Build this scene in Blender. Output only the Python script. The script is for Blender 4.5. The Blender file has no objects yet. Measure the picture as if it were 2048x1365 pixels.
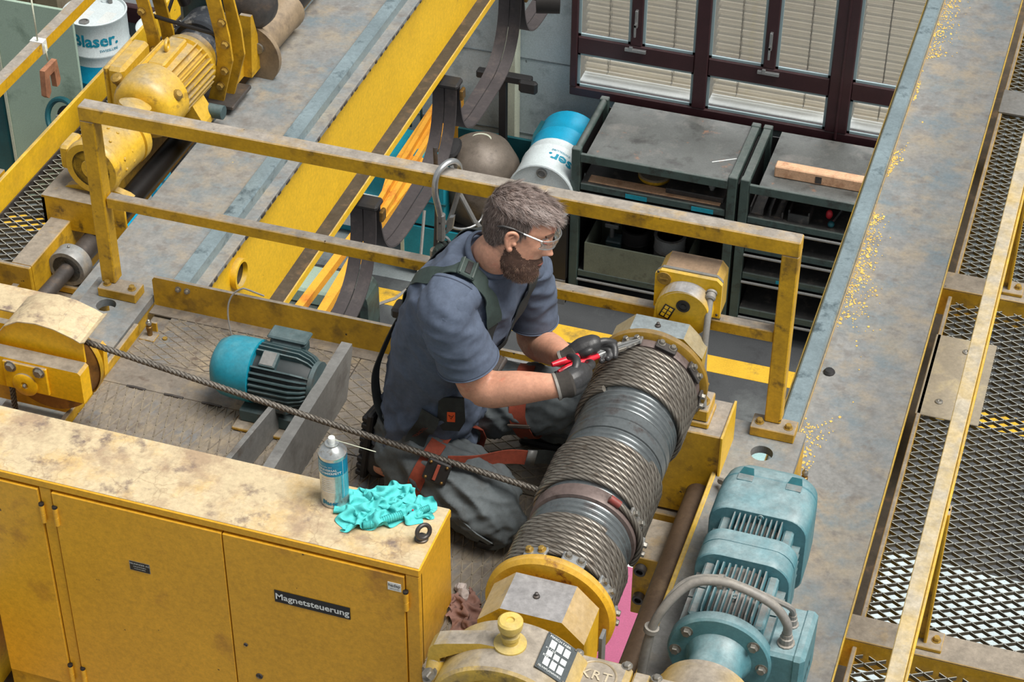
import bpy, bmesh, math, random
import numpy as np
from mathutils import Vector, Matrix, noise as mnoise
rnd = random.Random(7)
sc = bpy.context.scene
COL = sc.collection
PI = math.pi
# ---------------------------------------------------------------- camera, light, exposure
cam_d = bpy.data.cameras.new('camera'); cam = bpy.data.objects.new('camera', cam_d); COL.objects.link(cam)
cam_d.sensor_width = 36; cam_d.lens = 36*4205/2048; cam_d.clip_end = 200
_Y = Vector((1754, -3310, 4205)).normalized(); _Z = -Vector((-44, 5318, 4205)).normalized()
_Z = (_Z-_Y*_Z.dot(_Y)).normalized(); _X = _Y.cross(_Z)
cam.matrix_world = Matrix(((_X[0], -_X[1], -_X[2], 1.164), (_Y[0], -_Y[1], -_Y[2], -4.173), (_Z[0], -_Z[1], -_Z[2], 3.6), (0, 0, 0, 1)))
sc.camera = cam
sc.view_settings.view_transform = 'Standard'; sc.view_settings.look = 'None'
sc.view_settings.gamma = 1; sc.view_settings.use_curve_mapping = False
sc.view_settings.exposure = 0.22
W = bpy.data.worlds.new('hall_daylight'); sc.world = W; W.use_nodes = True
W.node_tree.nodes['Background'].inputs[0].default_value = (0.93, 0.97, 1.0, 1)
W.node_tree.nodes['Background'].inputs[1].default_value = 0.33
sun_d = bpy.data.lights.new('skylight_sun', 'SUN'); sun = bpy.data.objects.new('skylight_sun', sun_d); COL.objects.link(sun)
sun_d.energy = 4.9; sun_d.angle = math.radians(36); sun_d.color = (1.0, 0.965, 0.91)
sun.rotation_euler = Vector((-0.44, 0.02, -0.9)).to_track_quat('-Z', 'Y').to_euler(); sun.location = (4, 0, 8)

day_d = bpy.data.lights.new('daylight_fill', 'AREA'); day = bpy.data.objects.new('daylight_fill', day_d); COL.objects.link(day)      # area lamp added outside the windows to backlight the blinds like daylight
day_d.shape = 'RECTANGLE'; day_d.size = 10; day_d.size_y = 5; day_d.energy = 650; day.location = (-1.5, 16.5, .5); day.rotation_euler = Vector((0, -6, -4.5)).to_track_quat('-Z', 'Y').to_euler()
# ---------------------------------------------------------------- materials
def lin(c):
    return tuple((x/255/12.92 if x/255 <= .04045 else ((x/255+.055)/1.055)**2.4) for x in c)+(1,)
def mat(name, col, rough=.55, metal=0.0, var=.12, vs=9.0, dust=None, stain=None, chips=None, bump=0.0, bs=60.0, coord='Object', veins=None, grit=.14):
    """painted / worn surface: colour variation, settled dust on upward faces, stains, chips"""
    m = bpy.data.materials.new(name); m.use_nodes = True
    nt = m.node_tree; N = nt.nodes; L = nt.links; bs_ = N['Principled BSDF']
    bs_.inputs['Roughness'].default_value = rough; bs_.inputs['Metallic'].default_value = metal
    tc = N.new('ShaderNodeTexCoord'); vec = tc.outputs[coord]
    def noise(s, d=4, r=.6):
        n = N.new('ShaderNodeTexNoise'); n.inputs['Scale'].default_value = s; n.inputs['Detail'].default_value = d; n.inputs['Roughness'].default_value = r
        L.new(vec, n.inputs['Vector']); return n.outputs['Fac']
    def ramp(f, a, b):
        r = N.new('ShaderNodeMapRange'); r.inputs[1].default_value = a; r.inputs[2].default_value = b; r.clamp = True
        L.new(f, r.inputs[0]); return r.outputs[0]
    def mix(f, a, b):
        x = N.new('ShaderNodeMix'); x.data_type = 'RGBA'
        if isinstance(f, float): x.inputs[0].default_value = f
        else: L.new(f, x.inputs[0])
        for i, v in ((6, a), (7, b)):
            if isinstance(v, tuple): x.inputs[i].default_value = v
            else: L.new(v, x.inputs[i])
        return x.outputs[2]
    def math_(op, a, b):
        x = N.new('ShaderNodeMath'); x.operation = op; x.use_clamp = True
        for i, v in ((0, a), (1, b)):
            if isinstance(v, (int, float)): x.inputs[i].default_value = v
            else: L.new(v, x.inputs[i])
        return x.outputs[0]
    c = lin(col)
    if var:
        d = tuple(max(0, v*(1-1.5*var)) for v in c[:3])+(1,); l = tuple(min(1, v*(1+var)) for v in c[:3])+(1,)
        cur = mix(ramp(noise(vs), .3, .7), d, l)
    else: cur = c
    if stain:
        for scol, amt, s in (stain if isinstance(stain, list) else [stain]):
            cur = mix(ramp(noise(s, 6, .65), .62-amt*.25, .72-amt*.12), cur, lin(scol))
    if veins:
        vcol, vs_, vw = veins; vo = N.new('ShaderNodeTexVoronoi'); vo.feature = 'DISTANCE_TO_EDGE'; vo.inputs['Scale'].default_value = vs_
        wn = N.new('ShaderNodeTexNoise'); wn.inputs['Scale'].default_value = vs_*.9; wn.inputs['Detail'].default_value = 5; L.new(vec, wn.inputs['Vector'])
        ad = N.new('ShaderNodeVectorMath'); ad.operation = 'MULTIPLY_ADD'; L.new(wn.outputs['Color'], ad.inputs[0]); ad.inputs[1].default_value = (1.6/vs_,)*3; L.new(vec, ad.inputs[2]); L.new(ad.outputs[0], vo.inputs['Vector'])
        f_ = math_('MULTIPLY', math_('SUBTRACT', 1.0, ramp(vo.outputs['Distance'], 0.0, vw)), ramp(noise(vs_*.5), .42, .62)); cur = mix(math_('MULTIPLY', f_, .5), cur, lin(vcol))
    if dust:
        dcol, amt = dust[:2]
        g = N.new('ShaderNodeNewGeometry'); sp = N.new('ShaderNodeSeparateXYZ'); L.new(g.outputs['Normal'], sp.inputs[0])
        up = ramp(sp.outputs[2], .35, .95)
        f = math_('MULTIPLY', up, math_('ADD', math_('MULTIPLY', ramp(noise(dust[2] if len(dust) > 2 else 14, 5), .35, .62), .45), amt-.45 if amt > .45 else 0))
        cur = mix(f, cur, mix(ramp(noise(26, 7, .7), .34, .66), tuple(v*.62 for v in lin(dcol)[:3])+(1,), lin(dcol)))
    if chips:
        ccol, amt, s = chips
        cur = mix(ramp(noise(s, 3, .55), .74-amt*.2, .76-amt*.2), cur, lin(ccol))
    if var and grit:
        gm = N.new('ShaderNodeMix'); gm.data_type = 'RGBA'; gm.blend_type = 'MULTIPLY'; gm.inputs[0].default_value = 1
        gr_ = N.new('ShaderNodeMapRange'); gr_.inputs[1].default_value = .3; gr_.inputs[2].default_value = .7; gr_.inputs[3].default_value = 1-1.5*grit; gr_.inputs[4].default_value = 1+grit; L.new(noise(85, 7, .75), gr_.inputs[0])
        L.new(cur, gm.inputs[6]); L.new(gr_.outputs[0], gm.inputs[7]); cur = gm.outputs[2]
    if isinstance(cur, tuple): bs_.inputs['Base Color'].default_value = cur
    else: L.new(cur, bs_.inputs['Base Color'])
    if bump:
        b = N.new('ShaderNodeBump'); b.inputs['Strength'].default_value = bump; b.inputs['Distance'].default_value = .002
        L.new(noise(bs), b.inputs['Height']); L.new(b.outputs[0], bs_.inputs['Normal'])
    m['_'] = 0
    return m
M = {}
DUST = (150, 142, 130)
M['yel'] = mat('yellow_paint', (206, 160, 28), .45, var=.14, vs=9, dust=((160, 152, 142), 1.25), stain=[((164, 126, 30), .4, 10), ((104, 80, 34), .14, 20)], chips=((66, 52, 34), .06, 44), bump=.15)
M['yelc'] = mat('yellow_paint_clean', (232, 186, 34), .42, var=.06, vs=3, dust=((165, 152, 120), .8), stain=((205, 160, 40), .3, 2.2), chips=((120, 90, 40), .0, 40))
M['cab'] = mat('cabinet_yellow', (222, 166, 42), .45, var=.06, vs=3, stain=((180, 128, 42), .22, 5), chips=((90, 62, 30), .02, 30), bump=.08, bs=300)
M['cabtop'] = mat('cabinet_top_dusty', (196, 178, 144), .6, var=.1, vs=5, stain=[((186, 152, 92), .5, 5), ((160, 138, 112), .5, 11), ((118, 102, 92), .24, 15)], bump=.05, veins=((136, 112, 86), 15, .035))
M['yeld'] = mat('yellow_dirty', (196, 152, 30), .5, var=.2, vs=9, dust=((150, 140, 126), 1.3), stain=((140, 108, 32), .4, 15), chips=((60, 48, 32), .05, 36), bump=.2)
M['yelm'] = mat('yellow_motor_paint', (214, 172, 48), .4, var=.1, vs=12, dust=((172, 155, 120), .95), stain=((130, 100, 50), .2, 14), bump=.1)
M['steel'] = mat('girder_top_steel', (136, 136, 134), .5, .15, var=.14, vs=22, stain=[((156, 146, 128), .45, 2.2), ((116, 128, 134), .6, 5), ((152, 142, 126), .5, 7), ((120, 116, 112), .35, 16)], chips=((206, 180, 110), .02, 34), bump=.1)
M['rail'] = mat('polished_rail', (158, 176, 182), .3, .6, var=.16, vs=4, stain=((104, 120, 126), .3, 16))
M['grey'] = mat('grey_steel', (132, 132, 130), .5, .4, var=.1, stain=((110, 104, 98), .3, 9))
M['dgrey'] = mat('dark_steel', (84, 80, 78), .45, .5, var=.2, stain=((110, 96, 84), .3, 18))
M['black'] = mat('black_rubber', (34, 33, 34), .6, var=.2)
M['cable'] = mat('festoon_rubber', (66, 61, 62), .6, var=.12, vs=7, stain=((84, 76, 74), .3, 12))
M['cabler'] = mat('grey_cable', (132, 130, 126), .5, var=.1, dust=((160, 152, 140), .7))
M['bolt'] = mat('zinc_bolt', (150, 146, 138), .38, .7, var=.15, vs=60)
M['bolty'] = mat('dirty_yellow_bolt', (158, 128, 60), .45, .3, var=.2, vs=60)
M['brass'] = mat('brass_nipple', (130, 100, 54), .4, .7, var=.2, vs=60)
M['deck'] = mat('deck_chequer', (126, 118, 108), .5, .15, var=.14, vs=24, stain=[((110, 112, 114), .4, 8), ((148, 134, 112), .45, 11), ((100, 88, 78), .22, 20)], bump=.12)
M['deckrib'] = mat('deck_rib_worn', (146, 136, 120), .45, .3, var=.2, vs=14, stain=((118, 108, 98), .4, 12))
M['rope'] = mat('wire_rope_steel', (134, 128, 119), .42, .55, var=.15, vs=30, stain=((96, 86, 76), .35, 22))
M['ropec'] = mat('greasy_gap_shade', (66, 60, 54), .6, .2, var=.2)  # grease and crevice shade between strands, painted on the valley faces
M['drum'] = mat('drum_groove_steel', (112, 118, 120), .32, .55, var=.12, vs=8, stain=((86, 78, 76), .3, 12))
M['ring'] = mat('drum_ring_brown', (112, 98, 94), .5, .3, var=.14, stain=((78, 66, 62), .4, 16))
M['teal'] = mat('teal_motor_paint', (84, 134, 144), .45, var=.07, vs=12, dust=((140, 162, 166), 1.0, 20), stain=((104, 144, 150), .35, 16), bump=.05)
M['tealf'] = mat('teal_fin_dusty', (92, 144, 154), .5, var=.1, vs=12, dust=((140, 136, 132), .95), stain=((128, 126, 124), .35, 14))
M['dustf'] = mat('dust_packed_core', (124, 117, 112), .85, var=.1, vs=20)
M['cyan'] = mat('cyan_motor_cowl', (20, 134, 158), .35, var=.1, vs=5, dust=((96, 148, 156), .6), stain=((58, 120, 134), .3, 6), chips=((190, 200, 200), .02, 30))
M['dteal'] = mat('dark_teal_fins', (56, 80, 84), .45, var=.2, vs=12, dust=((104, 118, 120), .8), stain=((72, 66, 60), .4, 12))
M['alu'] = mat('aluminium', (186, 188, 188), .3, .8, var=.06)
M['white'] = mat('white_paint', (222, 226, 224), .4, var=.05)
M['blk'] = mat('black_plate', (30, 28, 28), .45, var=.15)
M['floor'] = mat('hall_floor', (72, 74, 76), .5, var=.16, vs=1.2, stain=[((104, 108, 108), .35, .8), ((52, 52, 54), .3, 2.5)])
M['line'] = mat('floor_line_yellow', (222, 176, 50), .6, var=.1, vs=3, stain=((150, 124, 60), .2, 3))
M['wall'] = mat('plaster_wall', (178, 190, 194), .8, var=.06, vs=2, stain=((150, 162, 166), .35, 5), chips=((110, 116, 118), .05, 14), bump=.4, bs=30)
M['frame'] = mat('window_frame_brown', (62, 36, 40), .4, var=.1, dust=((96, 76, 74), .5))
M['slat'] = mat('blind_slat', (226, 216, 198), .6, var=.04, vs=4, stain=((206, 190, 140), .2, 3))
M['cart'] = mat('green_grey_cart', (64, 80, 76), .5, var=.14, vs=6, dust=((108, 112, 108), .7), stain=((48, 52, 50), .35, 9))
M['carttop'] = mat('cart_top_sheet', (98, 100, 98), .5, .2, var=.12, vs=4, stain=[((122, 120, 116), .4, 3), ((70, 70, 68), .4, 5), ((150, 110, 86), .03, 7)])
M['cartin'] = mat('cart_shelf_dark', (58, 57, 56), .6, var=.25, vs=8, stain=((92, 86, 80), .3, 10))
M['wood'] = mat('wood_plank', (216, 172, 136), .7, var=.1, vs=12, stain=((186, 138, 104), .4, 9))
M['drumw'] = mat('barrel_white', (214, 224, 226), .4, var=.04)
M['drumb'] = mat('barrel_blue', (16, 156, 196), .4, var=.06)
M['ink'] = mat('blaser_blue_print', (16, 136, 164), .5, var=.0)
M['pgreen'] = mat('pale_green_panel', (168, 190, 172), .5, var=.06, vs=2, stain=((118, 138, 122), .3, 2))
M['gtank'] = mat('brown_tank', (112, 102, 92), .5, .2, var=.2, vs=5, stain=((80, 70, 62), .4, 6))
M['tealp'] = mat('teal_plastic', (18, 140, 160), .5, var=.1)
M['tealdk'] = mat('dark_teal_plastic', (22, 84, 92), .5, var=.15)
M['orange'] = mat('orange_beam', (222, 158, 50), .5, var=.08, vs=3, stain=((190, 110, 40), .3, 4))
M['pink'] = mat('pink_machine_paint', (166, 84, 116), .45, var=.04)
M['magd'] = mat('dark_magenta', (110, 30, 66), .5, var=.1)
M['cream'] = mat('cream_pipe', (196, 200, 180), .5, var=.06)

_nt = M['slat'].node_tree; _p = _nt.nodes['Principled BSDF']; _tr = _nt.nodes.new('ShaderNodeBsdfTranslucent'); _mx = _nt.nodes.new('ShaderNodeMixShader'); _mx.inputs[0].default_value = .35
_tr.inputs[0].default_value = lin((236, 226, 206)); _nt.links.new(_p.outputs[0], _mx.inputs[1]); _nt.links.new(_tr.outputs[0], _mx.inputs[2]); _nt.links.new(_mx.outputs[0], _nt.nodes['Material Output'].inputs[0])
def glassmat(name, col=(235, 240, 240), rough=.03, ior=1.2, alpha=1):
    m = bpy.data.materials.new(name); m.use_nodes = True; b = m.node_tree.nodes['Principled BSDF']
    b.inputs['Base Color'].default_value = lin(col); b.inputs['Roughness'].default_value = rough
    b.inputs['Transmission Weight'].default_value = 1; b.inputs['IOR'].default_value = ior; b.inputs['Alpha'].default_value = alpha
    return m
M['glass'] = glassmat('window_glass', alpha=.35)
M['lens'] = glassmat('safety_lens', ior=1.35, alpha=.6)
M['film'] = glassmat('plastic_film', (206, 200, 180), .35, 1.1, .8)

# ---------------------------------------------------------------- mesh builder
class B:
    """collects geometry in world metres; one B becomes ONE mesh object"""
    def __init__(s): s.v = []; s.f = []; s.m = []; s.s = []; s.mi = 0
    def add(s, V, F, sm=False):
        o = len(s.v); s.v += [tuple(p) for p in V]
        for f in F: s.f.append([i+o for i in f]); s.m.append(s.mi); s.s.append(sm)
        return s
    def box(s, x0, x1, y0, y1, z0, z1, c=0.0, R=None, piv=None):
        if c <= 0:
            V = [(x, y, z) for x in (x0, x1) for y in (y0, y1) for z in (z0, z1)]
            F = [(0, 1, 3, 2), (4, 6, 7, 5), (0, 4, 5, 1), (2, 3, 7, 6), (0, 2, 6, 4), (1, 5, 7, 3)]
        else:
            c = min(c, (x1-x0)*.45, (y1-y0)*.45, (z1-z0)*.45); V = []
            for x, dx in ((x0, c), (x1, -c)):
                for y, dy in ((y0, c), (y1, -c)):
                    for z, dz in ((z0, c), (z1, -c)):
                        V += [(x, y+dy, z+dz), (x+dx, y, z+dz), (x+dx, y+dy, z)]
            q = lambda i, k: 3*i+k
            F = [tuple(q(i, 0) for i in (0, 1, 3, 2)), tuple(q(i, 0) for i in (4, 6, 7, 5)), tuple(q(i, 1) for i in (0, 4, 5, 1)), tuple(q(i, 1) for i in (2, 3, 7, 6)),
                 tuple(q(i, 2) for i in (0, 2, 6, 4)), tuple(q(i, 2) for i in (1, 5, 7, 3))]
            for a, b in ((0, 1), (2, 3), (4, 5), (6, 7)): F.append((q(a, 0), q(b, 0), q(b, 1), q(a, 1)))
            for a, b in ((0, 2), (1, 3), (4, 6), (5, 7)): F.append((q(a, 0), q(b, 0), q(b, 2), q(a, 2)))
            for a, b in ((0, 4), (1, 5), (2, 6), (3, 7)): F.append((q(a, 1), q(b, 1), q(b, 2), q(a, 2)))
            F += [(q(i, 0), q(i, 1), q(i, 2)) for i in range(8)]
        if R is not None:
            pv = Vector(piv or ((x0+x1)/2, (y0+y1)/2, (z0+z1)/2)); V = [R @ (Vector(p)-pv)+pv for p in V]
        return s.add(V, F)
    def prism(s, pts, ax, a0, a1, sm=False, cap=True):
        """extrude 2-D polygon; ax 'x': pts=(y,z), 'y': (x,z), 'z': (x,y)"""
        P = {'x': lambda p, a: (a, p[0], p[1]), 'y': lambda p, a: (p[0], a, p[1]), 'z': lambda p, a: (p[0], p[1], a)}[ax]
        n = len(pts); V = [P(p, a0) for p in pts]+[P(p, a1) for p in pts]
        s.add(V, [(i, (i+1) % n, n+(i+1) % n, n+i) for i in range(n)], sm)
        if cap: s.add(V, [tuple(range(n))[::-1], tuple(range(n, 2*n))])
        return s
    def lathe(s, prof, c, d=(0, 0, 1), n=24, sm=True, a0=0, a1=2*PI, sx=1, up=None):
        """prof = [(radius, height)...] about axis d through c"""
        d = Vector(d).normalized(); u = Vector(up) if up else (Vector((1, 0, 0)) if abs(d.x) < .9 else Vector((0, 1, 0)))
        u = (u-d*u.dot(d)).normalized(); w = d.cross(u); c = Vector(c)
        full = abs(a1-a0-2*PI) < 1e-6; k = n if full else n+1
        V = [c+d*h+(u*math.cos(t)*sx+w*math.sin(t))*r for r, h in prof for t in (a0+(a1-a0)*i/n for i in range(k))]
        F = []
        for j in range(len(prof)-1):
            for i in range(n): a = j*k+i; b = j*k+(i+1) % k; F.append((a, b, b+k, a+k))
        s.add(V, F, sm)
        if full and tuple(prof[0]) != tuple(prof[-1]):
            if prof[0][0] > 1e-6: s.add(V[:k], [tuple(range(k))[::-1]])
            if prof[-1][0] > 1e-6: s.add(V[-k:], [tuple(range(k))])
        return s
    def cyl(s, p0, p1, r, n=20, r1=None, sm=True):
        p0 = Vector(p0); p1 = Vector(p1); L = (p1-p0).length
        e = min(r*.06, L*.2, .003); r1 = r if r1 is None else r1
        o = len(s.f); s.lathe([(r-e, 0), (r, e), (r1, L-e), (r1-e, L)], p0, p1-p0, n, sm); return s
    def hexb(s, c, d, r=.008, h=.006, w=True):
        if w: s.lathe([(r*1.35, 0), (r*1.35, .0015)], c, d, 12)
        return s.lathe([(r, .001), (r, h*.8), (r*.85, h)], c, d, 6, sm=False)
    def tube(s, P, r, n=8, sm=True, closed=False, cap=True, flat=None):
        """sweep a circle (or an ellipse r x flat) along points P"""
        P = [Vector(p) for p in P]; k = len(P); rr = r if isinstance(r, (list, tuple)) else [r]*k
        T = []
        for i in range(k):
            a = P[(i-1) % k] if (closed or i) else P[0]; b = P[(i+1) % k] if (closed or i < k-1) else P[-1]
            T.append((b-a).normalized())
        u = Vector((0, 0, 1)) if abs(T[0].z) < .9 else Vector((1, 0, 0))
        u = (u-T[0]*u.dot(T[0])).normalized(); V = []
        for i in range(k):
            u = (u-T[i]*u.dot(T[i])).normalized(); w = T[i].cross(u)
            for j in range(n):
                t = 2*PI*j/n; V.append(P[i]+u*math.cos(t)*rr[i]+w*math.sin(t)*(rr[i] if flat is None else flat))
        F = []
        for i in range(k if closed else k-1):
            for j in range(n): F.append((i*n+j, i*n+(j+1) % n, ((i+1) % k)*n+(j+1) % n, ((i+1) % k)*n+j))
        s.add(V, F, sm)
        if cap and not closed: s.add(V, [tuple(range(n))[::-1], tuple(range((k-1)*n, k*n))])
        return s
    def ribbon(s, P, wdir, w, t, sm=True):
        """strap: path P, width vector(s), thickness along the normal"""
        P = [Vector(p) for p in P]; k = len(P); V = []
        for i in range(k):
            T = (P[min(i+1, k-1)]-P[max(i-1, 0)]).normalized(); wd = Vector(wdir[i] if isinstance(wdir, list) else wdir)
            wd = (wd-T*wd.dot(T)).normalized(); nn = T.cross(wd)
            ww = w[i] if isinstance(w, list) else w
            V += [P[i]+wd*ww/2+nn*t/2, P[i]-wd*ww/2+nn*t/2, P[i]-wd*ww/2-nn*t/2, P[i]+wd*ww/2-nn*t/2]
        F = [(4*i+j, 4*i+(j+1) % 4, 4*i+4+(j+1) % 4, 4*i+4+j) for i in range(k-1) for j in range(4)]
        s.add(V, F, sm); s.add(V, [(3, 2, 1, 0), tuple(range(4*k-4, 4*k))]); return s
    def torus(s, c, d, R, r, n=28, m=10, a0=0, a1=2*PI, up=None):
        d = Vector(d).normalized(); u = Vector(up) if up else (Vector((1, 0, 0)) if abs(d.x) < .9 else Vector((0, 1, 0)))
        u = (u-d*u.dot(d)).normalized(); w = d.cross(u); full = abs(a1-a0-2*PI) < 1e-6
        P = [Vector(c)+(u*math.cos(a0+(a1-a0)*i/n)+w*math.sin(a0+(a1-a0)*i/n))*R for i in range(n if full else n+1)]
        return s.tube(P, r, m, closed=full)
    def sphere(s, c, r, n=16, m=10, sc3=(1, 1, 1), R=None):
        V = []; F = []
        for i in range(m+1):
            for j in range(n):
                a = PI*i/m; t = 2*PI*j/n; p = Vector((math.sin(a)*math.cos(t)*r*sc3[0], math.sin(a)*math.sin(t)*r*sc3[1], math.cos(a)*r*sc3[2]))
                if R is not None: p = R @ p
                V.append(p+Vector(c))
        for i in range(m):
            for j in range(n): F.append((i*n+j, (i+1)*n+j, (i+1)*n+(j+1) % n, i*n+(j+1) % n))
        return s.add(V, F, True)
    def xf(s, Mx):
        s.v = [tuple(Mx @ Vector(p)) for p in s.v]; return s

def mesh_from(name, b, mats, off=(0, 0, 0)):
    me = bpy.data.meshes.new(name); o = Vector(off)
    me.from_pydata([tuple(Vector(p)-o) for p in b.v], [], b.f)
    for m in (mats if isinstance(mats, (list, tuple)) else [mats]): me.materials.append(M[m] if isinstance(m, str) else m)
    me.polygons.foreach_set('material_index', b.m); me.polygons.foreach_set('use_smooth', b.s)
    bm = bmesh.new(); bm.from_mesh(me); bmesh.ops.remove_doubles(bm, verts=bm.verts, dist=1e-6)
    bmesh.ops.recalc_face_normals(bm, faces=bm.faces)
    for e in bm.edges:
        if len(e.link_faces) == 2 and e.calc_face_angle(0) > .7: e.smooth = False
    bm.to_mesh(me); bm.free(); me.update(); return me
def root_off(o):
    v = Vector((0, 0, 0))
    while o: v += o.location; o = o.parent
    return v
def setp(o, label=None, cat=None, group=None, kind=None):
    for k, v in (('label', label), ('category', cat), ('group', group), ('kind', kind)):
        if v: o[k] = v
    return o
def thing(name, loc, label, cat, group=None):
    o = bpy.data.objects.new(name, None); o.empty_display_size = .05; COL.objects.link(o); o.location = loc
    return setp(o, label, cat, group)
def part(name, b, mats, parent, label=None, kind=None):
    me = mesh_from(name, b, mats, root_off(parent)); o = bpy.data.objects.new(name, me); COL.objects.link(o); o.parent = parent
    return setp(o, label, kind=kind)
def solo(name, b, mats, loc, label=None, cat=None, group=None, kind=None):
    me = mesh_from(name, b, mats, loc); o = bpy.data.objects.new(name, me); COL.objects.link(o); o.location = loc
    return setp(o, label, cat, group, kind)
def dup(o, parent=None, loc=None, rot=None, label=None):
    c = o.copy(); COL.objects.link(c)
    if parent: c.parent = parent
    if loc is not None: c.location = loc
    if rot is not None: c.rotation_euler = rot
    if label: c['label'] = label
    for ch in list(o.children): dup(ch, c)
    return c
def pdup(o, parent, d, name=None):
    """copy of a part, shifted by d"""
    c = dup(o, parent, Vector(o.location)+Vector(d)); return c
def arc(cx, cy, r, a0, a1, n):
    return [(cx+r*math.cos(math.radians(a0+(a1-a0)*i/n)), cy+r*math.sin(math.radians(a0+(a1-a0)*i/n))) for i in range(n+1)]
def text(b, s, size, origin, ux, uy, depth=.0006, bold=.0, align='LEFT', bend=None, sp=1.0):
    """lettering as thin raised mesh: origin, ux = reading direction, uy = up"""
    cu = bpy.data.curves.new('t', 'FONT'); cu.body = s; cu.size = size; cu.offset = bold*size; cu.extrude = 0; cu.align_x = align; cu.align_y = 'CENTER'; cu.resolution_u = 2; cu.space_character = sp
    ob = bpy.data.objects.new('t', cu); COL.objects.link(ob)
    dg = bpy.context.evaluated_depsgraph_get(); me = bpy.data.meshes.new_from_object(ob.evaluated_get(dg))
    ux = Vector(ux).normalized(); uy = Vector(uy).normalized(); nn = ux.cross(uy); o = Vector(origin)
    f = bend if bend else (lambda x, y: o+ux*x+uy*y+nn*depth)
    b.add([f(v.co.x, v.co.y) for v in me.vertices], [tuple(p.vertices) for p in me.polygons])
    bpy.data.objects.remove(ob); bpy.data.curves.remove(cu); bpy.data.meshes.remove(me); return b
def smooth(P, n=10):
    P = [Vector(p) for p in P]; out = []
    for i in range(len(P)-1):
        p0 = P[max(i-1, 0)]; p1 = P[i]; p2 = P[i+1]; p3 = P[min(i+2, len(P)-1)]
        for k in range(n):
            t = k/n; out.append(.5*((2*p1)+(p2-p0)*t+(2*p0-5*p1+4*p2-p3)*t*t+(3*p1-p0-3*p2+p3)*t**3))
    return out+[P[-1]]
# ================================================================ bridge girders and rails
def girder(name, x0, x1, webs, lab, fl):
    t = thing(name, ((x0+x1)/2, 0, -.14), lab, 'crane girder')
    b = B(); b.box(x0, x1, -2.2, 6.5, -.16, -.14, .003)
    part('top_plate', b, 'steel', t, 'worn grey steel top plate with flaked paint')
    for w0, w1 in webs:
        b = B(); b.box(w0, w1, -2.2, 6.5, -.52, -.16); part('web_plate', b, 'yelc', t)
    b = B(); b.box(fl[0], fl[1], -2.2, 6.5, -.54, -.52, .002); part('bottom_flange', b, ['dgrey'], t, 'dark dusty bottom flange')
    return t
gl = girder('crane_girder', -1.584, -1.222, [(-1.262, -1.246), (-1.56, -1.545)], 'grey topped yellow box girder behind the worker with a round pipe stub', (-1.56, -1.195))
b = B(); b.box(-1.197, -1.192, -2.2, 6.5, -.545, -.5185); part('flange_edge', b, 'yelc', gl)
b = B(); b.lathe([(.040, 0), (.050, 0), (.050, .020), (.040, .020), (.040, 0)], (-1.246, .53, -.265), (1, 0, 0), 28); part('pipe_stub', b, 'yelc', gl)
b = B(); b.lathe([(.001, 0), (.0405, 0), (.0405, .004)], (-1.246, .53, -.265), (1, 0, 0), 24); part('pipe_bore', b, 'blk', gl)
b = B(); r2 = random.Random(3)
for k in range(70):
    y = -.1+k*.055+r2.uniform(-.02, .02); b.box(-1.2225, -1.2205+r2.uniform(0, .0015), y, y+r2.uniform(.008, .03), -.157, -.149+r2.uniform(-.002, .004))
part('paint_flakes', b, 'dgrey', gl, kind='stuff')
gr = girder('crane_girder', .516, .843, [(.535, .55), (.80, .815)], 'long worn steel girder top on the right, beside the mesh walkway', (.52, .86))
b = B(); b.box(.843, .846, -2.2, 6.5, -.1605, -.139); part('plate_edge', b, 'yelc', gr)
for x, lab in ((-1.31, 'polished square crane rail on the girder behind the worker'), (.527, 'polished square crane rail on the girder at right')):
    b = B(); b.prism([(x, -.14), (x+.05, -.14), (x+.05, -.106), (x+.045, -.1), (x+.005, -.1), (x, -.106)], 'y', -2.2, 6.5)
    t = solo('crane_rail', b, 'rail', (x+.025, 0, -.14), lab, 'crane rail')
    if x > 0:
        b = B(); b.box(.516, .5205, -2.2, 6.5, -.142, -.134, .001); part('edge_strip', b, 'yelc', t)
        b = B(); b.box(.5775, .581, -2.2, 6.5, -.14, -.131, .001); part('clamp_bead', b, 'yeld', t)
b = B(); b.lathe([(.001, .012), (.012, .011), (.017, .004), (.016, 0)], (.606, .478, -.14), (0, 0, 1), 10); b.box(.592, .62, .47, .486, -.14, -.131, .003)
solo('rubber_clip', b, 'black', (.606, .478, -.14), 'small black clip lying on the right girder top beside the rail', 'clip')

# ================================================================ trolley end beams, deck
def hole_plate(b, x0, x1, y0, y1, z0, z1, hx, hy, hr, n=32):
    """flat plate with a round hole"""
    ring = [(hx+hr*math.cos(2*PI*i/n), hy+hr*math.sin(2*PI*i/n)) for i in range(n)]
    def outer(a):
        c, s_ = math.cos(a), math.sin(a); k = []
        if c: k.append(((x1 if c > 0 else x0)-hx)/c)
        if s_: k.append(((y1 if s_ > 0 else y0)-hy)/s_)
        q = min(v for v in k if v > 0); return (hx+c*q, hy+s_*q)
    angs = sorted([2*PI*i/n for i in range(n)]+[math.atan2(y-hy, x-hx) % (2*PI) for x in (x0, x1) for y in (y0, y1)])
    V = []; F = []; k = len(angs)
    for a in angs:
        o = outer(a); i_ = (hx+hr*math.cos(a), hy+hr*math.sin(a))
        V += [(o[0], o[1], z1), (i_[0], i_[1], z1), (o[0], o[1], z0), (i_[0], i_[1], z0)]
    for i in range(k):
        a = 4*i; c = 4*((i+1) % k); F += [(a, c, c+1, a+1), (a+2, a+3, c+3, c+2), (a+1, c+1, c+3, a+3), (a, a+2, c+2, c)]
    return b.add(V, F)
tb = thing('trolley_end_beam', (-1.335, -.4, .03), 'dusty end beam carrying the left railing post, round hole in its top', 'crane beam')
b = B(); hole_plate(b, -1.425, -1.24, -.40, .03, .006, .03, -1.345, -.083, .028); part('top_plate', b, 'steel', tb)
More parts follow.
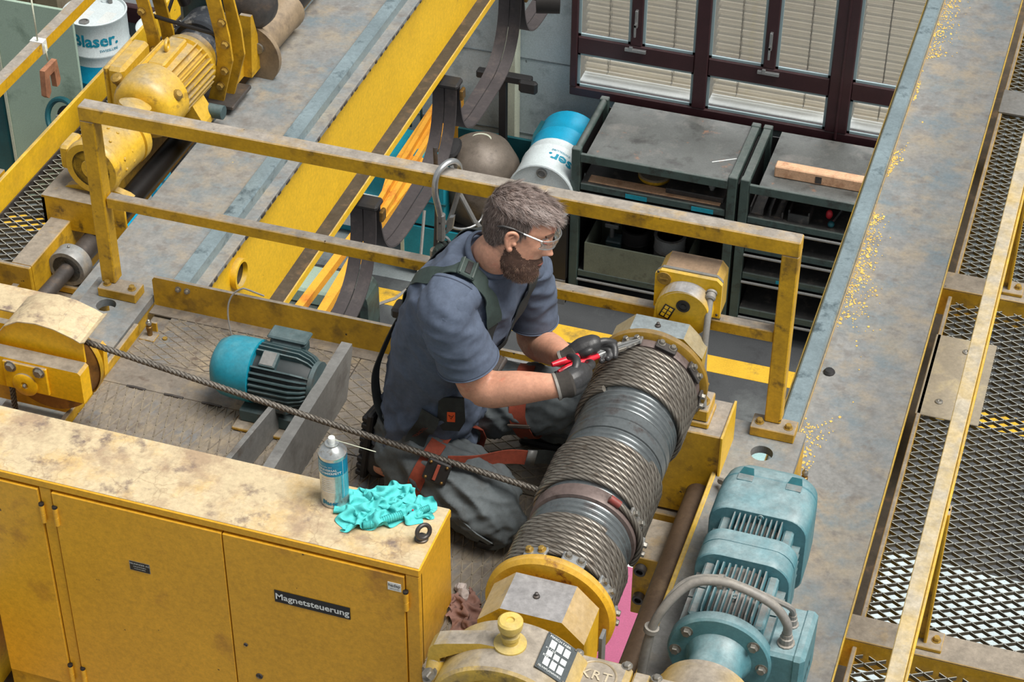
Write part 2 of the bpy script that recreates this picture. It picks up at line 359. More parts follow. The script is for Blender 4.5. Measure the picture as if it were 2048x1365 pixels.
b = B(); b.box(-1.425, -1.24, -.835, -.40, -.02, .004); part('lower_plate', b, 'steel', tb)
b = B(); b.box(-1.236, -1.222, -.835, -.13, -.08, .029, .002); part('side_strip', b, 'yeld', tb, 'scuffed yellow edge strip')
b = B(); b.box(-1.262, -1.242, -.40, .03, -.1, .006); part('side_plate', b, 'yeld', tb)
b = B(); b.box(-1.42, -1.405, -.40, .03, -.1, .006); part('side_plate', b, 'yeld', tb)
b = B(); b.box(-1.40, -1.27, -.39, .02, -.099, -.095); part('bottom_plate', b, 'blk', tb)
tr = thing('trolley_end_beam', (.53, -.4, .03), 'dusty end beam carrying the right railing post, under the teal gear motor', 'crane beam')
b = B(); hole_plate(b, .43, .624, -.40, .0, .006, .03, .532, -.112, .029); part('top_plate', b, 'steel', tr)
b = B(); b.box(.43, .624, -1.3, -.40, -.02, .03); part('lower_plate', b, 'steel', tr)
b = B(); b.box(.612, .6235, -.42, -.002, -.1385, .006); part('side_plate', b, 'yel', tr)
b = B(); b.box(.433, .455, -1.3, -.14, -.1, .029); part('side_plate', b, 'yeld', tr)
b = B(); b.box(.428, .440, -1.3, -.14, .029, .034, .002); part('edge_strip', b, 'yelc', tr, 'bright yellow edge strip')
b = B(); b.box(.46, .61, -.39, -.01, -.099, -.095); part('bottom_plate', b, 'blk', tr)
b = B(); b.cyl((.40, -1.25, -.05), (.40, -.16, -.05), .034, 20)
solo('brown_tube', b, mat('rusty_brown_tube', (98, 80, 64), .55, .3, var=.15, vs=5, stain=((120, 100, 78), .4, 9)), (.40, -.7, -.05), 'rusty brown tube running along the trolley beside the teal gear motor', 'tube')
def nipple(c, lab, h=.05, bracket=None):
    t = thing('grease_nipple', c, lab, 'grease nipple')
    b = B(); b.lathe([(.006, -.012), (.0075, 0), (.0075, h*.42), (.009, h*.44), (.009, h*.58), (.007, h*.6), (.007, h*.72)], c, (0, 0, 1), 10); part('stem', b, 'brass', t)
    b = B(); b.lathe([(.0075, h*.72), (.0085, h*.78), (.008, h*.86), (.004, h*.93), (.0045, h), (.002, h*1.04)], c, (0, 0, 1), 12); part('tip', b, 'bolt', t)
    if bracket: part('bracket', bracket, 'yeld', t)
nipple((-1.425+.012, -.155, .03), 'grease nipple on the outer edge of the left end beam')
bb = B(); bb.box(-1.21, -1.165, -.16, -.125, -.004, .004, .001); bb.box(-1.20, -1.176, -.115, -.108, -.01, .03, .001)
nipple((-1.187, -.136, .003), 'grease nipple in the deck notch beside the left end beam', .052, bb)
bb = B(); bb.box(.6235, .655, -.07, -.045, -.139, -.10, .002); bb.cyl((.624, -.05, -.11), (.66, -.05, -.11), .006, 8)
nipple((.642, -.06, -.10), 'grease nipple at the right end beam beside the gear motor cowl', .062, bb)

def chequer(x0, x1, y0, y1, z, dirs, sp, b, w=.0022, h=.0022):
    """raised ribs of the chequer plate, clipped to the plate"""
    for dx, dy in dirs:
        L = math.hypot(dx, dy); dx /= L; dy /= L; nx, ny = -dy, dx
        cs = [(x*nx+y*ny) for x in (x0, x1) for y in (y0, y1)]; k = math.ceil(min(cs)/sp)
        while k*sp < max(cs):
            px, py = nx*k*sp, ny*k*sp; k += 1; lo, hi = -9, 9
            for p, d, a, c in ((px, dx, x0, x1), (py, dy, y0, y1)):
                if abs(d) < 1e-9: continue
                u, v = sorted(((a-p)/d, (c-p)/d)); lo = max(lo, u); hi = min(hi, v)
            if hi-lo < .004: continue
            A = (px+dx*lo, py+dy*lo); C_ = (px+dx*hi, py+dy*hi); ox, oy = nx*w, ny*w
            b.add([(A[0]-ox, A[1]-oy, z), (A[0]-ox*.4, A[1]-oy*.4, z+h), (A[0]+ox*.4, A[1]+oy*.4, z+h), (A[0]+ox, A[1]+oy, z), (C_[0]-ox, C_[1]-oy, z), (C_[0]-ox*.4, C_[1]-oy*.4, z+h), (C_[0]+ox*.4, C_[1]+oy*.4, z+h), (C_[0]+ox, C_[1]+oy, z)],
                  [(0, 4, 5, 1), (1, 5, 6, 2), (2, 6, 7, 3)])
td = thing('trolley_deck', (-.6, -.5, -.02), 'worn chequer plate deck the worker kneels on', 'deck')
b = B(); b.box(-1.222, .12, -.835, .0, -.02, -.008); b.box(-.05, .12, -1.06, -.835, -.02, -.008); part('base_plate', b, 'deck', td)
b = B(); b.prism([(-1.213, -.236), (-.60, -.236), (-.60, -.042), (-1.165, -.042), (-1.165, -.105), (-1.213, -.105)], 'z', -.008, 0); part('chequer_plate', b, 'deck', td)
b = B(); chequer(-1.165, -.60, -.232, -.045, 0, [(1, .5), (1, -.5)], .023, b); chequer(-1.21, -1.167, -.232, -.108, 0, [(1, .5), (1, -.5)], .023, b); part('chequer_ribs', b, 'deckrib', td, kind='stuff')
b = B(); b.box(-.597, .12, -.42, -.03, -.008, 0); part('chequer_plate', b, 'deck', td)
b = B(); chequer(-.595, .12, -.418, -.03, 0, [(1, .6), (1, -.6)], .03, b); part('chequer_ribs', b, 'deckrib', td, kind='stuff')
b = B(); b.box(-1.222, -.597, -.352, -.238, -.0075, .0015, .001); part('plain_strip', b, 'deck', td, 'smooth steel strip between two chequer plates')
b = B(); b.box(-1.22, .12, -.835, -.424, -.008, 0); b.box(-.05, .12, -1.06, -.835, -.008, 0); b.box(-1.22, -.60, -.424, -.353, -.008, 0); part('chequer_plate', b, 'deck', td)
b = B(); chequer(-.05, .12, -1.06, -.835, 0, [(.3, 1), (-.3, 1)], .025, b); chequer(-1.22, .12, -.835, -.43, 0, [(.3, 1), (-.3, 1)], .025, b); chequer(-1.22, -.6, -.43, -.356, 0, [(.3, 1), (-.3, 1)], .025, b); part('chequer_ribs', b, 'deckrib', td, kind='stuff')
for k in range(5):
    b = B(); x = -1.15+k*.11; b.tube([(x, -.354, .001), (x+.02, -.3545, .003), (x+.055, -.354, .001)], .004, 6); part('weld_bead', b, 'dgrey', td)
b = B(); b.prism(arc(-1.14, -.112, .0135, 0, 180, 8)+arc(-1.14, -.16, .0135, 180, 360, 8), 'z', .0, .0012); part('slot_plate', b, 'grey', td, 'bare metal slot in the chequer plate')
b = B(); b.lathe([(.007, 0), (.007, .005), (.003, .006)], (-1.141, -.138, .001), (0, 0, 1), 10); part('slot_bolt', b, 'bolty', td)
# cross members under the deck and drum
t = thing('trolley_cross_beam', (.3, -.2, -.2), 'yellow cross beams below the far end of the rope drum', 'crane beam')
b = B(); b.box(.20, .40, -.24, -.10, -.30, -.135, .003); part('lower_box', b, 'yeld', t)
b = B(); b.box(.215, .385, -.243, -.24, -.285, -.16); part('front_plate', b, 'yeld', t)
t2 = thing('bolted_bracket', (.32, -.42, -.2), 'yellow bracket with two black hexagon socket bolts under the rope drum', 'bracket')
b = B(); b.box(.29, .375, -.45, -.30, -.30, -.10, .002); part('bracket_plate', b, 'yeld', t2)
for z in (-.135, -.235):
    b = B(); b.lathe([(.016, 0), (.016, .016), (.014, .018), (.009, .018), (.009, .008), (.001, .008)], (.312, -.45, z), (0, -1, 0), 14); part('socket_bolt', b, 'dgrey', t2)

# ================================================================ railing and toe board
rl = thing('railing', (-.41, 0, .03), 'yellow square tube railing the lanyard hook hangs from', 'railing')
b = B(); b.box(-1.386, .5585, -.022, .022, .592, .637, .003); part('top_rail', b, 'yel', rl)
b = B(); b.box(-1.34, .5155, -.016, .016, .315, .35, .0025); part('mid_rail', b, 'yel', rl)
for x0, sx in ((-1.386, -1.327), (.515, .543)):
    b = B(); b.box(x0, x0+.043, -.0215, .0215, .06, .593, .003); part('post', b, 'yel', rl)
    bx = sx; w = .058
    b = B(); b.box(bx-w, bx+w, -.052, .006, .03, .06, .002); part('base_plate', b, 'yeld', rl)
    for dx in (-.038, .038):
        b = B(); b.hexb((bx+dx, -.028, .06), (0, 0, 1), .009, .012); part('bolt', b, 'bolty', rl)
tbd = thing('toe_board', (-.5, 0, .0), 'dirty yellow toe board along the deck behind the worker', 'toe board')
b = B(); b.prism([(-1.235, .012), (-1.235, .09), (-1.228, .1), (.07, .1), (.07, .0), (-1.228, .0)], 'y', -.006, .004); part('board', b, 'yeld', tbd)
for x in (-1.155, -1.128):
    b = B(); b.lathe([(.009, 0), (.009, .003), (.006, .004), (.006, .01), (.003, .012)], (x, -.006, .077), (0, -1, 0), 10); part('bolt', b, 'bolt', tbd)
b = B(); b.box(-1.235, .07, -.045, -.006, -.001, .003); part('foot_angle', b, 'deck', tbd)
b = B(); b.tube([(-.97+.07*(t**2)-.03*math.sin(t*3.1), -.07+.08*t, .003+.13*math.sin(min(1, t*1.15)*1.62)-(.03*max(0, t-.75)*4)) for t in [k/24 for k in range(25)]], .0026, 8)
solo('loose_wire', b, 'cabler', (-.97, -.07, 0), 'thin grey wire looping over the toe board', 'wire')
# ================================================================ hall floor, back wall, windows
FZ = -7.2
b = B(); b.box(-16, 10, -6, 10.55, FZ-.1, FZ); fl = solo('floor', b, 'floor', (0, 0, FZ), kind='structure')
b = B(); b.box(-9, 6, 9.06-.10, 9.06+.11, FZ, FZ+.003); part('floor_line', b, 'line', fl, 'worn yellow marking line')
b = B(); b.box(-1.2, 4, 3.05, 3.25, FZ, FZ+.003); part('floor_line', b, 'line', fl)
b = B(); b.box(-9, -7.2, 4.6, 4.8, FZ, FZ+.003); part('floor_line', b, 'line', fl)
b = B(); b.prism([(-9.5, 9.2), (-3.2, 9.35), (-2.9, 10.5), (-9.5, 10.5)], 'z', FZ, FZ+.004); part('floor_coating', b, mat('pale_floor_coating', (134, 142, 144), .5, var=.2, vs=2, stain=((92, 96, 98), .4, 2.5)), fl, 'paler worn floor coating by the wall')
b = B(); b.prism([(.15, 5.6), (2.3, 5.3), (2.3, 7.3), (.15, 7.35)], 'z', FZ, FZ+.004); part('floor_coating', b, mat('pale_floor_patch', (176, 190, 194), .5, var=.1, vs=2), fl, 'pale bluish floor patch')
WX = [(-3.0, -2.005), (-1.89, -.885), (-.705, .33)]          # clear bays of the window
wl = B(); wl.box(-16, -3.06, 10.55, 10.62, FZ, 3); wl.box(.42, 10, 10.55, 10.62, FZ, 3); wl.box(-3.06, .42, 10.55, 10.62, FZ, -5.785); wl.box(-3.06, .42, 10.55, 10.62, -2.4, 3)
wo = solo('wall_back', wl, 'wall', (0, 10.6, 0), kind='structure')
for z in (-6.3, -5.55, -4.9):
    b = B(); b.box(-16, -3.08, 10.545, 10.551, z-.006, z+.006); part('board_joint', b, mat('joint', (120, 130, 134), .9), wo)
wn = thing('window_1', (-1.32, 10.5, -5.78), None, None); wn['kind'] = 'structure'
b = B(); b.box(-3.06, .42, 10.46, 10.56, -5.775, -5.69, .008); part('bottom_frame', b, 'frame', wn)
for i, (x0, x1) in enumerate([(-3.06, -3.0), (-2.005, -1.89), (-.885, -.705), (.33, .42)]):
    b = B(); b.box(x0, x1, 10.455, 10.56, -5.69, -2.4, .008)
    if x0 == -.885: b.box(-.80, -.78, 10.445, 10.46, -5.75, -2.4, .004)
    part('post', b, 'frame', wn)
for x0, x1 in WX:
    b = B(); b.box(x0, x1, 10.465, 10.555, -5.365, -5.205, .008); part('transom', b, 'frame', wn)
    sp = x0 < -2.5 or x0 > -2 and x0 < -1
    if sp:
        xm = (x0+x1)/2; b = B(); b.box(xm-.05, xm+.05, 10.465, 10.555, -5.205, -2.4, .008); m_ = part('mullion', b, 'frame', wn)
        b = B(); b.box(xm-.012, xm+.012, 10.43, 10.465, -5.02, -4.86, .004); b.box(xm-.009, xm+.009, 10.40, 10.43, -5.0, -4.97, .003); b.box(xm-.009, xm+.009, 10.40, 10.415, -5.09, -4.97, .003); part('window_handle', b, 'alu', m_)
        b = B(); b.box(xm-.09, xm+.09, 10.44, 10.465, -5.255, -5.225, .003); b.box(xm-.05, xm-.02, 10.43, 10.445, -5.24, -5.20, .003); part('latch', b, 'alu', m_)
    for z0, z1, pan in ((-5.69, -5.365, [(x0, x1)]), (-5.205, -2.4, [(x0, (x0+x1)/2-.05), ((x0+x1)/2+.05, x1)] if sp else [(x0, x1)])):
        for a, c in pan:
            b = B(); b.box(a+.002, c-.002, 10.50, 10.506, z0, z1); part('pane', b, 'glass', wn)
            b = B()
            for u0, u1, w0, w1 in ((a, a+.022, z0, z1), (c-.022, c, z0, z1), (a, c, z0, z0+.022), (a, c, z1-.022, z1)): b.box(u0, u1, 10.485, 10.50, w0, w1)
            part('glazing_bead', b, mat('glazing_bead_pale', (150, 172, 176), .4, var=.0), wn)
    b = B(); b.box(x0, x1, 10.56, 10.86, -5.70, -5.682); part('outer_sill', b, 'white', wn, 'bright metal outer sill')
# one slat mesh per bay, shared by all slats of that bay's blind
for x0, x1 in WX:
    sl = B(); sl.add([(x, .0245*c_*math.cos(.75)-.005*(1-c_*c_), .0245*c_*math.sin(.75)+.005*(1-c_*c_), ) for x in (x0+.01, x1-.01) for c_ in (-1, -.33, .33, 1)], [(0, 4, 5, 1), (1, 5, 6, 2), (2, 6, 7, 3)], True); me = None
    z = -5.60
    while z < -4.0:
        if me is None:
            o = part('blind_slat', sl, 'slat', wn); o.location = Vector(((0, 10.70, z)))-wn.location
            o.data.transform(Matrix.Translation(wn.location)); me = o.data
        else:
            o = bpy.data.objects.new('blind_slat', me); COL.objects.link(o); o.parent = wn; o.location = Vector((0, 10.70, z))-wn.location
        z += .079
    for xx in (x0+.22, x1-.22):
        b = B(); b.box(xx-.004, xx+.004, 10.655, 10.659, -5.62, -2.4); part('blind_cord', b, 'dgrey', wn)
    b = B(); b.box(x0+.01, x1-.01, 10.68, 10.72, -5.655, -5.63); part('bottom_bar', b, 'slat', wn)
gd = B(); gd.box(-12, 8, 11.2, 40, -8.2, -8.0); solo('outside_ground', gd, mat('outside_paving', (78, 76, 70), .9), (0, 20, -8), kind='structure')
gd = B(); gd.box(-14, 10, 19, 20, -8, -3.2); solo('backdrop_1', gd, mat('dark_backdrop', (70, 60, 52), .9), (0, 19.5, -8), kind='structure')  # unseen backdrop, added dark so the gaps between blind slats read as shade
w2 = thing('window_2', (-9, 10.5, -5.7), None, None); w2['kind'] = 'structure'
b = B(); b.box(-16, -6.3, 10.44, 10.55, -5.83, -5.66, .01); part('bottom_frame', b, 'frame', w2)
b = B(); b.box(-16, -6.3, 10.50, 10.56, -5.66, -3.0); part('pane', b, mat('bright_pane', (226, 236, 240), .2, var=0), w2)
b = B(); b.box(-3.66, -3.52, 10.42, 10.545, FZ, -2.5, .01)
solo('wall_pipe', b, 'cream', (-3.59, 10.48, FZ), 'cream square duct running up the wall left of the window', 'duct')

# ---------------------------------------------------------------- workshop racks
def rack(x0, x1, lab, shelves, key):
    t = thing('tool_rack', ((x0+x1)/2, 9.9, FZ), lab, 'rack'); y0, y1 = 9.5, 10.36
    for x in (x0, x1-.075):
        for y in (y0, y1-.06):
            b = B(); b.box(x, x+.075, y, y+.06, FZ, -5.66, .006); part('post', b, 'cart', t)
        b = B(); b.cyl((x+.037, y0+.05, -5.69), (x+.037, y1-.05, -5.69), .03, 12) if key == 'A' and x == x0 else b.box(x+.005, x+.07, y0+.05, y1-.05, -5.72, -5.668, .004)
        part('side_bar', b, 'cart', t)
    b = B(); b.box(x0+.12 if key == 'A' else x0+.15, x1-.078, y0+.006, y1-.01, -5.715, -5.70); part('top_sheet', b, 'carttop', t, 'stained steel top sheet')
    b = B(); b.box(x0+.075, x1-.075, y0, y0+.03, -5.775, -5.698, .004); part('front_rail', b, 'cart', t)
    for z in shelves:
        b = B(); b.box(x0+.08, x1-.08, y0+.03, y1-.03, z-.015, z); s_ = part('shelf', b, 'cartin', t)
        b = B(); b.box(x0+.08, x1-.08, y0+.01, y0+.03, z-.055, z+.004, .003); part('shelf_lip', b, 'cart', s_)
        b = B(); b.cyl((x0+.08, y0-.01, z-.075), (x1-.08, y0-.01, z-.075), .012, 8); part('pull_bar', b, 'grey', s_)
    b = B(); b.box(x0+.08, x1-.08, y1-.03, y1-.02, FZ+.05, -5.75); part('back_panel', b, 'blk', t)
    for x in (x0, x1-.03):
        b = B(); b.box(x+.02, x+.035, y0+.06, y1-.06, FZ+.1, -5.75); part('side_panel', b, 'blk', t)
    b = B()
    return t
ra = rack(-2.75, -1.385, 'left workshop rack under the window with a stained bare top sheet', (-5.99, -6.19, -6.86), 'A')
rb = rack(-1.36, .1, 'right workshop rack under the window with a wooden plank on its top', (-6.01, -6.29, -6.56, -6.92), 'B')
for s_, x in ((ra, -2.2), (ra, -1.65)):
    b = B(); b.box(x-.09, x+.09, 9.507, 9.511, -6.045, -6.005); part('label_strip', b, 'tealp', s_, 'small blue label strip')
b = B(); b.box(-1.0, -.9, 9.507, 9.511, -6.605, -6.575); part('label_strip', b, 'tealp', rb, 'small blue label strip')
b = B(); b.box(-1.13, -.40, 9.68, 9.78, -5.699, -5.60, .006); b.box(-.75, -.70, 9.675, 9.682, -5.69, -5.63)
pk = thing('wood_plank', (-.76, 9.73, -5.70), 'pale rough wooden beam lying on the right rack top', 'plank')
b = B(); b.box(-1.13, -.40, 9.68, 9.78, -5.699, -5.60, .008); part('beam', b, 'wood', pk)
b = B(); b.box(-.80, -.75, 9.676, 9.6805, -5.685, -5.625); part('dark_stamp', b, 'dgrey', pk, 'dark rusty mark')
b = B(); b.box(-1.66, -1.45, 9.78, 9.79, -5.699, -5.697, R=Matrix.Rotation(math.radians(32), 3, 'Z')); solo('metal_strip', b, 'white', (-1.55, 9.78, -5.70), 'thin bright strip lying across the left rack top', 'strip')
# what lies on the shelves
d = thing('grinding_wheel', (-2.12, 9.80, -5.99), 'yellow rimmed black disc lying on the left rack upper shelf', 'wheel')
b = B(); b.lathe([(.05, .0), (.13, 0), (.14, .015), (.14, .035), (.125, .045)], (-2.12, 9.80, -5.99), n=28); part('rim', b, 'yeld', d)
b = B(); b.lathe([(.125, .044), (.05, .035), (.045, .05), (.02, .05), (.02, .07), (.001, .07)], (-2.12, 9.80, -5.99), n=24); part('hub', b, 'blk', d)
d = thing('steel_plate', (-1.68, 9.72, -5.99), 'dark steel plate with a small knob on the left rack upper shelf', 'plate')
b = B(); b.box(-1.98, -1.50, 9.60, 9.76, -5.99, -5.94, .004); part('plate', b, 'dgrey', d)
b = B(); b.lathe([(.02, 0), (.02, .02), (.03, .025), (.03, .05), (.001, .055)], (-1.62, 9.70, -5.94), n=12); part('knob', b, 'grey', d)
b = B(); b.box(-2.62, -1.52, 9.56, 9.66, -5.99, -5.985); solo('wood_strip', b, 'wood', (-2.1, 9.6, -5.99), 'pale thin board along the front of the left rack upper shelf', 'board')
c = thing('storage_crate', (-2.2, 9.6, -6.86), 'olive grey sheet metal crate on the left rack lowest shelf', 'crate')
for n_, bx in (('front_panel', (-2.62, -1.75, 9.515, 9.53, -6.859, -6.57)), ('back_panel', (-2.62, -1.75, 10.0, 10.015, -6.859, -6.57)), ('side_panel', (-2.62, -2.605, 9.53, 10.0, -6.859, -6.57)), ('side_panel', (-1.765, -1.75, 9.53, 10.0, -6.859, -6.57)), ('bottom', (-2.60, -1.77, 9.53, 10.0, -6.859, -6.85))):
    b = B(); b.box(*bx); part(n_, b, mat('crate_olive', (104, 110, 96), .6, var=.12, vs=6, stain=((84, 88, 78), .3, 8)) if 'crate_olive' not in bpy.data.materials else bpy.data.materials['crate_olive'], c)
def jar(x, y, z, r, h, lab, m='dgrey', g=None):
    t = thing('tin_can', (x, y, z), lab, 'can', g)
    b = B(); b.lathe([(r*.9, 0), (r, .01), (r, h*.3), (r*1.04, h*.33), (r, h*.36), (r, h*.6), (r*1.04, h*.63), (r, h*.66), (r, h*.97)], (x, y, z), n=20); part('body', b, m, t)
    b = B(); b.lathe([(r*1.05, h*.97), (r*1.05, h), (r*.85, h), (r*.85, h*.95), (.001, h*.95)], (x, y, z), n=20); part('lid', b, m, t)
jar(-1.95, 9.75, -6.85, .13, .36, 'ribbed steel can in the olive crate', 'grey')
jar(-2.25, 9.80, -6.85, .12, .33, 'dark can left of the ribbed can in the olive crate', 'blk')
c = thing('clamp_block', (-2.42, 9.8, -6.85), 'small bluish clamp at the left end of the olive crate', 'clamp')
b = B(); b.box(-2.50, -2.36, 9.72, 9.86, -6.849, -6.66, .01); part('body', b, 'dteal', c); b = B(); b.cyl((-2.46, 9.79, -6.66), (-2.46, 9.79, -6.52), .02, 10); b.box(-2.52, -2.40, 9.76, 9.82, -6.56, -6.52, .008); part('screw', b, 'grey', c)
for i, (x, lab) in enumerate(((-1.22, 'leftmost dark steel channel on the right rack upper shelf'), (-1.06, 'second dark steel channel from left on the right rack upper shelf'), (-.88, 'dark open box on the right rack upper shelf, right of the channels'))):
    t = thing('steel_channel' if i < 2 else 'small_parts_box', (x, 9.75, -6.01), lab, 'steel part', 'steel parts on the right rack' if i < 2 else None)
    w = .055 if i < 2 else .085; h = .07 if i < 2 else .11
    for nm, bx in (('base', (x-w, x+w, 9.56, 10.1, -6.01, -5.995)), ('flange', (x-w, x-w+.012, 9.56, 10.1, -5.995, -6.01+h)), ('flange', (x+w-.012, x+w, 9.56, 10.1, -5.995, -6.01+h))):
        b = B(); b.box(*bx); part(nm, b, 'dgrey', t)
    if i == 2: b = B(); b.box(x-w, x+w, 9.555, 9.567, -6.01, -5.93); part('front_panel', b, 'cartin', t)
t = thing('screwdriver', (-.62, 9.62, -6.01), 'screwdriver with a dark ball grip on the right rack upper shelf', 'screwdriver')
b = B(); b.cyl((-.62, 9.60, -5.985), (-.58, 9.80, -5.985), .008, 8); part('shaft', b, 'alu', t); b = B(); b.sphere((-.622, 9.585, -5.98), .028); part('grip', b, 'tealdk', t)
b = B(); b.sphere((-.66, 9.70, -5.97), .028, sc3=(1, 1, 1.5)); solo('red_cap', b, mat('red_plastic', (226, 60, 70), .4, var=0), (-.66, 9.7, -6.01), 'small red cap standing on the right rack upper shelf', 'cap')
c = thing('black_bin', (-2.93, 9.65, FZ), 'black open bin on the floor left of the left rack', 'bin')
for nm, bx in (('front_panel', (-3.12, -2.76, 9.45, 9.465, FZ+.25, -6.35)), ('back_panel', (-3.12, -2.76, 9.575, 9.59, FZ, -6.35)), ('side_panel', (-3.12, -3.105, 9.46, 9.575, FZ, -6.35)), ('side_panel', (-2.775, -2.76, 9.46, 9.575, FZ, -6.35)), ('base', (-3.12, -2.76, 9.44, 9.59, FZ, FZ+.25)), ('rim', (-3.13, -2.755, 9.43, 9.45, -6.37, -6.33))):
    b = B(); b.box(*bx); part(nm, b, {'base': 'grey', 'rim': 'grey'}.get(nm, 'blk'), c)

# ---------------------------------------------------------------- oil barrels
def barrel(c, axis, r, h, lab, name='oil_barrel', split=.5, up=None, textang=None, flip=False, tiny=True):
    """steel drum: white upper half, blue lower half, rolling hoops, lettering"""
    t = thing(name, c, lab, 'barrel'); A = Vector(axis).normalized(); c = Vector(c)
    hoop = lambda h0: [(r, h0-.022), (r+.009, h0-.008), (r+.009, h0+.008), (r, h0+.022)]
    b = B(); b.lathe([(r*.97, 0), (r+.006, .006), (r+.006, .02), (r, .028)]+hoop(h*.30)+[(r, h*split)], c, A, 36); part('lower_shell', b, 'drumb', t, 'blue lower half')
    b = B(); b.lathe([(r, h*split)]+hoop(h*.62)+[(r, h-.028), (r+.006, h-.02), (r+.008, h-.004), (r-.004, h), (r-.012, h-.02), (.001, h-.02)], c, A, 36); part('upper_shell', b, 'drumw', t, 'white upper half')
    u = Vector(up); u = (u-A*u.dot(A)).normalized(); w = A.cross(u)
    for q, rr in ((.72, .045), (-.70, .03)):
        p = c+A*(h-.02)+u*(r*q) ; b = B(); b.lathe([(rr, 0), (rr, .012), (rr*.7, .016), (rr*.7, .006), (.001, .006)], p, A, 16); part('bung', b, 'grey' if rr > .04 else 'drumw', t)
    b = B(); a0 = textang
    def bend(x, y, hh=h*.80):
        a = a0+x/r*(1); d_ = u*math.cos(a)+w*math.sin(a); return c+A*(hh+y)+d_*(r+.0015)
    text(b, 'Blaser.', .155, (0, 0, 0), (1, 0, 0), (0, 1, 0), bold=.03, align='CENTER', bend=lambda x, y: bend(x, y)); part('lettering', b, 'ink', t)
    b = B(); text(b, 'SWISSLUBE', .034, (0, 0, 0), (1, 0, 0), (0, 1, 0), bold=.01, bend=lambda x, y: bend(x+.03, y, h*.80-.095)); part('small_lettering', b, 'ink', t)
    return t
bl = barrel((-7.20, 9.95, -6.28), (0, 0, 1), .272, .84, 'blue and white oil barrel standing beside the pale green panel', up=(0, -1, 0), textang=.42)
b = B(); b.box(-7.33, -7.2, 9.78, 9.95, -5.462, -5.459); part('paper_label', b, 'white', bl); b = B(); b.box(-7.10, -7.0, 9.78, 9.98, -5.462, -5.459); part('paper_label', b, 'white', bl)
b = B(); b.lathe([(.02, 0), (.02, .06), (.012, .07), (.012, .22), (.001, .22)], (-7.14, 10.13, -5.46), n=10); part('pump_stub', b, 'grey', bl)
b = B(); b.box(-7.5, -6.86, 9.64, 10.26, FZ, -6.28); solo('barrel_plinth', b, 'cartin', (-7.18, 9.95, FZ), 'dark plinth under the standing oil barrel', 'plinth')
barrel((-6.62, 10.16, -6.44), (0, 0, 1), .272, .84, 'white topped barrel half hidden right of the standing barrel', up=(0, -1, 0), textang=2.2)
b = B(); b.box(-6.84, -6.4, 9.88, 10.42, FZ, -6.44); solo('barrel_plinth', b, 'cartin', (-6.62, 10.15, FZ), 'dark plinth under the white topped barrel', 'plinth')
barrel((-2.99, 10.34, -6.13), (0, -1, 0), .272, .88, 'blue and white oil barrel lying on its side left of the left rack', up=(0, 0, 1), textang=-.75)
t = thing('barrel_stand', (-2.99, 9.9, FZ), 'low steel stand carrying the lying oil barrel', 'stand')
for x in (-3.17, -2.80):
    b = B(); b.box(x-.03, x+.03, 9.6, 10.3, -6.42, -6.36, .004); part('cradle_bar', b, 'cart', t)
    for y in (9.92, 10.24):
        b = B(); b.box(x-.025, x+.025, y, y+.05, FZ, -6.42); part('leg', b, 'cart', t)
# ---------------------------------------------------------------- tank cart under the festoon
t = thing('tank_cart', (-3.75, 9.7, FZ), 'blue sided cart on castors carrying a brown tank', 'cart')
for i in range(3):
    x = -4.2+i*.32; b = B(); b.box(x, x+.29, 9.44, 9.46, -7.05, -6.68, .004); part('side_panel', b, 'tealp', t)
for x in (-4.22, -3.90, -3.58, -3.26):
    b = B(); b.box(x-.005, x+.025, 9.43, 9.47, -7.1, -6.66); part('frame_post', b, 'cream', t)
b = B(); b.box(-4.22, -3.235, 9.43, 10.3, -7.1, -7.05); part('frame_base', b, 'cream', t)
b = B(); b.box(-4.22, -3.235, 9.46, 10.3, -6.70, -6.66); part('deck', b, 'blk', t)
b = B(); b.prism([(9.44, -6.66), (10.32, -6.66), (10.32, -5.99), (10.1, -5.99)], 'x', -3.26, -3.225); part('tray_side', b, 'tealdk', t)
b = B(); b.box(-4.2, -3.26, 10.29, 10.32, -6.66, -6.2); part('tray_back', b, 'tealdk', t)
for x in (-4.1, -3.4):
    b = B(); b.lathe([(.02, -.03), (.085, -.025), (.09, 0), (.085, .025), (.02, .03)], (x, 9.52, FZ+.09), (1, 0, 0), 18); b.box(x-.035, x+.035, 9.47, 9.57, FZ+.13, -7.1); part('castor', b, 'black', t)
t = thing('brown_tank', (-3.62, 9.85, -6.66), 'dusty brown domed tank with a black cap on the blue cart', 'tank')
b = B(); b.lathe([(.30, 0), (.33, .04), (.34, .3), (.33, .46), (.27, .62), (.16, .72), (.001, .75)], (-3.62, 9.88, -6.66), (0, -.2, 1), 32); part('shell', b, 'gtank', t)
b = B(); b.torus((-3.62, 9.78, -5.955), (0, -.2, 1), .09, .018); part('filler_ring', b, 'cream', t)
b = B(); b.lathe([(.03, 0), (.03, .08), (.10, .085), (.11, .10), (.09, .125), (.001, .13)], (-3.78, 9.62, -6.02), (-.1, -.35, 1), 20, sx=.6); part('cap', b, 'black', t)
b = B(); b.tube([(-3.80, 9.55, -6.08), (-3.70, 9.45, -6.25), (-3.55, 9.42, -6.5), (-3.45, 9.45, -6.64)], .022, 8); part('handle_tube', b, 'grey', t)
b = B(); b.torus((-3.68, 9.50, -6.50), (0, -.3, 1), .17, .012); part('clamp_ring', b, 'alu', t)
t = thing('control_box', (-3.98, 9.5, -6.2), 'cyan control box with a pale label beside the brown tank', 'box')
b = B(); b.box(-4.10, -3.82, 9.44, 9.56, -6.66, -5.97, .012); part('body', b, 'tealp', t); b = B(); b.box(-4.02, -3.94, 9.435, 9.44, -6.14, -6.05); part('label_plate', b, 'white', t)
b = B(); b.box(-4.11, -3.81, 9.425, 9.445, -6.42, -6.40); part('seam', b, 'tealdk', t)
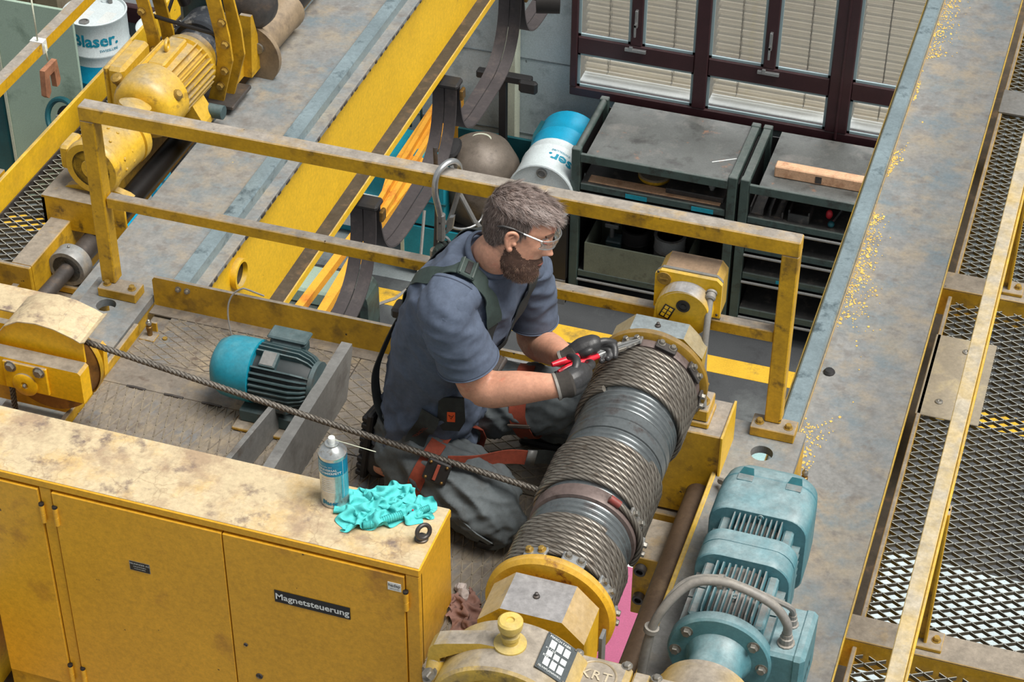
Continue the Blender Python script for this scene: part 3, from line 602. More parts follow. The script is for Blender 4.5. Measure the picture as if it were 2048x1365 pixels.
b = B(); b.box(-3.60, -3.54, 10.2, 10.26, -6.66, -5.55); b.box(-3.80, -3.32, 10.19, 10.27, -5.60, -5.53, .01); b.box(-3.40, -3.24, 10.1, 10.16, -5.62, -5.50, .02)
solo('pump_handle', b, 'black', (-3.57, 10.23, -6.66), 'black tee handle rising behind the brown tank', 'handle')
t = thing('cyan_machine', (-4.55, 9.9, FZ), 'cyan machine housing behind the orange arm', 'machine')
b = B(); b.box(-5.4, -4.28, 9.85, 10.3, FZ, -6.30, .02); part('housing', b, 'tealp', t); b = B(); b.box(-5.38, -4.3, 9.80, 9.86, FZ+.1, -6.75, .01); part('lower_panel', b, 'white', t)
for k in range(7):
    b = B(); b.cyl((-4.95+k*.1, 10.33, -6.3), (-4.95+k*.1, 10.33, -5.75), .012, 6); part('guard_bar', b, 'cart', t)
# ---------------------------------------------------------------- orange arm, green machine
t = thing('orange_lifting_arm', (-4.1, 9, FZ), 'orange forked arm reaching along the hall under the cable loops', 'arm')
b = B(); b.prism([(-4.22, 10.3), (-3.98, 10.3), (-3.96, 9.1), (-4.02, 8.0), (-4.06, 7.9), (-4.10, 8.6), (-4.22, 9.2)], 'z', -6.06, -5.98); b.prism([(-4.19, 10.3), (-4.15, 10.3), (-4.08, 8.6), (-4.12, 8.6)], 'z', -5.98, -5.93); b.prism([(-4.07, 10.3), (-4.03, 10.3), (-3.99, 8.2), (-4.03, 8.2)], 'z', -5.98, -5.92); part('boom', b, 'orange', t)
b = B(); b.prism([(-4.15, 8.9), (-4.09, 8.9), (-4.17, 7.2), (-4.235, 7.2)], 'z', -6.05, -5.98); part('fork_arm', b, 'orange', t)
b = B(); b.prism([(-4.08, 8.1), (-3.99, 8.1), (-3.98, 6.9), (-4.04, 6.9)], 'z', -6.05, -5.98); part('fork_arm', b, 'orange', t)
b = B(); b.box(-4.2, -4.0, 10.28, 10.45, FZ, -5.95); part('mast', b, 'orange', t)
b = B(); b.box(-4.42, -4.12, 6.75, 7.25, -6.3, -6.0, .04); b.box(-4.4, -4.15, 6.9, 7.1, FZ, -6.3); part('end_block', b, 'black', t)
t = thing('green_machine', (-4.5, 8.5, FZ), 'dark green machine with an arched guard beside the yellow floor line', 'machine')
b = B(); b.box(-5.0, -4.25, 8.1, 8.75, FZ, -6.95, .02); part('base', b, 'cart', t)
b = B(); b.box(-4.95, -4.3, 8.45, 8.8, -6.95, -6.80, .02); part('bed', b, 'pgreen', t)
b = B(); b.prism([(-4.42, FZ), (-4.42, -6.75)]+[(-4.26+.16*math.cos(math.radians(a)), -6.75+.16*math.sin(math.radians(a))) for a in range(180, -1, -20)]+[(-4.10, FZ), (-4.17, FZ), (-4.17, -6.78)]+[(-4.26+.09*math.cos(math.radians(a)), -6.78+.09*math.sin(math.radians(a))) for a in range(0, 181, 20)]+[(-4.35, FZ)], 'y', 8.35, 8.6); part('arch_guard', b, 'cart', t)
b = B(); b.lathe([(.001, 0), (.24, 0), (.26, .02), (.26, .5), (.001, .5)], (-5.0, 8.75, -6.80), (0, 0, 1), 28); part('round_tank', b, 'grey', t)
b = B(); b.tube([(-3.95, 9.3, -6.4), (-3.9, 9.0, -6.9), (-4.0, 8.7, FZ+.3), (-4.25, 8.5, FZ+.25), (-4.4, 8.45, -6.85)], .014, 6); solo('hose', b, 'cabler', (-4.0, 8.9, FZ), 'pale hose hanging beside the orange arm', 'hose')
# ---------------------------------------------------------------- left background
t = thing('partition_panel', (-7.55, 9.4, FZ), 'pale green standing panel left of the oil barrels', 'panel')
b = B(); b.box(-7.85, -7.1, 9.4, 9.43, FZ, -5.15, .004); part('board', b, 'pgreen', t); b = B(); b.box(-7.875, -7.85, 9.39, 9.44, FZ, -5.15); part('edge_trim', b, 'cream', t)
t = thing('hand_wheel', (-7.21, 9.2, -6.1), 'dark green hand wheel in front of the pale green panel', 'wheel')
b = B(); b.torus((-7.21, 9.2, -6.1), (-.25, -.9, .35), .165, .026, 28, 8); part('rim', b, 'tealdk', t); b = B(); b.lathe([(.10, 0), (.10, .08), (.03, .1), (.03, .14), (.001, .14)], (-7.17, 9.30, -6.13), (-.25, -.9, .35), 18); part('hub', b, 'blk', t)
b = B(); b.box(-7.27, -7.07, 9.2, 9.23, -6.12, -6.09); part('spoke', b, 'grey', t)
b = B(); b.cyl((-7.18, 9.27, -6.12), (-7.18, 9.27, FZ), .05, 12); part('column', b, 'blk', t)
t = thing('plastic_curtain', (-7.9, 9.6, -5.6), 'cloudy plastic sheet hanging behind the upper left handrail', 'curtain')
b = B(); n_ = 19
pts = [(-8.6+i*.055, 9.7+.03*math.sin(i*1.3)+.02*math.sin(i*2.9)) for i in range(n_)]
b.add([(x, y, z) for x, y in pts for z in (-6.0, -4.6)], [(2*i, 2*i+2, 2*i+3, 2*i+1) for i in range(n_-1)], True); part('sheet', b, 'film', t)
b = B(); b.box(-8.7, -7.55, 9.69, 9.72, -4.62, -4.58); part('hanging_rail', b, 'grey', t)
b = B(); b.box(-8.6, -7.56, 10.0, 10.4, FZ, -5.35, .03); solo('brown_bin', b, mat('brown_bin', (150, 138, 116), .6, var=.25, vs=3, stain=((110, 96, 74), .4, 2)), (-7.9, 10.2, FZ), 'brown bulky bin seen through the plastic sheet', 'bin')
b = B(); b.cyl((-7.88, 9.5, FZ), (-7.84, 9.5, -4.9), .028, 8); solo('wooden_pole', b, mat('pole_wood', (196, 150, 96), .6), (-7.86, 9.5, FZ), 'thin wooden pole standing before the plastic sheet', 'pole')
b = B(); b.box(-8.3, -7.93, 9.44, 9.49, FZ, -5.7, .01); solo('blue_crate', b, 'tealdk', (-8.1, 9.46, FZ), 'dark blue upright board at the left edge of the picture', 'board')
t = thing('cyan_trestle', (-6.75, 9.7, FZ), 'cyan trestle on the hall floor below the drive shaft', 'trestle')
b = B(); b.box(-7.05, -6.45, 9.5, 9.62, -6.78, -6.66, .01); part('beam', b, 'drumb', t); 
for x in (-7.0, -6.55):
    b = B(); b.box(x, x+.06, 9.4, 9.62, FZ, -6.78); part('leg', b, 'drumb', t)
b = B(); b.box(-7.1, -6.4, 9.1, 9.5, FZ, FZ+.14, .01); part('foot_plate', b, 'drumb', t)
# pink machine far below the rope drum
t = thing('pink_machine', (-1.2, 5.9, FZ), 'pink plate and chrome parts on the hall floor seen below the rope drum', 'machine')
b = B(); b.prism([(-1.62, 5.0), (-1.00, 5.0), (-.98, 6.42), (-1.13, 6.42), (-1.13, 5.98), (-1.62, 5.98)], 'z', FZ+.55, FZ+.6); part('top_plate', b, 'pink', t)
b = B(); b.lathe([(.001, .001), (.022, .001), (.022, .004)], (-1.235, 5.83, FZ+.6), n=14); part('hole', b, 'dgrey', t)
b = B(); b.box(-1.7, -.9, 4.9, 6.9, FZ, FZ+.3); part('base', b, 'magd', t)
b = B(); b.box(-1.7, -1.14, 6.5, 6.9, FZ+.3, FZ+.62); part('side_block', b, 'magd', t)
b = B(); b.lathe([(.05, 0), (.09, .01), (.09, .06), (.05, .07), (.05, .2), (.001, .2)], (-1.18, 6.32, FZ+.3), n=18); part('chrome_knob', b, 'alu', t)
for k in range(4):
    b = B(); b.cyl((-1.6, 6.08+k*.09, FZ+.42), (-1.2, 6.12+k*.09, FZ+.42), .02, 8); part('chrome_rod', b, 'alu', t)
b = B(); b.box(-1.45, -1.16, 6.0, 6.14, FZ+.5, FZ+.56, .01); part('clear_cover', b, 'white', t)
b = B(); b.box(-.99, -.94, 5.1, 6.35, FZ+.3, FZ+.57); part('rail', b, 'white', t)
# pale machine seen between railing and right girder
t = thing('teal_bench', (-.75, 7.0, FZ), 'pale teal bench with a bright edge below the right railing post', 'bench')
b = B(); b.box(-1.6, -.3, 6.9, 7.9, FZ+.35, FZ+.45, .01); part('top', b, mat('pale_teal', (140, 172, 172), .5, var=.08), t); b = B(); b.box(-1.6, -.3, 6.87, 6.905, FZ+.44, FZ+.465); part('bright_edge', b, 'white', t)
for x in (-1.5, -.4):
    b = B(); b.box(x-.04, x+.04, 7.0, 7.8, FZ, FZ+.35); part('leg', b, 'cart', t)
# ================================================================ festoon cable under the left girder
t = thing('festoon_cable', (-1.17, 1.5, -.56), 'dark flat crane cables hanging in loops below the left girder', 'cable')
def loop(y0, y1, dz, x, w, b):
    P = []
    for i in range(33):
        a = PI*i/32; c = math.cos(a); y = (y0+y1)/2+(y1-y0)/2*(abs(c)**.55)*(-1 if c > 0 else 1)*1.0
        P.append((x, y, -.60-dz*(math.sin(a)**.8)))
    b.ribbon(P, (1, 0, 0), w, .007)
cy = [.62, 1.45, 2.30, 3.10, 3.9]
for i in range(4):
    for x in (-1.217, -1.167):
        b = B(); loop(cy[i]+.02, cy[i+1]-.02, .30 if i else .32, x, .046, b); part('cable_loop', b, 'cable', t)
for y in cy:
    c = part('cable_carrier', B().box(-1.25, -1.135, y-.035, y+.035, -.60, -.575, .008), 'black', t)
    b = B(); b.box(-1.235, -1.205, y-.02, y+.02, -.575, -.545); part('hanger', b, 'brass', c); b = B(); b.box(-1.135, -1.12, y-.018, y+.018, -.65, -.605, .004); part('clip', b, 'brass', c)
b = B(); b.lathe([(.02, -.05), (.055, -.048), (.055, .048), (.02, .05)], (-1.02, 3.05, -.60), (1, .3, 0), 20); b.box(-1.16, -1.02, 3.03, 3.07, -.60, -.57); part('end_roller', b, 'black', t)
# ================================================================ expanded-metal walkways
def expmesh(x0, x1, y0, y1, z, w=.0011, h=.0115):
    """grating of crossing upright bars, clipped to the frame"""
    b = B()
    for dx, dy in ((.028, .0155), (.028, -.0155)):
        L = math.hypot(dx, dy); dx /= L; dy /= L; nx, ny = -dy, dx; sp = .0281
        cs = [(x*nx+y*ny) for x in (x0, x1) for y in (y0, y1)]; k = math.ceil(min(cs)/sp)
        while k*sp < max(cs):
            px, py = nx*k*sp, ny*k*sp; k += 1; lo, hi = -9, 9
            for p, d, a, c in ((px, dx, x0, x1), (py, dy, y0, y1)):
                u, v = sorted(((a-p)/d, (c-p)/d)); lo = max(lo, u); hi = min(hi, v)
            if hi-lo < .006: continue
            A = (px+dx*lo, py+dy*lo); E_ = (px+dx*hi, py+dy*hi); ox, oy = nx*w, ny*w
            b.add([(A[0]-ox, A[1]-oy, z-h), (A[0]-ox, A[1]-oy, z), (A[0]+ox, A[1]+oy, z), (A[0]+ox, A[1]+oy, z-h), (E_[0]-ox, E_[1]-oy, z-h), (E_[0]-ox, E_[1]-oy, z), (E_[0]+ox, E_[1]+oy, z), (E_[0]+ox, E_[1]+oy, z-h)], [(0, 4, 5, 1), (1, 5, 6, 2), (2, 6, 7, 3), (0, 3, 7, 4)])
    return b
M['gmesh'] = mat('galvanised_mesh', (96, 88, 72), .45, .3, var=.2, vs=6, dust=((186, 190, 186), 1.3), stain=((84, 74, 56), .3, 9))
wk = thing('walkway_grating', (1.2, 1, -.23), 'diamond patterned steel grating walkway beside the right girder', 'walkway')
for y0, y1 in ((-1.6, -.47), (-.355, 1.05), (1.17, 2.9)):
    part('grating_panel', expmesh(.875, 1.75, y0, y1, -.235), 'gmesh', wk, kind='stuff')
    b = B(); b.box(.862, .874, y0-.01, y1+.01, -.26, -.222, .002); part('edge_angle', b, 'yeld', wk)
    b = B(); b.box(.874, 1.75, y0-.012, y0, -.25, -.222, .002); part('edge_angle', b, 'yeld', wk)
for y in (-.46, 1.065):
    b = B(); b.box(.817, 1.8, y, y+.088, -.205, -.20, .002); b.box(.817, 1.8, y, y+.006, -.30, -.205); part('cross_beam', b, 'yeld', wk, 'dusty yellow cross beam')
b = B(); b.box(.86, 1.8, 2.15, 2.3, -.225, -.215, .002); part('cross_beam', b, 'grey', wk)
cp = thing('cover_plate', (.945, .67, -.22), 'dusty steel plate screwed over the right walkway mesh', 'plate')
b = B(); b.box(.858, 1.036, .482, .862, -.228, -.222, .002); part('plate', b, mat('dusty_plate', (146, 136, 118), .55, .1, var=.1, vs=6, stain=((170, 156, 124), .45, 9)), cp)
for x, y in ((.955, .80), (.915, .55)):
    b = B(); b.lathe([(.012, 0), (.011, .003), (.004, .005), (.001, .002)], (x, y, -.222), n=12); part('screw', b, 'bolt', cp)
hr = thing('handrail', (1.0, 0, .25), 'yellow handrail along the right walkway with a dusty worn top', 'railing')
b = B(); b.box(.984, 1.022, -1.8, 3.2, .243, .25, .002); part('rail_top', b, mat('dusty_rail_top', (214, 176, 60), .5, var=.1, dust=((186, 176, 156), 1.05, 9), stain=((150, 140, 124), .3, 12)), hr)
b = B(); b.box(1.0175, 1.0225, -1.8, 3.2, .20, .243); part('rail_web', b, 'yelc', hr)
b = B(); b.box(1.0235, 1.030, -1.8, 3.2, .225, .248, .002); part('rail_lip', b, 'yelc', hr)
for y in (-.41, 1.118):
    b = B(); b.box(1.012, 1.034, y-.004, y+.004, -.19, .243); b.box(1.028, 1.036, y-.018, y+.018, -.19, .243, .002); part('post', b, 'yel', hr)
    b = B(); b.box(1.0, 1.075, y-.032, y+.032, -.20, -.188, .002); part('base_plate', b, 'yeld', hr)
    b = B(); b.hexb((1.058, y, -.188), (0, 0, 1), .009, .012); part('bolt', b, 'bolty', hr)
# left walkway
wl_ = thing('walkway_grating', (-1.95, 1, -.2), 'diamond patterned steel grating walkway beyond the drive motors at left', 'walkway')
part('grating_panel', expmesh(-2.03, -1.855, .27, 3.0, -.205), 'gmesh', wl_, kind='stuff')
b = B(); b.box(-2.035, -2.03, .1, 3.0, -.23, -.195); part('edge_angle', b, 'dgrey', wl_)
b = B(); b.prism([(-1.862, -.18), (-1.862, -.19), (-1.805, -.19), (-1.805, -.42), (-1.795, -.42), (-1.795, -.183), (-1.798, -.18)], 'y', .262, 3.0); part('inner_channel', b, 'yeld', wl_, 'yellow channel with a dusty top')
b = B(); b.box(-2.03, -1.795, .248, .262, -.36, -.18, .003); part('end_plate', b, 'yeld', wl_)
b = B(); b.box(-2.6, -1.95, .02, .035, -.46, -.2, .003); b.box(-1.86, -1.84, -.4, .25, -.46, -.25); part('side_plate', b, 'yeld', wl_)
b = B(); b.box(-2.05, -2.038, -.6, 3.2, -.215, -.098, .002); solo('walkway_kickplate', b, 'yelc', (-2.044, 1, -.2), 'long yellow kickplate along the outer edge of the left walkway', 'kickplate')
b = B(); b.prism([(-2.9, .40), (-2.10, .40), (-2.06, .44), (-2.06, .6), (-2.9, .6)], 'z', -.13, -.10); solo('corner_plate', b, 'yeld', (-2.3, .5, -.12), 'dusty yellow plate at the left picture edge beside the kickplate', 'plate')
hl = thing('handrail', (-2.02, 1, .25), 'yellow handrail with a taped cord at the upper left', 'railing')
b = B(); b.prism([(-2.032, .25), (-1.994, .25), (-1.994, .212), (-1.999, .212), (-1.999, .245), (-2.032, .245)], 'y', -.6, 3.2); part('rail_top', b, 'yel', hl)
b = B(); b.prism([(-2.035, .252), (-1.991, .252), (-1.991, .21), (-1.9975, .2105), (-2.035, .249)], 'y', .815, .842); part('tape_band', b, 'white', hl, 'pale tape wrapped round the rail')
ck = thing('wooden_fork', (-2.0, .82, .15), 'small weathered two pronged wooden piece hanging from the upper left handrail', 'fork')
b = B(); b.tube([(-1.985, .82, .245), (-1.98, .815, .19)], .003, 6); b.tube([(-2.01, .822, .254), (-2.015, .83, .42)], .003, 6); part('cord', b, 'cream', ck)
WD = mat('weathered_wood', (150, 104, 78), .7, var=.2, vs=20)
b = B(); b.prism([(.775, .175), (.855, .175), (.862, .10), (.852, .085), (.835, .085), (.832, .145), (.80, .145), (.797, .09), (.78, .075), (.765, .09)], 'x', -1.99, -1.972); part('fork_body', b, WD, ck)
# ================================================================ long travel drive on the left girder side
t = thing('drive_shaft', (-1.74, .3, -.24), 'grey drive shaft running in a bearing beside the left girder', 'shaft')
b = B(); b.cyl((-1.745, -.1, -.245), (-1.725, .75, -.25), .0245, 24); part('shaft', b, 'dgrey', t)
b = B(); b.cyl((-1.727, .66, -.25), (-1.715, 1.9, -.252), .036, 20); part('shaft_sleeve', b, 'blk', t)
b = B(); b.cyl((-1.735, .42, -.25), (-1.73, .56, -.25), .035, 24); part('collar', b, 'dgrey', t)
g = thing('shaft_bearing', (-1.737, .40, -.3), 'round pillow block bearing on the drive shaft', 'bearing')
b = B(); b.lathe([(.047, -.012), (.060, -.012), (.062, -.008), (.062, .040), (.058, .044), (.044, .044)], (-1.737, .37, -.247), (0.02, 1, 0), 32); part('outer_ring', b, 'steel', g)
b = B(); b.lathe([(.047, -.012), (.047, .0), (.027, .004)], (-1.737, .37, -.247), (0.02, 1, 0), 28); part('seal_ring', b, 'black', g)
b = B(); b.lathe([(.034, -.012), (.034, .006), (.0262, .006), (.0262, -.012), (.034, -.012)], (-1.737, .37, -.247), (0.02, 1, 0), 24); part('inner_ring', b, 'dgrey', g)
b = B(); b.box(-1.83, -1.64, .35, .42, -.335, -.308, .004); part('foot', b, 'yeld', g)
for x in (-1.805, -1.665):
    b = B(); b.hexb((x, .385, -.308), (0, 0, 1), .012, .016); part('bolt', b, 'bolt', g)
b = B(); b.lathe([(.004, 0), (.004, .006), (.002, .008)], (-1.737, .39, -.185), n=8); part('nipple', b, 'bolt', g)
b = B(); b.box(-1.84, -1.60, .28, .50, -.40, -.336, .004); solo('bearing_block', b, 'yeld', (-1.72, .39, -.37), 'yellow block carrying the drive shaft bearing', 'block')
b = B(); b.box(-1.79, -1.56, .06, .20, -.34, -.30, .004); solo('shaft_bracket', b, 'yeld', (-1.67, .13, -.32), 'yellow bracket under the near end of the drive shaft', 'bracket')
t = thing('motor_bracket', (-1.74, .8, -.1), 'yellow channel brackets with dusty tops carrying the drive motors', 'bracket')
b = B(); b.prism([(-1.885, .512), (-1.60, .512), (-1.60, .575), (-1.70, .60), (-1.75, .90), (-1.885, .90)], 'z', -.108, -.10); part('top_plate', b, 'yeld', t, 'dusty top plate')
b = B(); b.box(-1.885, -1.60, .512, .522, -.215, -.108); part('front_flange', b, 'yel', t)
b = B(); b.prism([(.512, -.108), (.53, -.108), (.53, -.23), (.512, -.22)], 'x', -1.885, -1.875); part('side_flange', b, 'yeld', t)
b = B(); b.box(-1.87, -1.63, .96, 1.25, -.115, -.108, .003); part('top_plate', b, 'dgrey', t)
# flange motor with louvred face
m1 = thing('flange_motor', (-1.72, .6, 0), 'dusty yellow flange motor with a louvred round face', 'motor')
A1 = (0.06, 1, 0)
b = B(); b.lathe([(.066, -.004), (.088, -.004), (.095, .006), (.095, .02), (.090, .028)], (-1.722, .56, 0), A1, 40); part('front_ring', b, 'yelm', m1)
b = B(); b.lathe([(.090, .028), (.091, .17), (.086, .172), (.086, .178), (.094, .18), (.094, .21), (.07, .235)], (-1.722, .56, 0), A1, 40); part('body', b, 'yelm', m1)
b = B(); b.lathe([(.066, -.004), (.066, .03), (.001, .03)], (-1.722, .56, 0), A1, 32); part('fan_cavity', b, 'blk', m1)
for k in range(-4, 5):
    z = k*.0135; w = math.sqrt(max(0, .066**2-z*z))-.001
    b = B(); b.box(-1.722-w, -1.722+w, .562, .572, z-.0025, z+.0025, R=Matrix.Rotation(-.4, 3, 'X')); part('louvre', b, 'yelm', m1)
b = B(); b.lathe([(.001, -.006), (.033, -.006), (.036, -.002), (.036, .008)], (-1.722, .56, -.002), A1, 24); part('centre_cap', b, 'yelm', m1)
b = B(); b.box(-1.835, -1.80, .57, .66, -.03, .055, .008); part('terminal_box', b, 'yelm', m1)
for a in (60, 80, 15, -8, 150, 110):
    for y in (.61, .66):
        c = (-1.72+.09*math.cos(math.radians(a)), y, .09*math.sin(math.radians(a))); b = B(); b.hexb(c, (math.cos(math.radians(a)), 0, math.sin(math.radians(a))), .005, .006, False); part('bolt', b, 'yelm', m1)
for sx in (-1, 1):
    b = B(); b.prism([(-1.72+sx*.045, -.075), (-1.72+sx*.10, -.09), (-1.72+sx*.115, -.0995), (-1.72+sx*.03, -.0995)], 'y', .575, .60); part('foot', b, 'yelm', m1)
b = B(); b.cyl((-1.71, .76, .02), (-1.70, .86, .03), .045, 20); b.lathe([(.03, 0), (.052, .01), (.052, .04), (.03, .05)], (-1.69, .79, .06), (.2, .3, .9), 16); part('rear_neck', b, 'yelm', m1)
# finned motor
m2 = thing('finned_motor', (-1.7, 1.0, .03), 'large dusty yellow finned electric motor on the left walkway', 'motor')
A2 = (0.03, 1, 0); c2 = Vector((-1.70, .85, .03)); Au = Vector(A2).normalized()
b = B(); b.lathe([(.001, 0), (.07, .002), (.095, .012), (.108, .035), (.111, .06), (.111, .13), (.106, .132)], c2, A2, 44); part('fan_cowl', b, 'yelm', m2)
b = B(); b.lathe([(.088, .128), (.088, .32), (.10, .325), (.10, .345), (.07, .35), (.07, .37), (.04, .38)], c2, A2, 36); part('body', b, 'yelm', m2)
for k in range(30):
    a = 2*PI*k/30
    if math.sin(a) > .93: continue
    d = Vector((math.cos(a), 0, math.sin(a))); p = c2+Au*.225+d*.097; b = B(); R = Matrix((Vector((math.cos(a), 0, math.sin(a))), Au, Vector((-math.sin(a), 0, math.cos(a))))).transposed()
    b.box(-.0125, .0125, -.095, .095, -.0026, .0026); b.xf(Matrix.Translation(p) @ R.to_4x4()); part('cooling_fin', b, 'yelm', m2)
b = B(); b.box(-1.73, -1.67, .99, 1.165, .10, .136, .006); part('top_pad', b, 'yelm', m2)
b = B(); b.torus((-1.70, 1.08, .152), (1, .2, 0), .017, .006, 20, 8); part('lifting_eye', b, 'yelm', m2)
for sx in (-1, 1):
    b = B(); b.prism([(-1.70+sx*.05, -.06), (-1.70+sx*.10, -.02), (-1.70+sx*.135, -.085), (-1.70+sx*.135, -.107), (-1.70+sx*.03, -.107)], 'y', 1.02, 1.10); part('foot', b, 'yelm', m2)
tb_ = part('terminal_box', B().box(-1.875, -1.815, .98, 1.18, -.09, .095, .012), 'yelm', m2)
b = B(); b.box(-1.89, -1.872, .985, 1.175, -.085, .09, .006); part('box_lid', b, 'yelm', tb_)
b = B(); b.lathe([(.016, 0), (.016, .025), (.02, .03), (.02, .042), (.012, .046)], (-1.795, .93, .07), (-.2, -.4, 1), 12); part('cable_fitting', b, 'bolty', m2)
b = B(); b.lathe([(.014, 0), (.018, .01), (.018, .03), (.01, .04)], (-1.615, .93, .06), (.6, -.2, .6), 10); part('clamp_fitting', b, 'bolty', m2)
# brake with lever arms
br = thing('shoe_brake', (-1.69, 1.33, .03), 'drum brake with two dirty yellow lever arms beside the finned motor', 'brake')
b = B(); b.lathe([(.05, -.06), (.075, -.055), (.08, -.02), (.095, -.02), (.104, -.012), (.104, .085), (.095, .09), (.04, .09)], (-1.69, 1.30, .03), A2, 40); part('brake_drum', b, mat('worn_brake_drum', (70, 74, 80), .35, .5, var=.2, stain=((150, 150, 148), .35, 20)), br)
b = B(); b.lathe([(.055, -.10), (.075, -.095), (.08, -.055)], (-1.69, 1.30, .03), A2, 32); part('coupling', b, 'yeld', br)
def arm(P, y0, y1, lab=None):
    b = B(); b.prism(P, 'y', y0, y1); return part('lever_arm', b, 'yeld', br, lab)
arm([(-1.63, -.10), (-1.575, -.10), (-1.53, .06), (-1.535, .15), (-1.56, .30), (-1.61, .30), (-1.585, .14), (-1.585, .05)], 1.195, 1.205)
arm([(-1.60, -.10), (-1.56, -.10), (-1.51, .06), (-1.515, .15), (-1.54, .30), (-1.575, .30), (-1.56, .14), (-1.555, .05)], 1.245, 1.255)
arm([(-1.825, -.08), (-1.785, -.08), (-1.79, .10), (-1.83, .32), (-1.875, .32), (-1.835, .10)], 1.195, 1.205)
arm([(-1.80, -.08), (-1.76, -.08), (-1.765, .10), (-1.805, .32), (-1.85, .32), (-1.81, .10)], 1.25, 1.26)
b = B(); b.tube([(-1.86, 1.22, .17), (-1.70, 1.21, .155), (-1.54, 1.205, .14)], .007, 8); part('tie_rod', b, 'blk', br)
b = B(); b.cyl((-1.90, 1.25, .30), (-1.56, 1.21, .285), .016, 12); part('upper_rod', b, 'yeld', br)
for x, z in ((-1.55, .12), (-1.56, .02), (-1.58, -.04), (-1.555, .2), (-1.84, .19), (-1.81, .05)):
    b = B(); b.hexb((x, 1.194, z), (0, -1, 0), .012, .014); part('pivot_bolt', b, 'bolty', br)
b = B(); b.box(-1.66, -1.53, 1.17, 1.32, -.115, -.10, .003); part('brake_base', b, 'dgrey', br)
b = B(); b.cyl((-1.66, 1.10, -.08), (-1.53, 1.10, -.08), .024, 16); part('cross_tube', b, 'dteal', br)
gb_ = thing('travel_gearbox', (-1.70, 1.55, .05), 'dark green gear case behind the drum brake', 'gearbox')
b = B(); b.box(-1.83, -1.60, 1.42, 1.62, -.09, .17, .02); part('case', b, 'dteal', gb_); b = B(); b.box(-1.80, -1.63, 1.41, 1.60, .17, .19, .006); part('lid', b, 'dteal', gb_)
b = B(); b.lathe([(.02, 0), (.02, .05), (.03, .055), (.03, .09), (.015, .1)], (-1.79, 1.40, .12), (-.2, -.2, 1), 14); b.tube([(-1.80, 1.38, .2), (-1.815, 1.32, .12), (-1.80, 1.28, .02), (-1.81, 1.27, -.03)], .006, 6); part('valve', b, 'blk', gb_)
b = B(); b.lathe([(.001, .04), (.055, .036), (.078, .016), (.088, -.016), (.093, -.016), (.084, .022), (.058, .044), (.001, .048)], (-1.58, 1.46, .12), (.25, -.9, .1), 36)
solo('dished_cover', b, 'dgrey', (-1.545, 1.47, .12), 'dark dished round cover above the brown tube behind the brake', 'cover')
b = B(); b.prism([(1.36, -.10), (1.47, -.10), (1.40, .12), (1.385, .12)], 'x', -1.585, -1.545); b.prism([(1.25, -.1), (1.37, -.1), (1.37, .0)], 'x', -1.585, -1.575); solo('gusset_bracket', b, 'yeld', (-1.56, 1.4, -.1), 'dirty yellow gusset between brake and girder', 'bracket')
t = thing('axle_tube', (-1.58, 1.7, -.06), 'large brown axle tube beyond the brake', 'tube')
b = B(); b.lathe([(.12, -.02), (.12, 0), (.066, 0), (.066, .28), (.069, .285), (.069, .31), (.05, .32)], (-1.592, 1.45, -.06), (0.02, 1, 0), 36); part('tube', b, mat('brown_tube_dusty', (140, 122, 98), .6, var=.15, vs=7, stain=((110, 96, 80), .4, 9)), t)
b = B(); b.cyl((-1.59, 1.75, -.06), (-1.57, 2.6, -.06), .045, 24); part('shaft', b, 'blk', t)
b = B(); b.lathe([(.012, -.02), (.012, 0), (.02, .004), (.02, .012), (.001, .014)], (-1.545, 1.43, -.02), (0, -1, 0), 10); part('flange_bolt', b, 'bolt', t)
b = B(); b.lathe([(.014, 0), (.018, .02), (.015, .035), (.008, .05), (.001, .052)], (-1.597, 1.265, -.14), (0, 0, 1), 14); solo('white_cap', b, 'white', (-1.597, 1.265, -.14), 'small white paint-splashed knob at the edge of the left girder', 'knob')
ch = thing('drive_chain', (-1.585, 2.0, -.1), 'dark chain strip with bright link holes beside the left girder', 'chain')
b = B(); b.box(-1.625, -1.59, 1.72, 2.7, -.132, -.126, .002); part('chain_band', b, 'black', ch)
for k in range(18):
    y = 1.76+k*.05; b = B(); b.lathe([(.001, .002), (.011, .002), (.013, 0)], (-1.607, y, -.126), n=12); part('link_pin', b, 'cream', ch)
# ================================================================ rope drum
DX, DZ = .258, .31
def rope_mesh(b, P, N, r, lay=.135, n=18, ph=0.0, lobes=6):
    """six-strand rope: P points, N reference normals; section lobes twist along the length"""
    P = np.array(P, float); N = np.array(N, float); k = len(P)
    T = np.gradient(P, axis=0); T /= np.linalg.norm(T, axis=1)[:, None]
    N -= T*(N*T).sum(1)[:, None]; N /= np.linalg.norm(N, axis=1)[:, None]; Bn = np.cross(T, N)
    s_ = np.concatenate([[0], np.cumsum(np.linalg.norm(np.diff(P, axis=0), axis=1))])
    th = np.arange(n)*2*PI/n
    rad = r*(.84+.16*np.abs(np.cos(lobes/2*th))**.6)
    tw = ph+s_*2*PI/lay; A = th[None, :]+tw[:, None]
    V = P[:, None, :]+rad[None, :, None]*(np.cos(A)[:, :, None]*N[:, None, :]+np.sin(A)[:, :, None]*Bn[:, None, :])
    F = [(i*n+j, i*n+(j+1) % n, (i+1)*n+(j+1) % n, (i+1)*n+j) for i in range(k-1) for j in range(n)]
    f0 = len(b.f); b.add(V.reshape(-1, 3).tolist(), F, True)
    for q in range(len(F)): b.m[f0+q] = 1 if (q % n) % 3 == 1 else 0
    b.add(V.reshape(-1, 3).tolist(), [tuple(range(n))[::-1], tuple(range((k-1)*n, k*n))])
dr = thing('rope_drum', (DX, -.66, DZ), 'large winch drum wound with steel rope, running between gearbox and far bearing', 'winch drum')
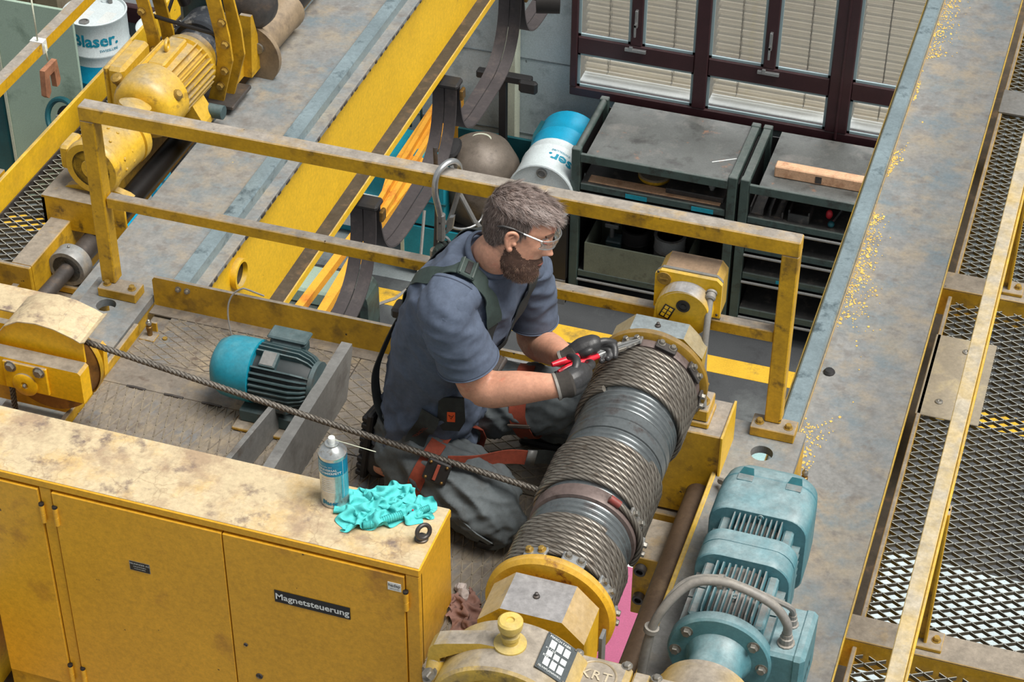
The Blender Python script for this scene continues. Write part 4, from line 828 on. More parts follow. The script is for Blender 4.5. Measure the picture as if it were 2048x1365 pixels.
def groove(y0, y1, p=.0172):
    out = []; y = y0
    while y < y1-1e-4:
        for f, rr in ((0, .1215), (.12, .121), (.3, .1165), (.5, .115), (.7, .1165), (.88, .121)):
            if y+f*p < y1: out.append((rr, y+f*p))
        y += p
    return out
prof = groove(-1.06, -.84); gb1 = B(); gb1.lathe(prof, (DX, 0, DZ), (0, 1, 0), 72); part('grooved_barrel', gb1, 'drum', dr, 'bare grooved steel')
b = B(); b.lathe([(.116, -.84), (.124, -.838), (.126, -.832), (.126, -.802), (.118, -.80)], (DX, 0, DZ), (0, 1, 0), 72); part('smooth_ring', b, 'ring', dr, 'smooth brownish ring')
b = B(); b.lathe(groove(-.80, -.59), (DX, 0, DZ), (0, 1, 0), 72); part('grooved_barrel', b, 'drum', dr)
b = B(); b.lathe([(.116, -.59), (.1225, -.588), (.1225, -.556), (.1195, -.554), (.1195, -.551), (.1225, -.549), (.1225, -.522), (.118, -.52)], (DX, 0, DZ), (0, 1, 0), 72); part('smooth_ring', b, 'drum', dr)
b = B(); b.lathe(groove(-.52, -.28), (DX, 0, DZ), (0, 1, 0), 72); part('grooved_barrel', b, 'drum', dr)
b = B(); b.lathe([(.118, -.28), (.126, -.279), (.128, -.274), (.128, -.255)], (DX, 0, DZ), (0, 1, 0), 72); part('smooth_ring', b, 'ring', dr)
def winding(y0, y1, p=.0168, r=.0083, R=.1265, a_start=0.0, hand=1):
    n = int((y1-y0)/p*104); t = np.arange(n+1)/104.0
    a = a_start+hand*2*PI*t; N = np.stack([np.cos(a), 0*a, np.sin(a)], 1); P = N*R+np.stack([DX+0*a, y0+p*t, DZ+0*a], 1)
    b = B(); rope_mesh(b, P, N, r); return b
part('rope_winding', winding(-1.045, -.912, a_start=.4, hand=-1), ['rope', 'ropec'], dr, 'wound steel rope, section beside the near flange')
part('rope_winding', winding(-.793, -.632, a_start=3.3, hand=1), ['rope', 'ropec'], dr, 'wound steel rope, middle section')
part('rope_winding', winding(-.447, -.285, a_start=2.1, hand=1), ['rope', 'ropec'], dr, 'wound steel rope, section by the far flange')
M['rusty'] = mat('rust_stained_yellow', (216, 166, 40), .45, var=.1, vs=8, dust=((170, 150, 110), .6), stain=[((176, 92, 34), .28, 11), ((110, 66, 30), .12, 22)], bump=.15)
b = B(); b.lathe([(.02, -1.088), (.138, -1.088), (.147, -1.080), (.147, -1.066), (.142, -1.060), (.10, -1.060)], (DX, 0, DZ), (0, 1, 0), 80); part('near_flange', b, 'rusty', dr, 'yellow near flange with rusty stains')
b = B(); b.lathe([(.10, -.255), (.136, -.255), (.145, -.250), (.145, -.234), (.138, -.228), (.02, -.228)], (DX, 0, DZ), (0, 1, 0), 80); part('far_flange', b, mat('greasy_flange', (150, 116, 34), .45, var=.2, vs=12, dust=((130, 116, 96), .8), stain=((84, 64, 34), .35, 14)), dr, 'greasy far flange')
def clamp(y, ang, mplate='grey', mb='bolt', half=.027, depth=.034, R=.133):
    """rope clamp plate with two hexagon bolts; ang from the top towards +x, degrees"""
    a = math.radians(ang); n_ = Vector((math.sin(a), 0, math.cos(a))); tg = Vector((math.cos(a), 0, -math.sin(a)))
    Mx = Matrix((tg, Vector((0, 1, 0)), n_)).transposed().to_4x4(); Mx.translation = Vector((DX, y, DZ))+n_*R
    b = B(); b.box(-half, half, -depth/2, depth/2, 0, .008, .002).xf(Mx); c = part('rope_clamp', b, mplate, dr)
    for u in (-half*.55, half*.55):
        b = B(); b.hexb((u, .002, .008), (0, 0, 1), .0075, .009).xf(Mx); part('clamp_bolt', b, mb, c)
for ang in (-20, 18, 60, 98): clamp(-.268, ang, 'dgrey' if ang > 0 else 'grey', 'bolt', R=.128, depth=.026)
for ang in (-18, 18, 58, 95, 135): clamp(-1.048, ang, 'alu' if ang < 70 else 'grey', 'bolty' if ang < 0 else 'bolt', depth=.026)
for ang in (62, 100): clamp(-.812, ang, 'grey', 'bolt', R=.130, depth=.028)
a0 = np.linspace(math.radians(64), math.radians(-30), 40); N = np.stack([np.cos(a0), 0*a0, np.sin(a0)], 1); P = N*.133+np.stack([DX+0*a0, -.822+0*a0, DZ+0*a0], 1)
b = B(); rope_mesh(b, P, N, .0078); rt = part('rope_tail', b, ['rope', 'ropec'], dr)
b = B(); b.cyl(P[0], P[5], .0096, 12); part('end_sleeve', b, mat('red_brown_sleeve', (128, 58, 52), .5), rt, 'reddish sleeve on the rope end')
# hub housings at both ends
def hub(name, y0, y1, zt, lab, m):
    h = .118; k = .05; t = thing(name, (DX, (y0+y1)/2, DZ-.1), lab, 'bearing housing')
    pts = [(DX-.068, zt), (DX+.068, zt), (DX+h, zt-k), (DX+h, DZ-.08), (DX+.07, DZ-.12), (DX-.07, DZ-.12), (DX-h, DZ-.08), (DX-h, zt-k)]
    b = B(); b.prism(pts, 'y', y0, y1); part('housing', b, m, t)
    b = B(); b.lathe([(.008, 0), (.007, .004), (.004, .005), (.004, .011), (.002, .012)], (DX-.005, (y0+y1)/2, zt), n=10); part('grease_fitting', b, 'dgrey', t)
    return t
M['hubm'] = mat('dusty_hub_paint', (220, 172, 34), .45, var=.1, dust=((150, 148, 148), 1.4), stain=((120, 90, 40), .12, 10))
hub('drum_hub_housing', -1.218, -1.105, .425, 'chamfered dusty yellow housing between near flange and gearbox', 'hubm')
hub('drum_hub_housing', -.205, -.142, .42, 'chamfered grey topped bearing housing behind the far drum flange', mat('far_hub_paint', (186, 150, 40), .45, var=.1, dust=((136, 146, 150), 1.4)))
sh = thing('drum_shaft', (DX, -.05, DZ), 'grey stub shaft between far bearing housing and limit switch box', 'shaft')
b = B(); b.lathe([(.048, -.142), (.048, -.128), (.036, -.125), (.036, -.09)], (DX, 0, DZ), (0, 1, 0), 32); part('shaft', b, 'grey', sh)
b = B(); b.box(DX-.010, DX+.010, -.14, -.125, DZ+.044, DZ+.054, .002); part('key_block', b, 'alu', sh)
# limit switch box
sw = thing('limit_switch_box', (.297, -.05, .42), 'yellow limit switch box with dusty rounded cover on the drum shaft end', 'switch box')
b = B(); b.prism([(.176, .30), (.346, .30), (.346, .40), (.332, .413), (.19, .413), (.176, .40)], 'y', .062, .074); part('face_plate', b, 'yelc', sw)
b = B(); b.prism([(.178, .285), (.345, .285), (.345, .402), (.33, .416), (.192, .416), (.178, .402)], 'y', .0745, .083); part('gasket_rim', b, 'grey', sw)
b = B(); b.prism([(.181, .29), (.342, .29), (.342, .398), (.328, .412), (.195, .412), (.181, .398)], 'y', .083, .165)
cv = B(); pts = [(.181, .29), (.342, .29), (.342, .395), (.326, .414), (.197, .414), (.181, .395)]; pt2 = [(.195, .295), (.328, .295), (.328, .375), (.314, .392), (.21, .392), (.195, .375)]
cv.add([(x, .083, z) for x, z in pts]+[(x, .15, z) for x, z in pts]+[(x, .18, z) for x, z in pt2], [(i, (i+1) % 6, 6+(i+1) % 6, 6+i) for i in range(6)]+[(6+i, 6+(i+1) % 6, 12+(i+1) % 6, 12+i) for i in range(6)]+[tuple(range(12, 18))])
part('cover', cv, mat('dusty_switch_cover', (214, 172, 40), .5, var=.08, dust=((152, 128, 104), 1.4, 10)), sw, 'cover thick with brown dust')
b = B(); b.lathe([(.001, .0), (.066, 0), (.069, .004), (.069, .045)], (DX+.004, .017, DZ+.015), (0, 1, 0), 40); part('round_front', b, mat('yellow_round_front', (214, 172, 36), .45, dust=((150, 150, 152), 1.4)), sw)
b = B(); b.lathe([(.0175, .0), (.0175, -.003), (.012, -.004), (.012, -.002), (.006, -.002), (.006, -.004), (.001, -.004)], (DX+.004, .017, DZ+.042), (0, 1, 0), 24); part('black_grommet', b, 'blk', sw)
npl = B(); npl.box(-.014, .014, -.002, 0, -.02, .02); npl.xf(Matrix.Translation((.222, .0165, .325)) @ Matrix.Rotation(.4, 4, 'Y')); npx = part('name_plate', npl, 'blk', sw)
npl = B()
for i in range(3):
    for j in range(2): npl.box(-.011+j*.012, -.002+j*.012, -.0026, -.002, -.016+i*.012, -.007+i*.012)
npl.xf(Matrix.Translation((.222, .0165, .325)) @ Matrix.Rotation(.4, 4, 'Y')); part('plate_print', npl, 'yelc', npx, kind='stuff')
b = B(); b.lathe([(.018, 0), (.018, .004), (.001, .004)], (.2, .062, .392), (0, -1, 0), 20); b.box(.190, .210, .0565, .058, .390, .393); part('slotted_plug', b, 'bolty', sw)
for x, z in ((.184, .408), (.184, .31), (.338, .31), (.31, .306)):
    b = B(); b.lathe([(.0035, 0), (.003, .002)], (x, .062, z), (0, -1, 0), 8); part('screw', b, 'dgrey', sw)
b = B(); b.lathe([(.014, 0), (.014, .006), (.012, .006), (.012, .012), (.013, .012), (.013, .02), (.009, .024)], (.322, .060, .378), (.05, -.8, -.25), 14); part('cable_gland', b, 'cabler', sw)
for o_ in [c_ for c_ in sw.children]: o_.location = Vector((.040, -.14, .106))
b = B(); b.tube(smooth([(.363, -.097, .476), (.366, -.125, .43), (.369, -.15, .36), (.376, -.172, .28), (.386, -.19, .212)], 6), .0085, 10); part('cable', b, 'cabler', sw)
b = B(); b.prism([(.298-.068, .431)]+[(.298+.069*math.cos(math.radians(a)), .431+.069*math.sin(math.radians(a))) for a in range(170, -1, -10)]+[(.305, .31), (.295, .285), (.275, .27), (.258, .266), (.24, .27), (.222, .288)], 'y', -.122, -.075); part('drive_housing', b, bpy.data.materials['yellow_round_front'], sw, 'tapered yellow drive housing round the shaft')
# pedestal under the far bearing
pd = thing('bearing_pedestal', (.27, -.16, -.12), 'yellow box pedestal carrying the far drum bearing', 'pedestal')
b = B(); b.box(.085, .447, -.225, -.08, -.128, .15, .003); part('box', b, 'yel', pd)
b = B(); b.prism([(-.245, .150), (-.245, .30), (-.15, .155), (-.15, .150)], 'x', .082, .095); part('gusset', b, 'yel', pd, 'plate standing left of the drum')
b = B(); b.box(.444, .450, -.235, -.078, .02, .157, .001); part('edge_flange', b, 'yelc', pd)
for z0, z1, d in ((.15, .168, .0), (.169, .205, .004)):
    b = B(); b.box(.11+d, .405-d, -.205+d, -.115-d, z0, z1, .003); part('foot_block', b, 'yel', pd)
b = B(); b.hexb((.375, -.165, .205), (0, 0, 1), .017, .016); b.cyl((.375, -.165, .22), (.385, -.16, .262), .006, 8); part('anchor_bolt', b, 'bolty', pd)
# ================================================================ gearbox KRT
gx = thing('hoist_gearbox', (.35, -1.4, .2), 'worn yellow hoist gearbox with a raised maker mark and filler knob', 'gearbox')
GXm = mat('gearbox_worn_yellow', (212, 176, 70), .45, var=.16, vs=6, dust=((164, 154, 140), 1.25, 8), stain=[((140, 124, 100), .35, 5), ((96, 80, 60), .2, 12)], bump=.2)
GC = (.268, .31); R0 = .168
b = B(); b.lathe([(.02, -1.285), (R0-.006, -1.285), (R0, -1.279), (R0+.003, -1.27)][::1] and [(.02, -1.285), (R0-.006, -1.285), (R0, -1.291), (R0, -1.425), (R0-.006, -1.431), (.135, -1.431), (.125, -1.424), (.118, -1.405), (.001, -1.405)], (GC[0], 0, GC[1]), (0, 1, 0), 72); part('gear_housing', b, GXm, gx)
for a in (70, 130, 10, 190):
    b = B(); d = Vector((math.cos(math.radians(a)), 0, math.sin(math.radians(a)))); Mx = Matrix((d, Vector((0, 1, 0)), Vector((-d.z, 0, d.x)))).transposed().to_4x4(); Mx.translation = Vector((GC[0], -1.412, GC[1]))+d*.07
    b.box(-.05, .05, -.007, .007, -.004, .004, .002).xf(Mx); part('rib', b, GXm, gx)
b = B(); b.box(.365, .497, -1.52, -1.262, .25, .407, .012); part('lid', b, GXm, gx)
b = B(); b.box(.34, .37, -1.52, -1.275, .25, .385, .006); part('lid_step', b, GXm, gx)
b = B(); b.box(.50, .535, -1.52, -1.268, .2, .392, .004); part('lid_step', b, GXm, gx)
b = B(); b.box(.536, .80, -1.52, -1.268, .05, .398, .01); part('lid', b, GXm, gx)
for x, y in ((.379, -1.272), (.484, -1.274), (.549, -1.28)):
    b = B(); b.lathe([(.012, 0), (.012, .0015)], (x, y, .406 if x < .5 else .397), n=14); b.lathe([(.0085, .0015), (.0085, .007), (.006, .009)], (x, y, .406 if x < .5 else .397), n=6, sm=False); part('lid_bolt', b, 'bolt', gx)
b = B(); b.torus((.431, -1.322, .407), (0, 0, 1), .042, .0026, 36, 6); part('emblem_ring', b, GXm, gx)
b = B(); text(b, 'KRT', .034, (.431, -1.322, .407), (1, -.02, 0), (.02, 1, 0), depth=.0025, bold=.012, align='CENTER', sp=1.1); part('emblem_letters', b, mat('emblem_letters', (186, 174, 150), .5), gx)
b = B(); b.prism([(.085, .40), (.088, .425), (.10, .442), (.125, .453), (.20, .478), (.235, .480), (.235, .468), (.20, .462), (.15, .432), (.112, .405), (.108, .34), (.096, .33)], 'y', -1.375, -1.335); part('lifting_lug', b, GXm, gx)
b = B(); b.hexb((.10, -1.40, .375), (-.6, -.2, .8), .014, .014); part('housing_bolt', b, 'bolt', gx)
b = B(); b.cyl((.10, -1.42, .30), (.10, -1.36, .385), .02, 12); part('bolt_boss', b, GXm, gx)
kb = part('filler_knob', B().lathe([(.034, -.004), (.034, .004), (.024, .006), (.017, .008), (.017, .02), (.02, .022), (.02, .03), (.014, .032), (.016, .038), (.024, .046), (.026, .055), (.026, .066), (.022, .070), (.009, .070), (.008, .066), (.001, .066)], (.258, -1.355, .477), (0, 0, 1), 28), mat('knob_yellow', (206, 178, 88), .35, var=.1, dust=((180, 170, 140), .6)), gx)
# name plate on the flank of the round housing
a = math.radians(60); n_ = Vector((math.cos(a), 0, math.sin(a))); tg = Vector((math.sin(a), 0, -math.cos(a))); o = Vector((GC[0], -1.345, GC[1]))+n_*(R0+.002)
Mx = Matrix((tg, Vector((0, 1, 0)), n_)).transposed().to_4x4(); Mx.translation = o
b = B(); b.box(-.036, .036, -.05, .05, -.002, .0015, .001).xf(Mx); pl = part('type_plate', b, mat('type_plate_grey', (86, 92, 94), .4, .3), gx, 'grey data plate with white fields')
b = B()
for i, (y0, y1) in enumerate(((-.034, -.014), (-.008, .006), (.014, .034))):
    for j in range(3): b.box(-.024+j*.017, -.011+j*.017, y0, y1, .0015, .0021)
b.xf(Mx); part('plate_fields', b, 'white', pl, kind='stuff')
b = B()
for k, (yy, s_) in enumerate(((.041, 'MASCH FABR'), (.0095, 'n1 / n2'), (-.0115, 'KW    i'))):
    text(b, s_, .0085, Mx @ Vector((-.03, yy, .0)), tg, (0, 1, 0), depth=.0021)
text(b, 'SILVAPLANAWEG', .007, Mx @ Vector((-.031, -.042, 0)), tg, (0, 1, 0), depth=.0021); part('plate_lettering', b, 'white', pl)
for u in (-.031, .031):
    for v in (-.045, .045):
        b = B(); b.lathe([(.003, 0), (.002, .002)], Mx @ Vector((u, v, .0015)), n_, 8); part('rivet', b, 'bolt', pl)
b = B(); b.box(.41, .418, -1.23, -1.20, .28, .42, .001); solo('cable_bracket', b, 'grey', (.414, -1.21, .28), 'thin upright metal tab behind the gearbox lid', 'bracket')
# ================================================================ teal gear motor
MC = Vector((.617, 0, .16)); gm = thing('gear_motor', (.617, -.7, .05), 'large dusty teal finned motor lying beside the right girder', 'motor')
b = B(); b.lathe([(.07, -.965), (.113, -.965), (.118, -.960), (.118, -.938), (.113, -.933), (.08, -.933)], MC, (0, 1, 0), 56); part('flange', b, 'teal', gm)
for a in (40, 140, 90, 0, 180, 220, 320):
    if a == 90: continue
    b = B(); b.hexb(MC+Vector((math.cos(math.radians(a))*.098, -.965, math.sin(math.radians(a))*.098)), (0, -1, 0), .0105, .012); part('flange_bolt', b, 'bolt', gm)
b = B(); b.lathe([(.075, -1.08), (.062, -1.06), (.062, -.99), (.075, -.965)], MC, (0, 1, 0), 40); part('neck', b, 'teal', gm)
b = B(); b.lathe([(.02, -1.262), (.112, -1.262), (.112, -1.10), (.104, -1.09), (.104, -1.075), (.06, -1.07)], MC, (0, 1, 0), 48); part('adapter_ring', b, GXm, gm, 'yellow adapter ring to the gearbox')
b = B(); b.lathe([(.06, -.935), (.084, -.930), (.084, -.50), (.05, -.495)], MC, (0, 1, 0), 40); part('core', b, 'dustf', gm, 'dust packed body between the fins')
def fins(y0, y1, n=9, top=.103, cut=.0):
    for k in range(n):
        x = -.056+.112*k/(n-1); zb = .06
        b = B(); b.prism([(y0, zb), (y1, zb), (y1, top-.012), (y1-.012 if y1-y0 > .05 else y1-.006, top), (y0+.01, top), (y0, top-.01)], 'x', MC.x+x-.0016, MC.x+x+.0016); b.xf(Matrix.Translation((0, 0, MC.z))); part('cooling_fin', b, 'tealf', gm)
    for s_ in (-1, 1):
        for k in range(5):
            z = -.05+.022*k; b = B(); b.box(MC.x+min(s_*.06, s_*.104), MC.x+max(s_*.06, s_*.104), y0, y1, MC.z+z-.0016, MC.z+z+.0016); part('cooling_fin', b, 'tealf', gm)
        b = B(); b.box(MC.x+s_*.074-.012, MC.x+s_*.074+.012, y0, y1, MC.z+.045, MC.z+.082, .005); part('corner_rib', b, 'tealf', gm)
fins(-.925, -.84, 9); fins(-.835, -.755, 9); fins(-.665, -.575, 10, .106)
def shell(h, k, y0, y1, y1b, c_=.0):
    """rounded square shell section around the motor axis"""
    def ring(hh, kk): 
        P = []
        for qx, qz, s0 in ((1, 1, 0), (-1, 1, 90), (-1, -1, 180), (1, -1, 270)):
            for i in range(7): a = math.radians(s0+15*i); P.append((MC.x+qx*(hh-kk)+kk*math.cos(a), MC.z+qz*(hh-kk)+kk*math.sin(a)))
        return P
    return ring
rg = shell(0, 0, 0, 0, 0)
def loft(secs, cap=True):
    b = B(); n = len(secs[0][1]); V = []; F = []
    for y, P in secs: V += [(x, y, z) for x, z in P]
    for i in range(len(secs)-1):
        for j in range(n): F.append((i*n+j, i*n+(j+1) % n, (i+1)*n+(j+1) % n, (i+1)*n+j))
    b.add(V, F, True)
    if cap: b.add(V, [tuple(range(n))[::-1], tuple(range((len(secs)-1)*n, len(secs)*n))])
    return b
part('strap_band', loft([(-.755, rg(.100, .05)), (-.755, rg(.109, .055)), (-.752, rg(.111, .055)), (-.708, rg(.111, .055)), (-.704, rg(.1095, .055)), (-.704, rg(.111, .055)), (-.668, rg(.111, .055)), (-.664, rg(.1, .05))]), 'teal', gm, 'teal cover band over the fins')
cw = part('fan_cowl', loft([(-.60, rg(.095, .05)), (-.60, rg(.114, .05)), (-.596, rg(.117, .052)), (-.525, rg(.117, .052)), (-.478, rg(.115, .053)), (-.475, rg(.1125, .053)), (-.472, rg(.115, .053)), (-.44, rg(.110, .053)), (-.42, rg(.098, .05)), (-.415, rg(.08, .045))]), 'teal', gm, 'teal fan cowl')
for x in (-.058, .058):
    b = B(); b.prism([(MC.x+x-.018, -.478), (MC.x+x+.018, -.478), (MC.x+x+.012, -.452), (MC.x+x-.012, -.452)], 'z', MC.z+.1135, MC.z+.1165); part('cowl_recess', b, 'tealdk', cw)
    b = B(); b.prism([(MC.x+x-.018, -.50), (MC.x+x+.018, -.50), (MC.x+x+.018, -.479), (MC.x+x-.018, -.479)], 'z', MC.z+.1155, MC.z+.1178); part('cowl_tab', b, 'tealf', cw)
b = B(); b.torus((MC.x+.005, -.605, MC.z+.108), (0, 1, 0), .006, .0022, 16, 6); b.torus((MC.x+.005, -.86, MC.z+.096), (0, 0, 1), .006, .0022, 16, 6); part('lifting_point', b, 'tealf', gm)
bx = part('terminal_box', B().box(.715, .800, -.955, -.795, .045, .205, .008), 'teal', gm)
b = B(); b.box(.772, .8055, -.958, -.792, .042, .208, .010); part('box_cover', b, 'teal', bx); b = B(); b.box(.68, .716, -.90, -.83, .10, .19, .006); part('box_neck', b, 'tealf', bx)
b = B(); text(b, 'SEW', .045, (.807, -.93, .10), (0, 1, 0), (0, 0, 1), depth=.0006, bold=.02); part('raised_letters', b, 'teal', bx)
for (x, y) in ((.755, -.915), (.755, -.855)):
    s_ = 1 if y < -.9 else .8
    b = B(); b.lathe([(.02*s_, 0), (.02*s_, .004), (.015*s_, .005), (.015*s_, .02), (.012*s_, .022), (.012*s_, .032)], (x, y, .205), (0, 0, 1), 12, sm=False); part('cable_gland', b, 'cabler', bx)
cb = thing('motor_cable', (.6, -.93, .3), 'two grey cables curving from the teal motor box down behind the gearbox', 'cable')
b = B(); b.tube(smooth([(.755, -.915, .238), (.752, -.922, .275), (.72, -.928, .325), (.655, -.93, .355), (.595, -.932, .362), (.535, -.945, .345), (.485, -.985, .285), (.463, -1.0, .2), (.452, -1.0, .08), (.448, -1.0, -.05)]), .0105, 10); part('thick_cable', b, 'cabler', cb)
b = B(); b.tube(smooth([(.755, -.855, .232), (.75, -.862, .262), (.71, -.885, .30), (.64, -.90, .335), (.58, -.905, .345), (.52, -.92, .325), (.480, -.965, .27), (.465, -.985, .18), (.455, -.985, .05)]), .007, 8); part('thin_cable', b, 'cabler', cb)
for p, d in (((.60, -.925, .356), (1, 0, .1)), ((.468, -.995, .235), (.2, .1, 1))):
    b = B(); b.lathe([(.014, -.006), (.017, -.006), (.017, .006), (.014, .006)], p, d, 14); part('cable_tie', b, 'cabler', cb)
b = B(); b.tube(smooth([(.46, -.27, .05), (.485, -.30, .065), (.505, -.36, .05), (.51, -.42, .02)]), .009, 8); solo('short_cable', b, 'cabler', (.48, -.3, .03), 'short grey cable ducking under the teal motor cowl', 'cable')
# ================================================================ rope sheave block at left
pb = thing('rope_sheave_block', (-1.21, -.6, .1), 'bright yellow sheave housing with a dusty curved hood at the left edge', 'sheave block')
SC = Vector((-1.21, -.6, .25))
b = B(); b.lathe([(.03, -.02), (.105, -.02), (.124, -.026), (.126, -.022), (.122, -.017), (.108, -.003), (.106, 0), (.108, .003), (.122, .017), (.126, .022), (.124, .026), (.105, .02), (.03, .02)], SC, (0, 1, 0), 64); part('sheave', b, mat('sheave_worn', (150, 104, 44), .5, .2, var=.2, vs=10, stain=((46, 38, 32), .5, 8)), pb)
b = B(); b.lathe([(.128, .018), (.128, .036), (.118, .04), (.05, .04)], SC, (0, 1, 0), 48, a0=-1.6, a1=.75, up=(1, 0, 0)); part('rope_guard', b, 'yel', pb)
b = B(); b.prism([(-1.62, .35), (-1.062, .35), (-1.055, .343), (-1.055, .262), (-1.12, .205), (-1.62, .205)][0:3]+[(-1.055, .255), (-1.62, .255)], 'y', -.72, -.676); part('front_cheek', b, mat('sheave_yellow', (236, 182, 26), .4, var=.05, dust=((146, 136, 122), 1.35, 9), stain=((200, 146, 20), .25, 4)), pb)
fy = bpy.data.materials['sheave_yellow']
b = B(); b.box(-1.265, -1.145, -.728, -.72, .262, .345, .002); pp = part('axle_plate', b, fy, pb)
b = B(); b.lathe([(.034, 0), (.034, .004), (.031, .006), (.010, .006), (.008, .003), (.001, .003)], (-1.208, -.728, .284), (0, -1, 0), 28); part('axle_end', b, fy, pp)
b = B(); b.lathe([(.005, 0), (.005, .006), (.002, .009)], (-1.208, -.731, .284), (0, -1, 0), 8); part('axle_nipple', b, 'bolt', pp)
for x in (-1.243, -1.165):
    b = B(); b.hexb((x, -.728, .332), (0, -1, 0), .012, .01); part('plate_bolt', b, 'bolt', pp)
hp = [(-1.34, .30), (-1.315, .36), (-1.28, .405), (-1.24, .428), (-1.19, .434), (-1.14, .428), (-1.09, .412), (-1.072, .403)]
b = B(); b.prism(hp+[(-1.072, .335), (-1.33, .275)], 'y', -.662, -.655); part('hood_side', b, fy, pb)
b = B(); V = []; 
for x, z in hp+[(-1.06, .408)]: V += [(x, -.672, z), (x, -.548, z), (x, -.548, z+.003), (x, -.672, z+.003)]
k = len(hp)+1; b.add(V, [(4*i+j, 4*i+4+j, 4*i+4+(j+1) % 4, 4*i+(j+1) % 4) for i in range(k-1) for j in range(4)]+[(0, 1, 2, 3), (4*k-4, 4*k-3, 4*k-2, 4*k-1)], True); part('hood_top', b, 'cabtop', pb, 'dusty curved sheet hood')
b = B(); b.prism([(-1.60, .03), (-1.235, .03), (-1.133, .13), (-1.10, .19), (-1.095, .275), (-1.105, .288), (-1.15, .29), (-1.60, .29)], 'y', -.535, -.515); part('back_cheek', b, fy, pb)
b = B(); b.prism([(-1.46, .11), (-1.335, .21), (-1.335, .25), (-1.62, .25), (-1.62, .11)], 'y', -.70, -.66); part('lower_gusset', b, fy, pb)
b = B(); b.box(-1.75, -1.30, -.50, -.40, .30, .305, .001); part('top_shelf', b, 'cabtop', pb)
# the rope
wr = thing('wire_rope', (-.55, -.6, .28), 'steel wire rope stretched from the sheave block across to the drum', 'rope')
P = []; N = []
for i in range(26): a = PI*.5+(.55*PI)*(25-i)/25; P.append((SC.x+.115*math.cos(a), -.6, SC.z+.115*math.sin(a))); N.append((math.cos(a), 0, math.sin(a)))
for i in range(1, 130): t = i/129; P.append((-1.21+t*1.43, -.6-.002*math.sin(t*PI), .365-t*.186-.006*math.sin(t*PI))); N.append((.13, 0, 1))
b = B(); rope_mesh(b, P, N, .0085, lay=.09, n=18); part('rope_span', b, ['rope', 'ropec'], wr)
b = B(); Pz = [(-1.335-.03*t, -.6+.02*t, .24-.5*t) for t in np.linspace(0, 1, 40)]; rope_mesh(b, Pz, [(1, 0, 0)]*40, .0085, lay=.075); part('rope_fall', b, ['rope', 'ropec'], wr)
# ================================================================ left motor, slab
lm = thing('electric_motor', (-.75, -.32, .03), 'teal capped electric motor with dark fins on the deck behind the rope', 'motor')
LC = Vector((0, -.325, .128))
b = B(); b.lathe([(.001, -.892), (.045, -.890), (.068, -.878), (.08, -.855), (.084, -.825), (.085, -.77), (.080, -.768)], LC, (1, 0, 0), 48); part('fan_cowl', b, 'cyan', lm, 'glossy teal fan cowl with chipped edge')
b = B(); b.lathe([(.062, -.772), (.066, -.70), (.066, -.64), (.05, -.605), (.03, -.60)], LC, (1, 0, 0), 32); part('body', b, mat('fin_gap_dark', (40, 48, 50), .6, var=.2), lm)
for k in range(30):
    a = 2*PI*k/30; d = Vector((0, math.cos(a), math.sin(a)))
    if d.z < -.75: continue
    if abs(a-PI*.62) < .2: continue
    Mx = Matrix((Vector((1, 0, 0)), d, Vector((1, 0, 0)).cross(d))).transposed().to_4x4(); Mx.translation = LC
    b = B(); pts = [(-.768, .055), (-.60, .03), (-.603, .05), (-.625, .070), (-.655, .081), (-.765, .083)]
    b.prism(pts, 'z', -.0022, .0022); b.xf(Mx); part('cooling_fin', b, 'dteal', lm)
a = PI*.62; d = Vector((0, math.cos(a), math.sin(a))); Mx = Matrix((Vector((1, 0, 0)), d, Vector((1, 0, 0)).cross(d))).transposed().to_4x4(); Mx.translation = LC
b = B(); b.box(-.745, -.70, .05, .083, -.024, .024, .002).xf(Mx); part('plate_seat', b, 'dteal', lm); b = B(); b.box(-.742, -.706, .083, .0845, -.02, .02).xf(Mx); part('name_plate', b, 'grey', lm)
b = B(); b.box(-.755, -.655, -.285, -.235, .165, .21, .012); part('terminal_box', b, 'dteal', lm); b = B(); b.box(-.76, -.65, -.283, -.23, .208, .218, .004); part('box_lid', b, 'dteal', lm)
b = B(); b.box(-.71, -.655, -.41, -.395, .07, .10, .006); part('plug_boss', b, 'dteal', lm); b = B(); b.lathe([(.006, 0), (.006, .004), (.001, .004)], (-.67, -.41, .088), (0, -1, 0), 10); part('plug', b, 'dgrey', lm)
b = B(); b.lathe([(.05, -.62), (.06, -.612), (.06, -.60), (.03, -.598)], LC, (1, 0, 0), 32); part('end_shield', b, 'dteal', lm)
b = B(); b.box(-.80, -.61, -.40, -.25, .012, .05, .003); part('foot_base', b, 'dteal', lm); 
b = B(); b.box(-.81, -.60, -.43, -.24, .002, .012, .002); part('mount_plate', b, 'yeld', lm)
for x in (-.735, -.715):
    b = B(); b.hexb((x, -.445, .02), (0, -1, .2), .010, .014); b.cyl((x, -.43, .02), (x-.01, -.475, .005), .007, 8); part('adjusting_bolt', b, 'bolty', lm)
sl = thing('grey_guard_plate', (-.585, -.42, 0), 'thick grey upright guard plate between motor and worker', 'plate')
b = B(); b.prism([(-.165, .150), (-.165, .13), (-.22, .0), (-.78, .0), (-.78, .15)], 'x', -.600, -.570); b2 = b; part('plate', b2, mat('guard_grey', (126, 126, 124), .5, .25, var=.1, vs=5, stain=((104, 102, 100), .35, 8)), sl)
b = B(); b.lathe([(.045, 0), (.055, 0), (.055, .02), (.045, .02)], (-.57, -.70, .06), (1, 0, 0), 32); part('rubber_ring', b, 'dgrey', sl)
b = B(); b.lathe([(.001, 0), (.045, 0), (.045, .014), (.001, .014)], (-.57, -.70, .06), (1, 0, 0), 32); part('round_disc', b, 'grey', sl)
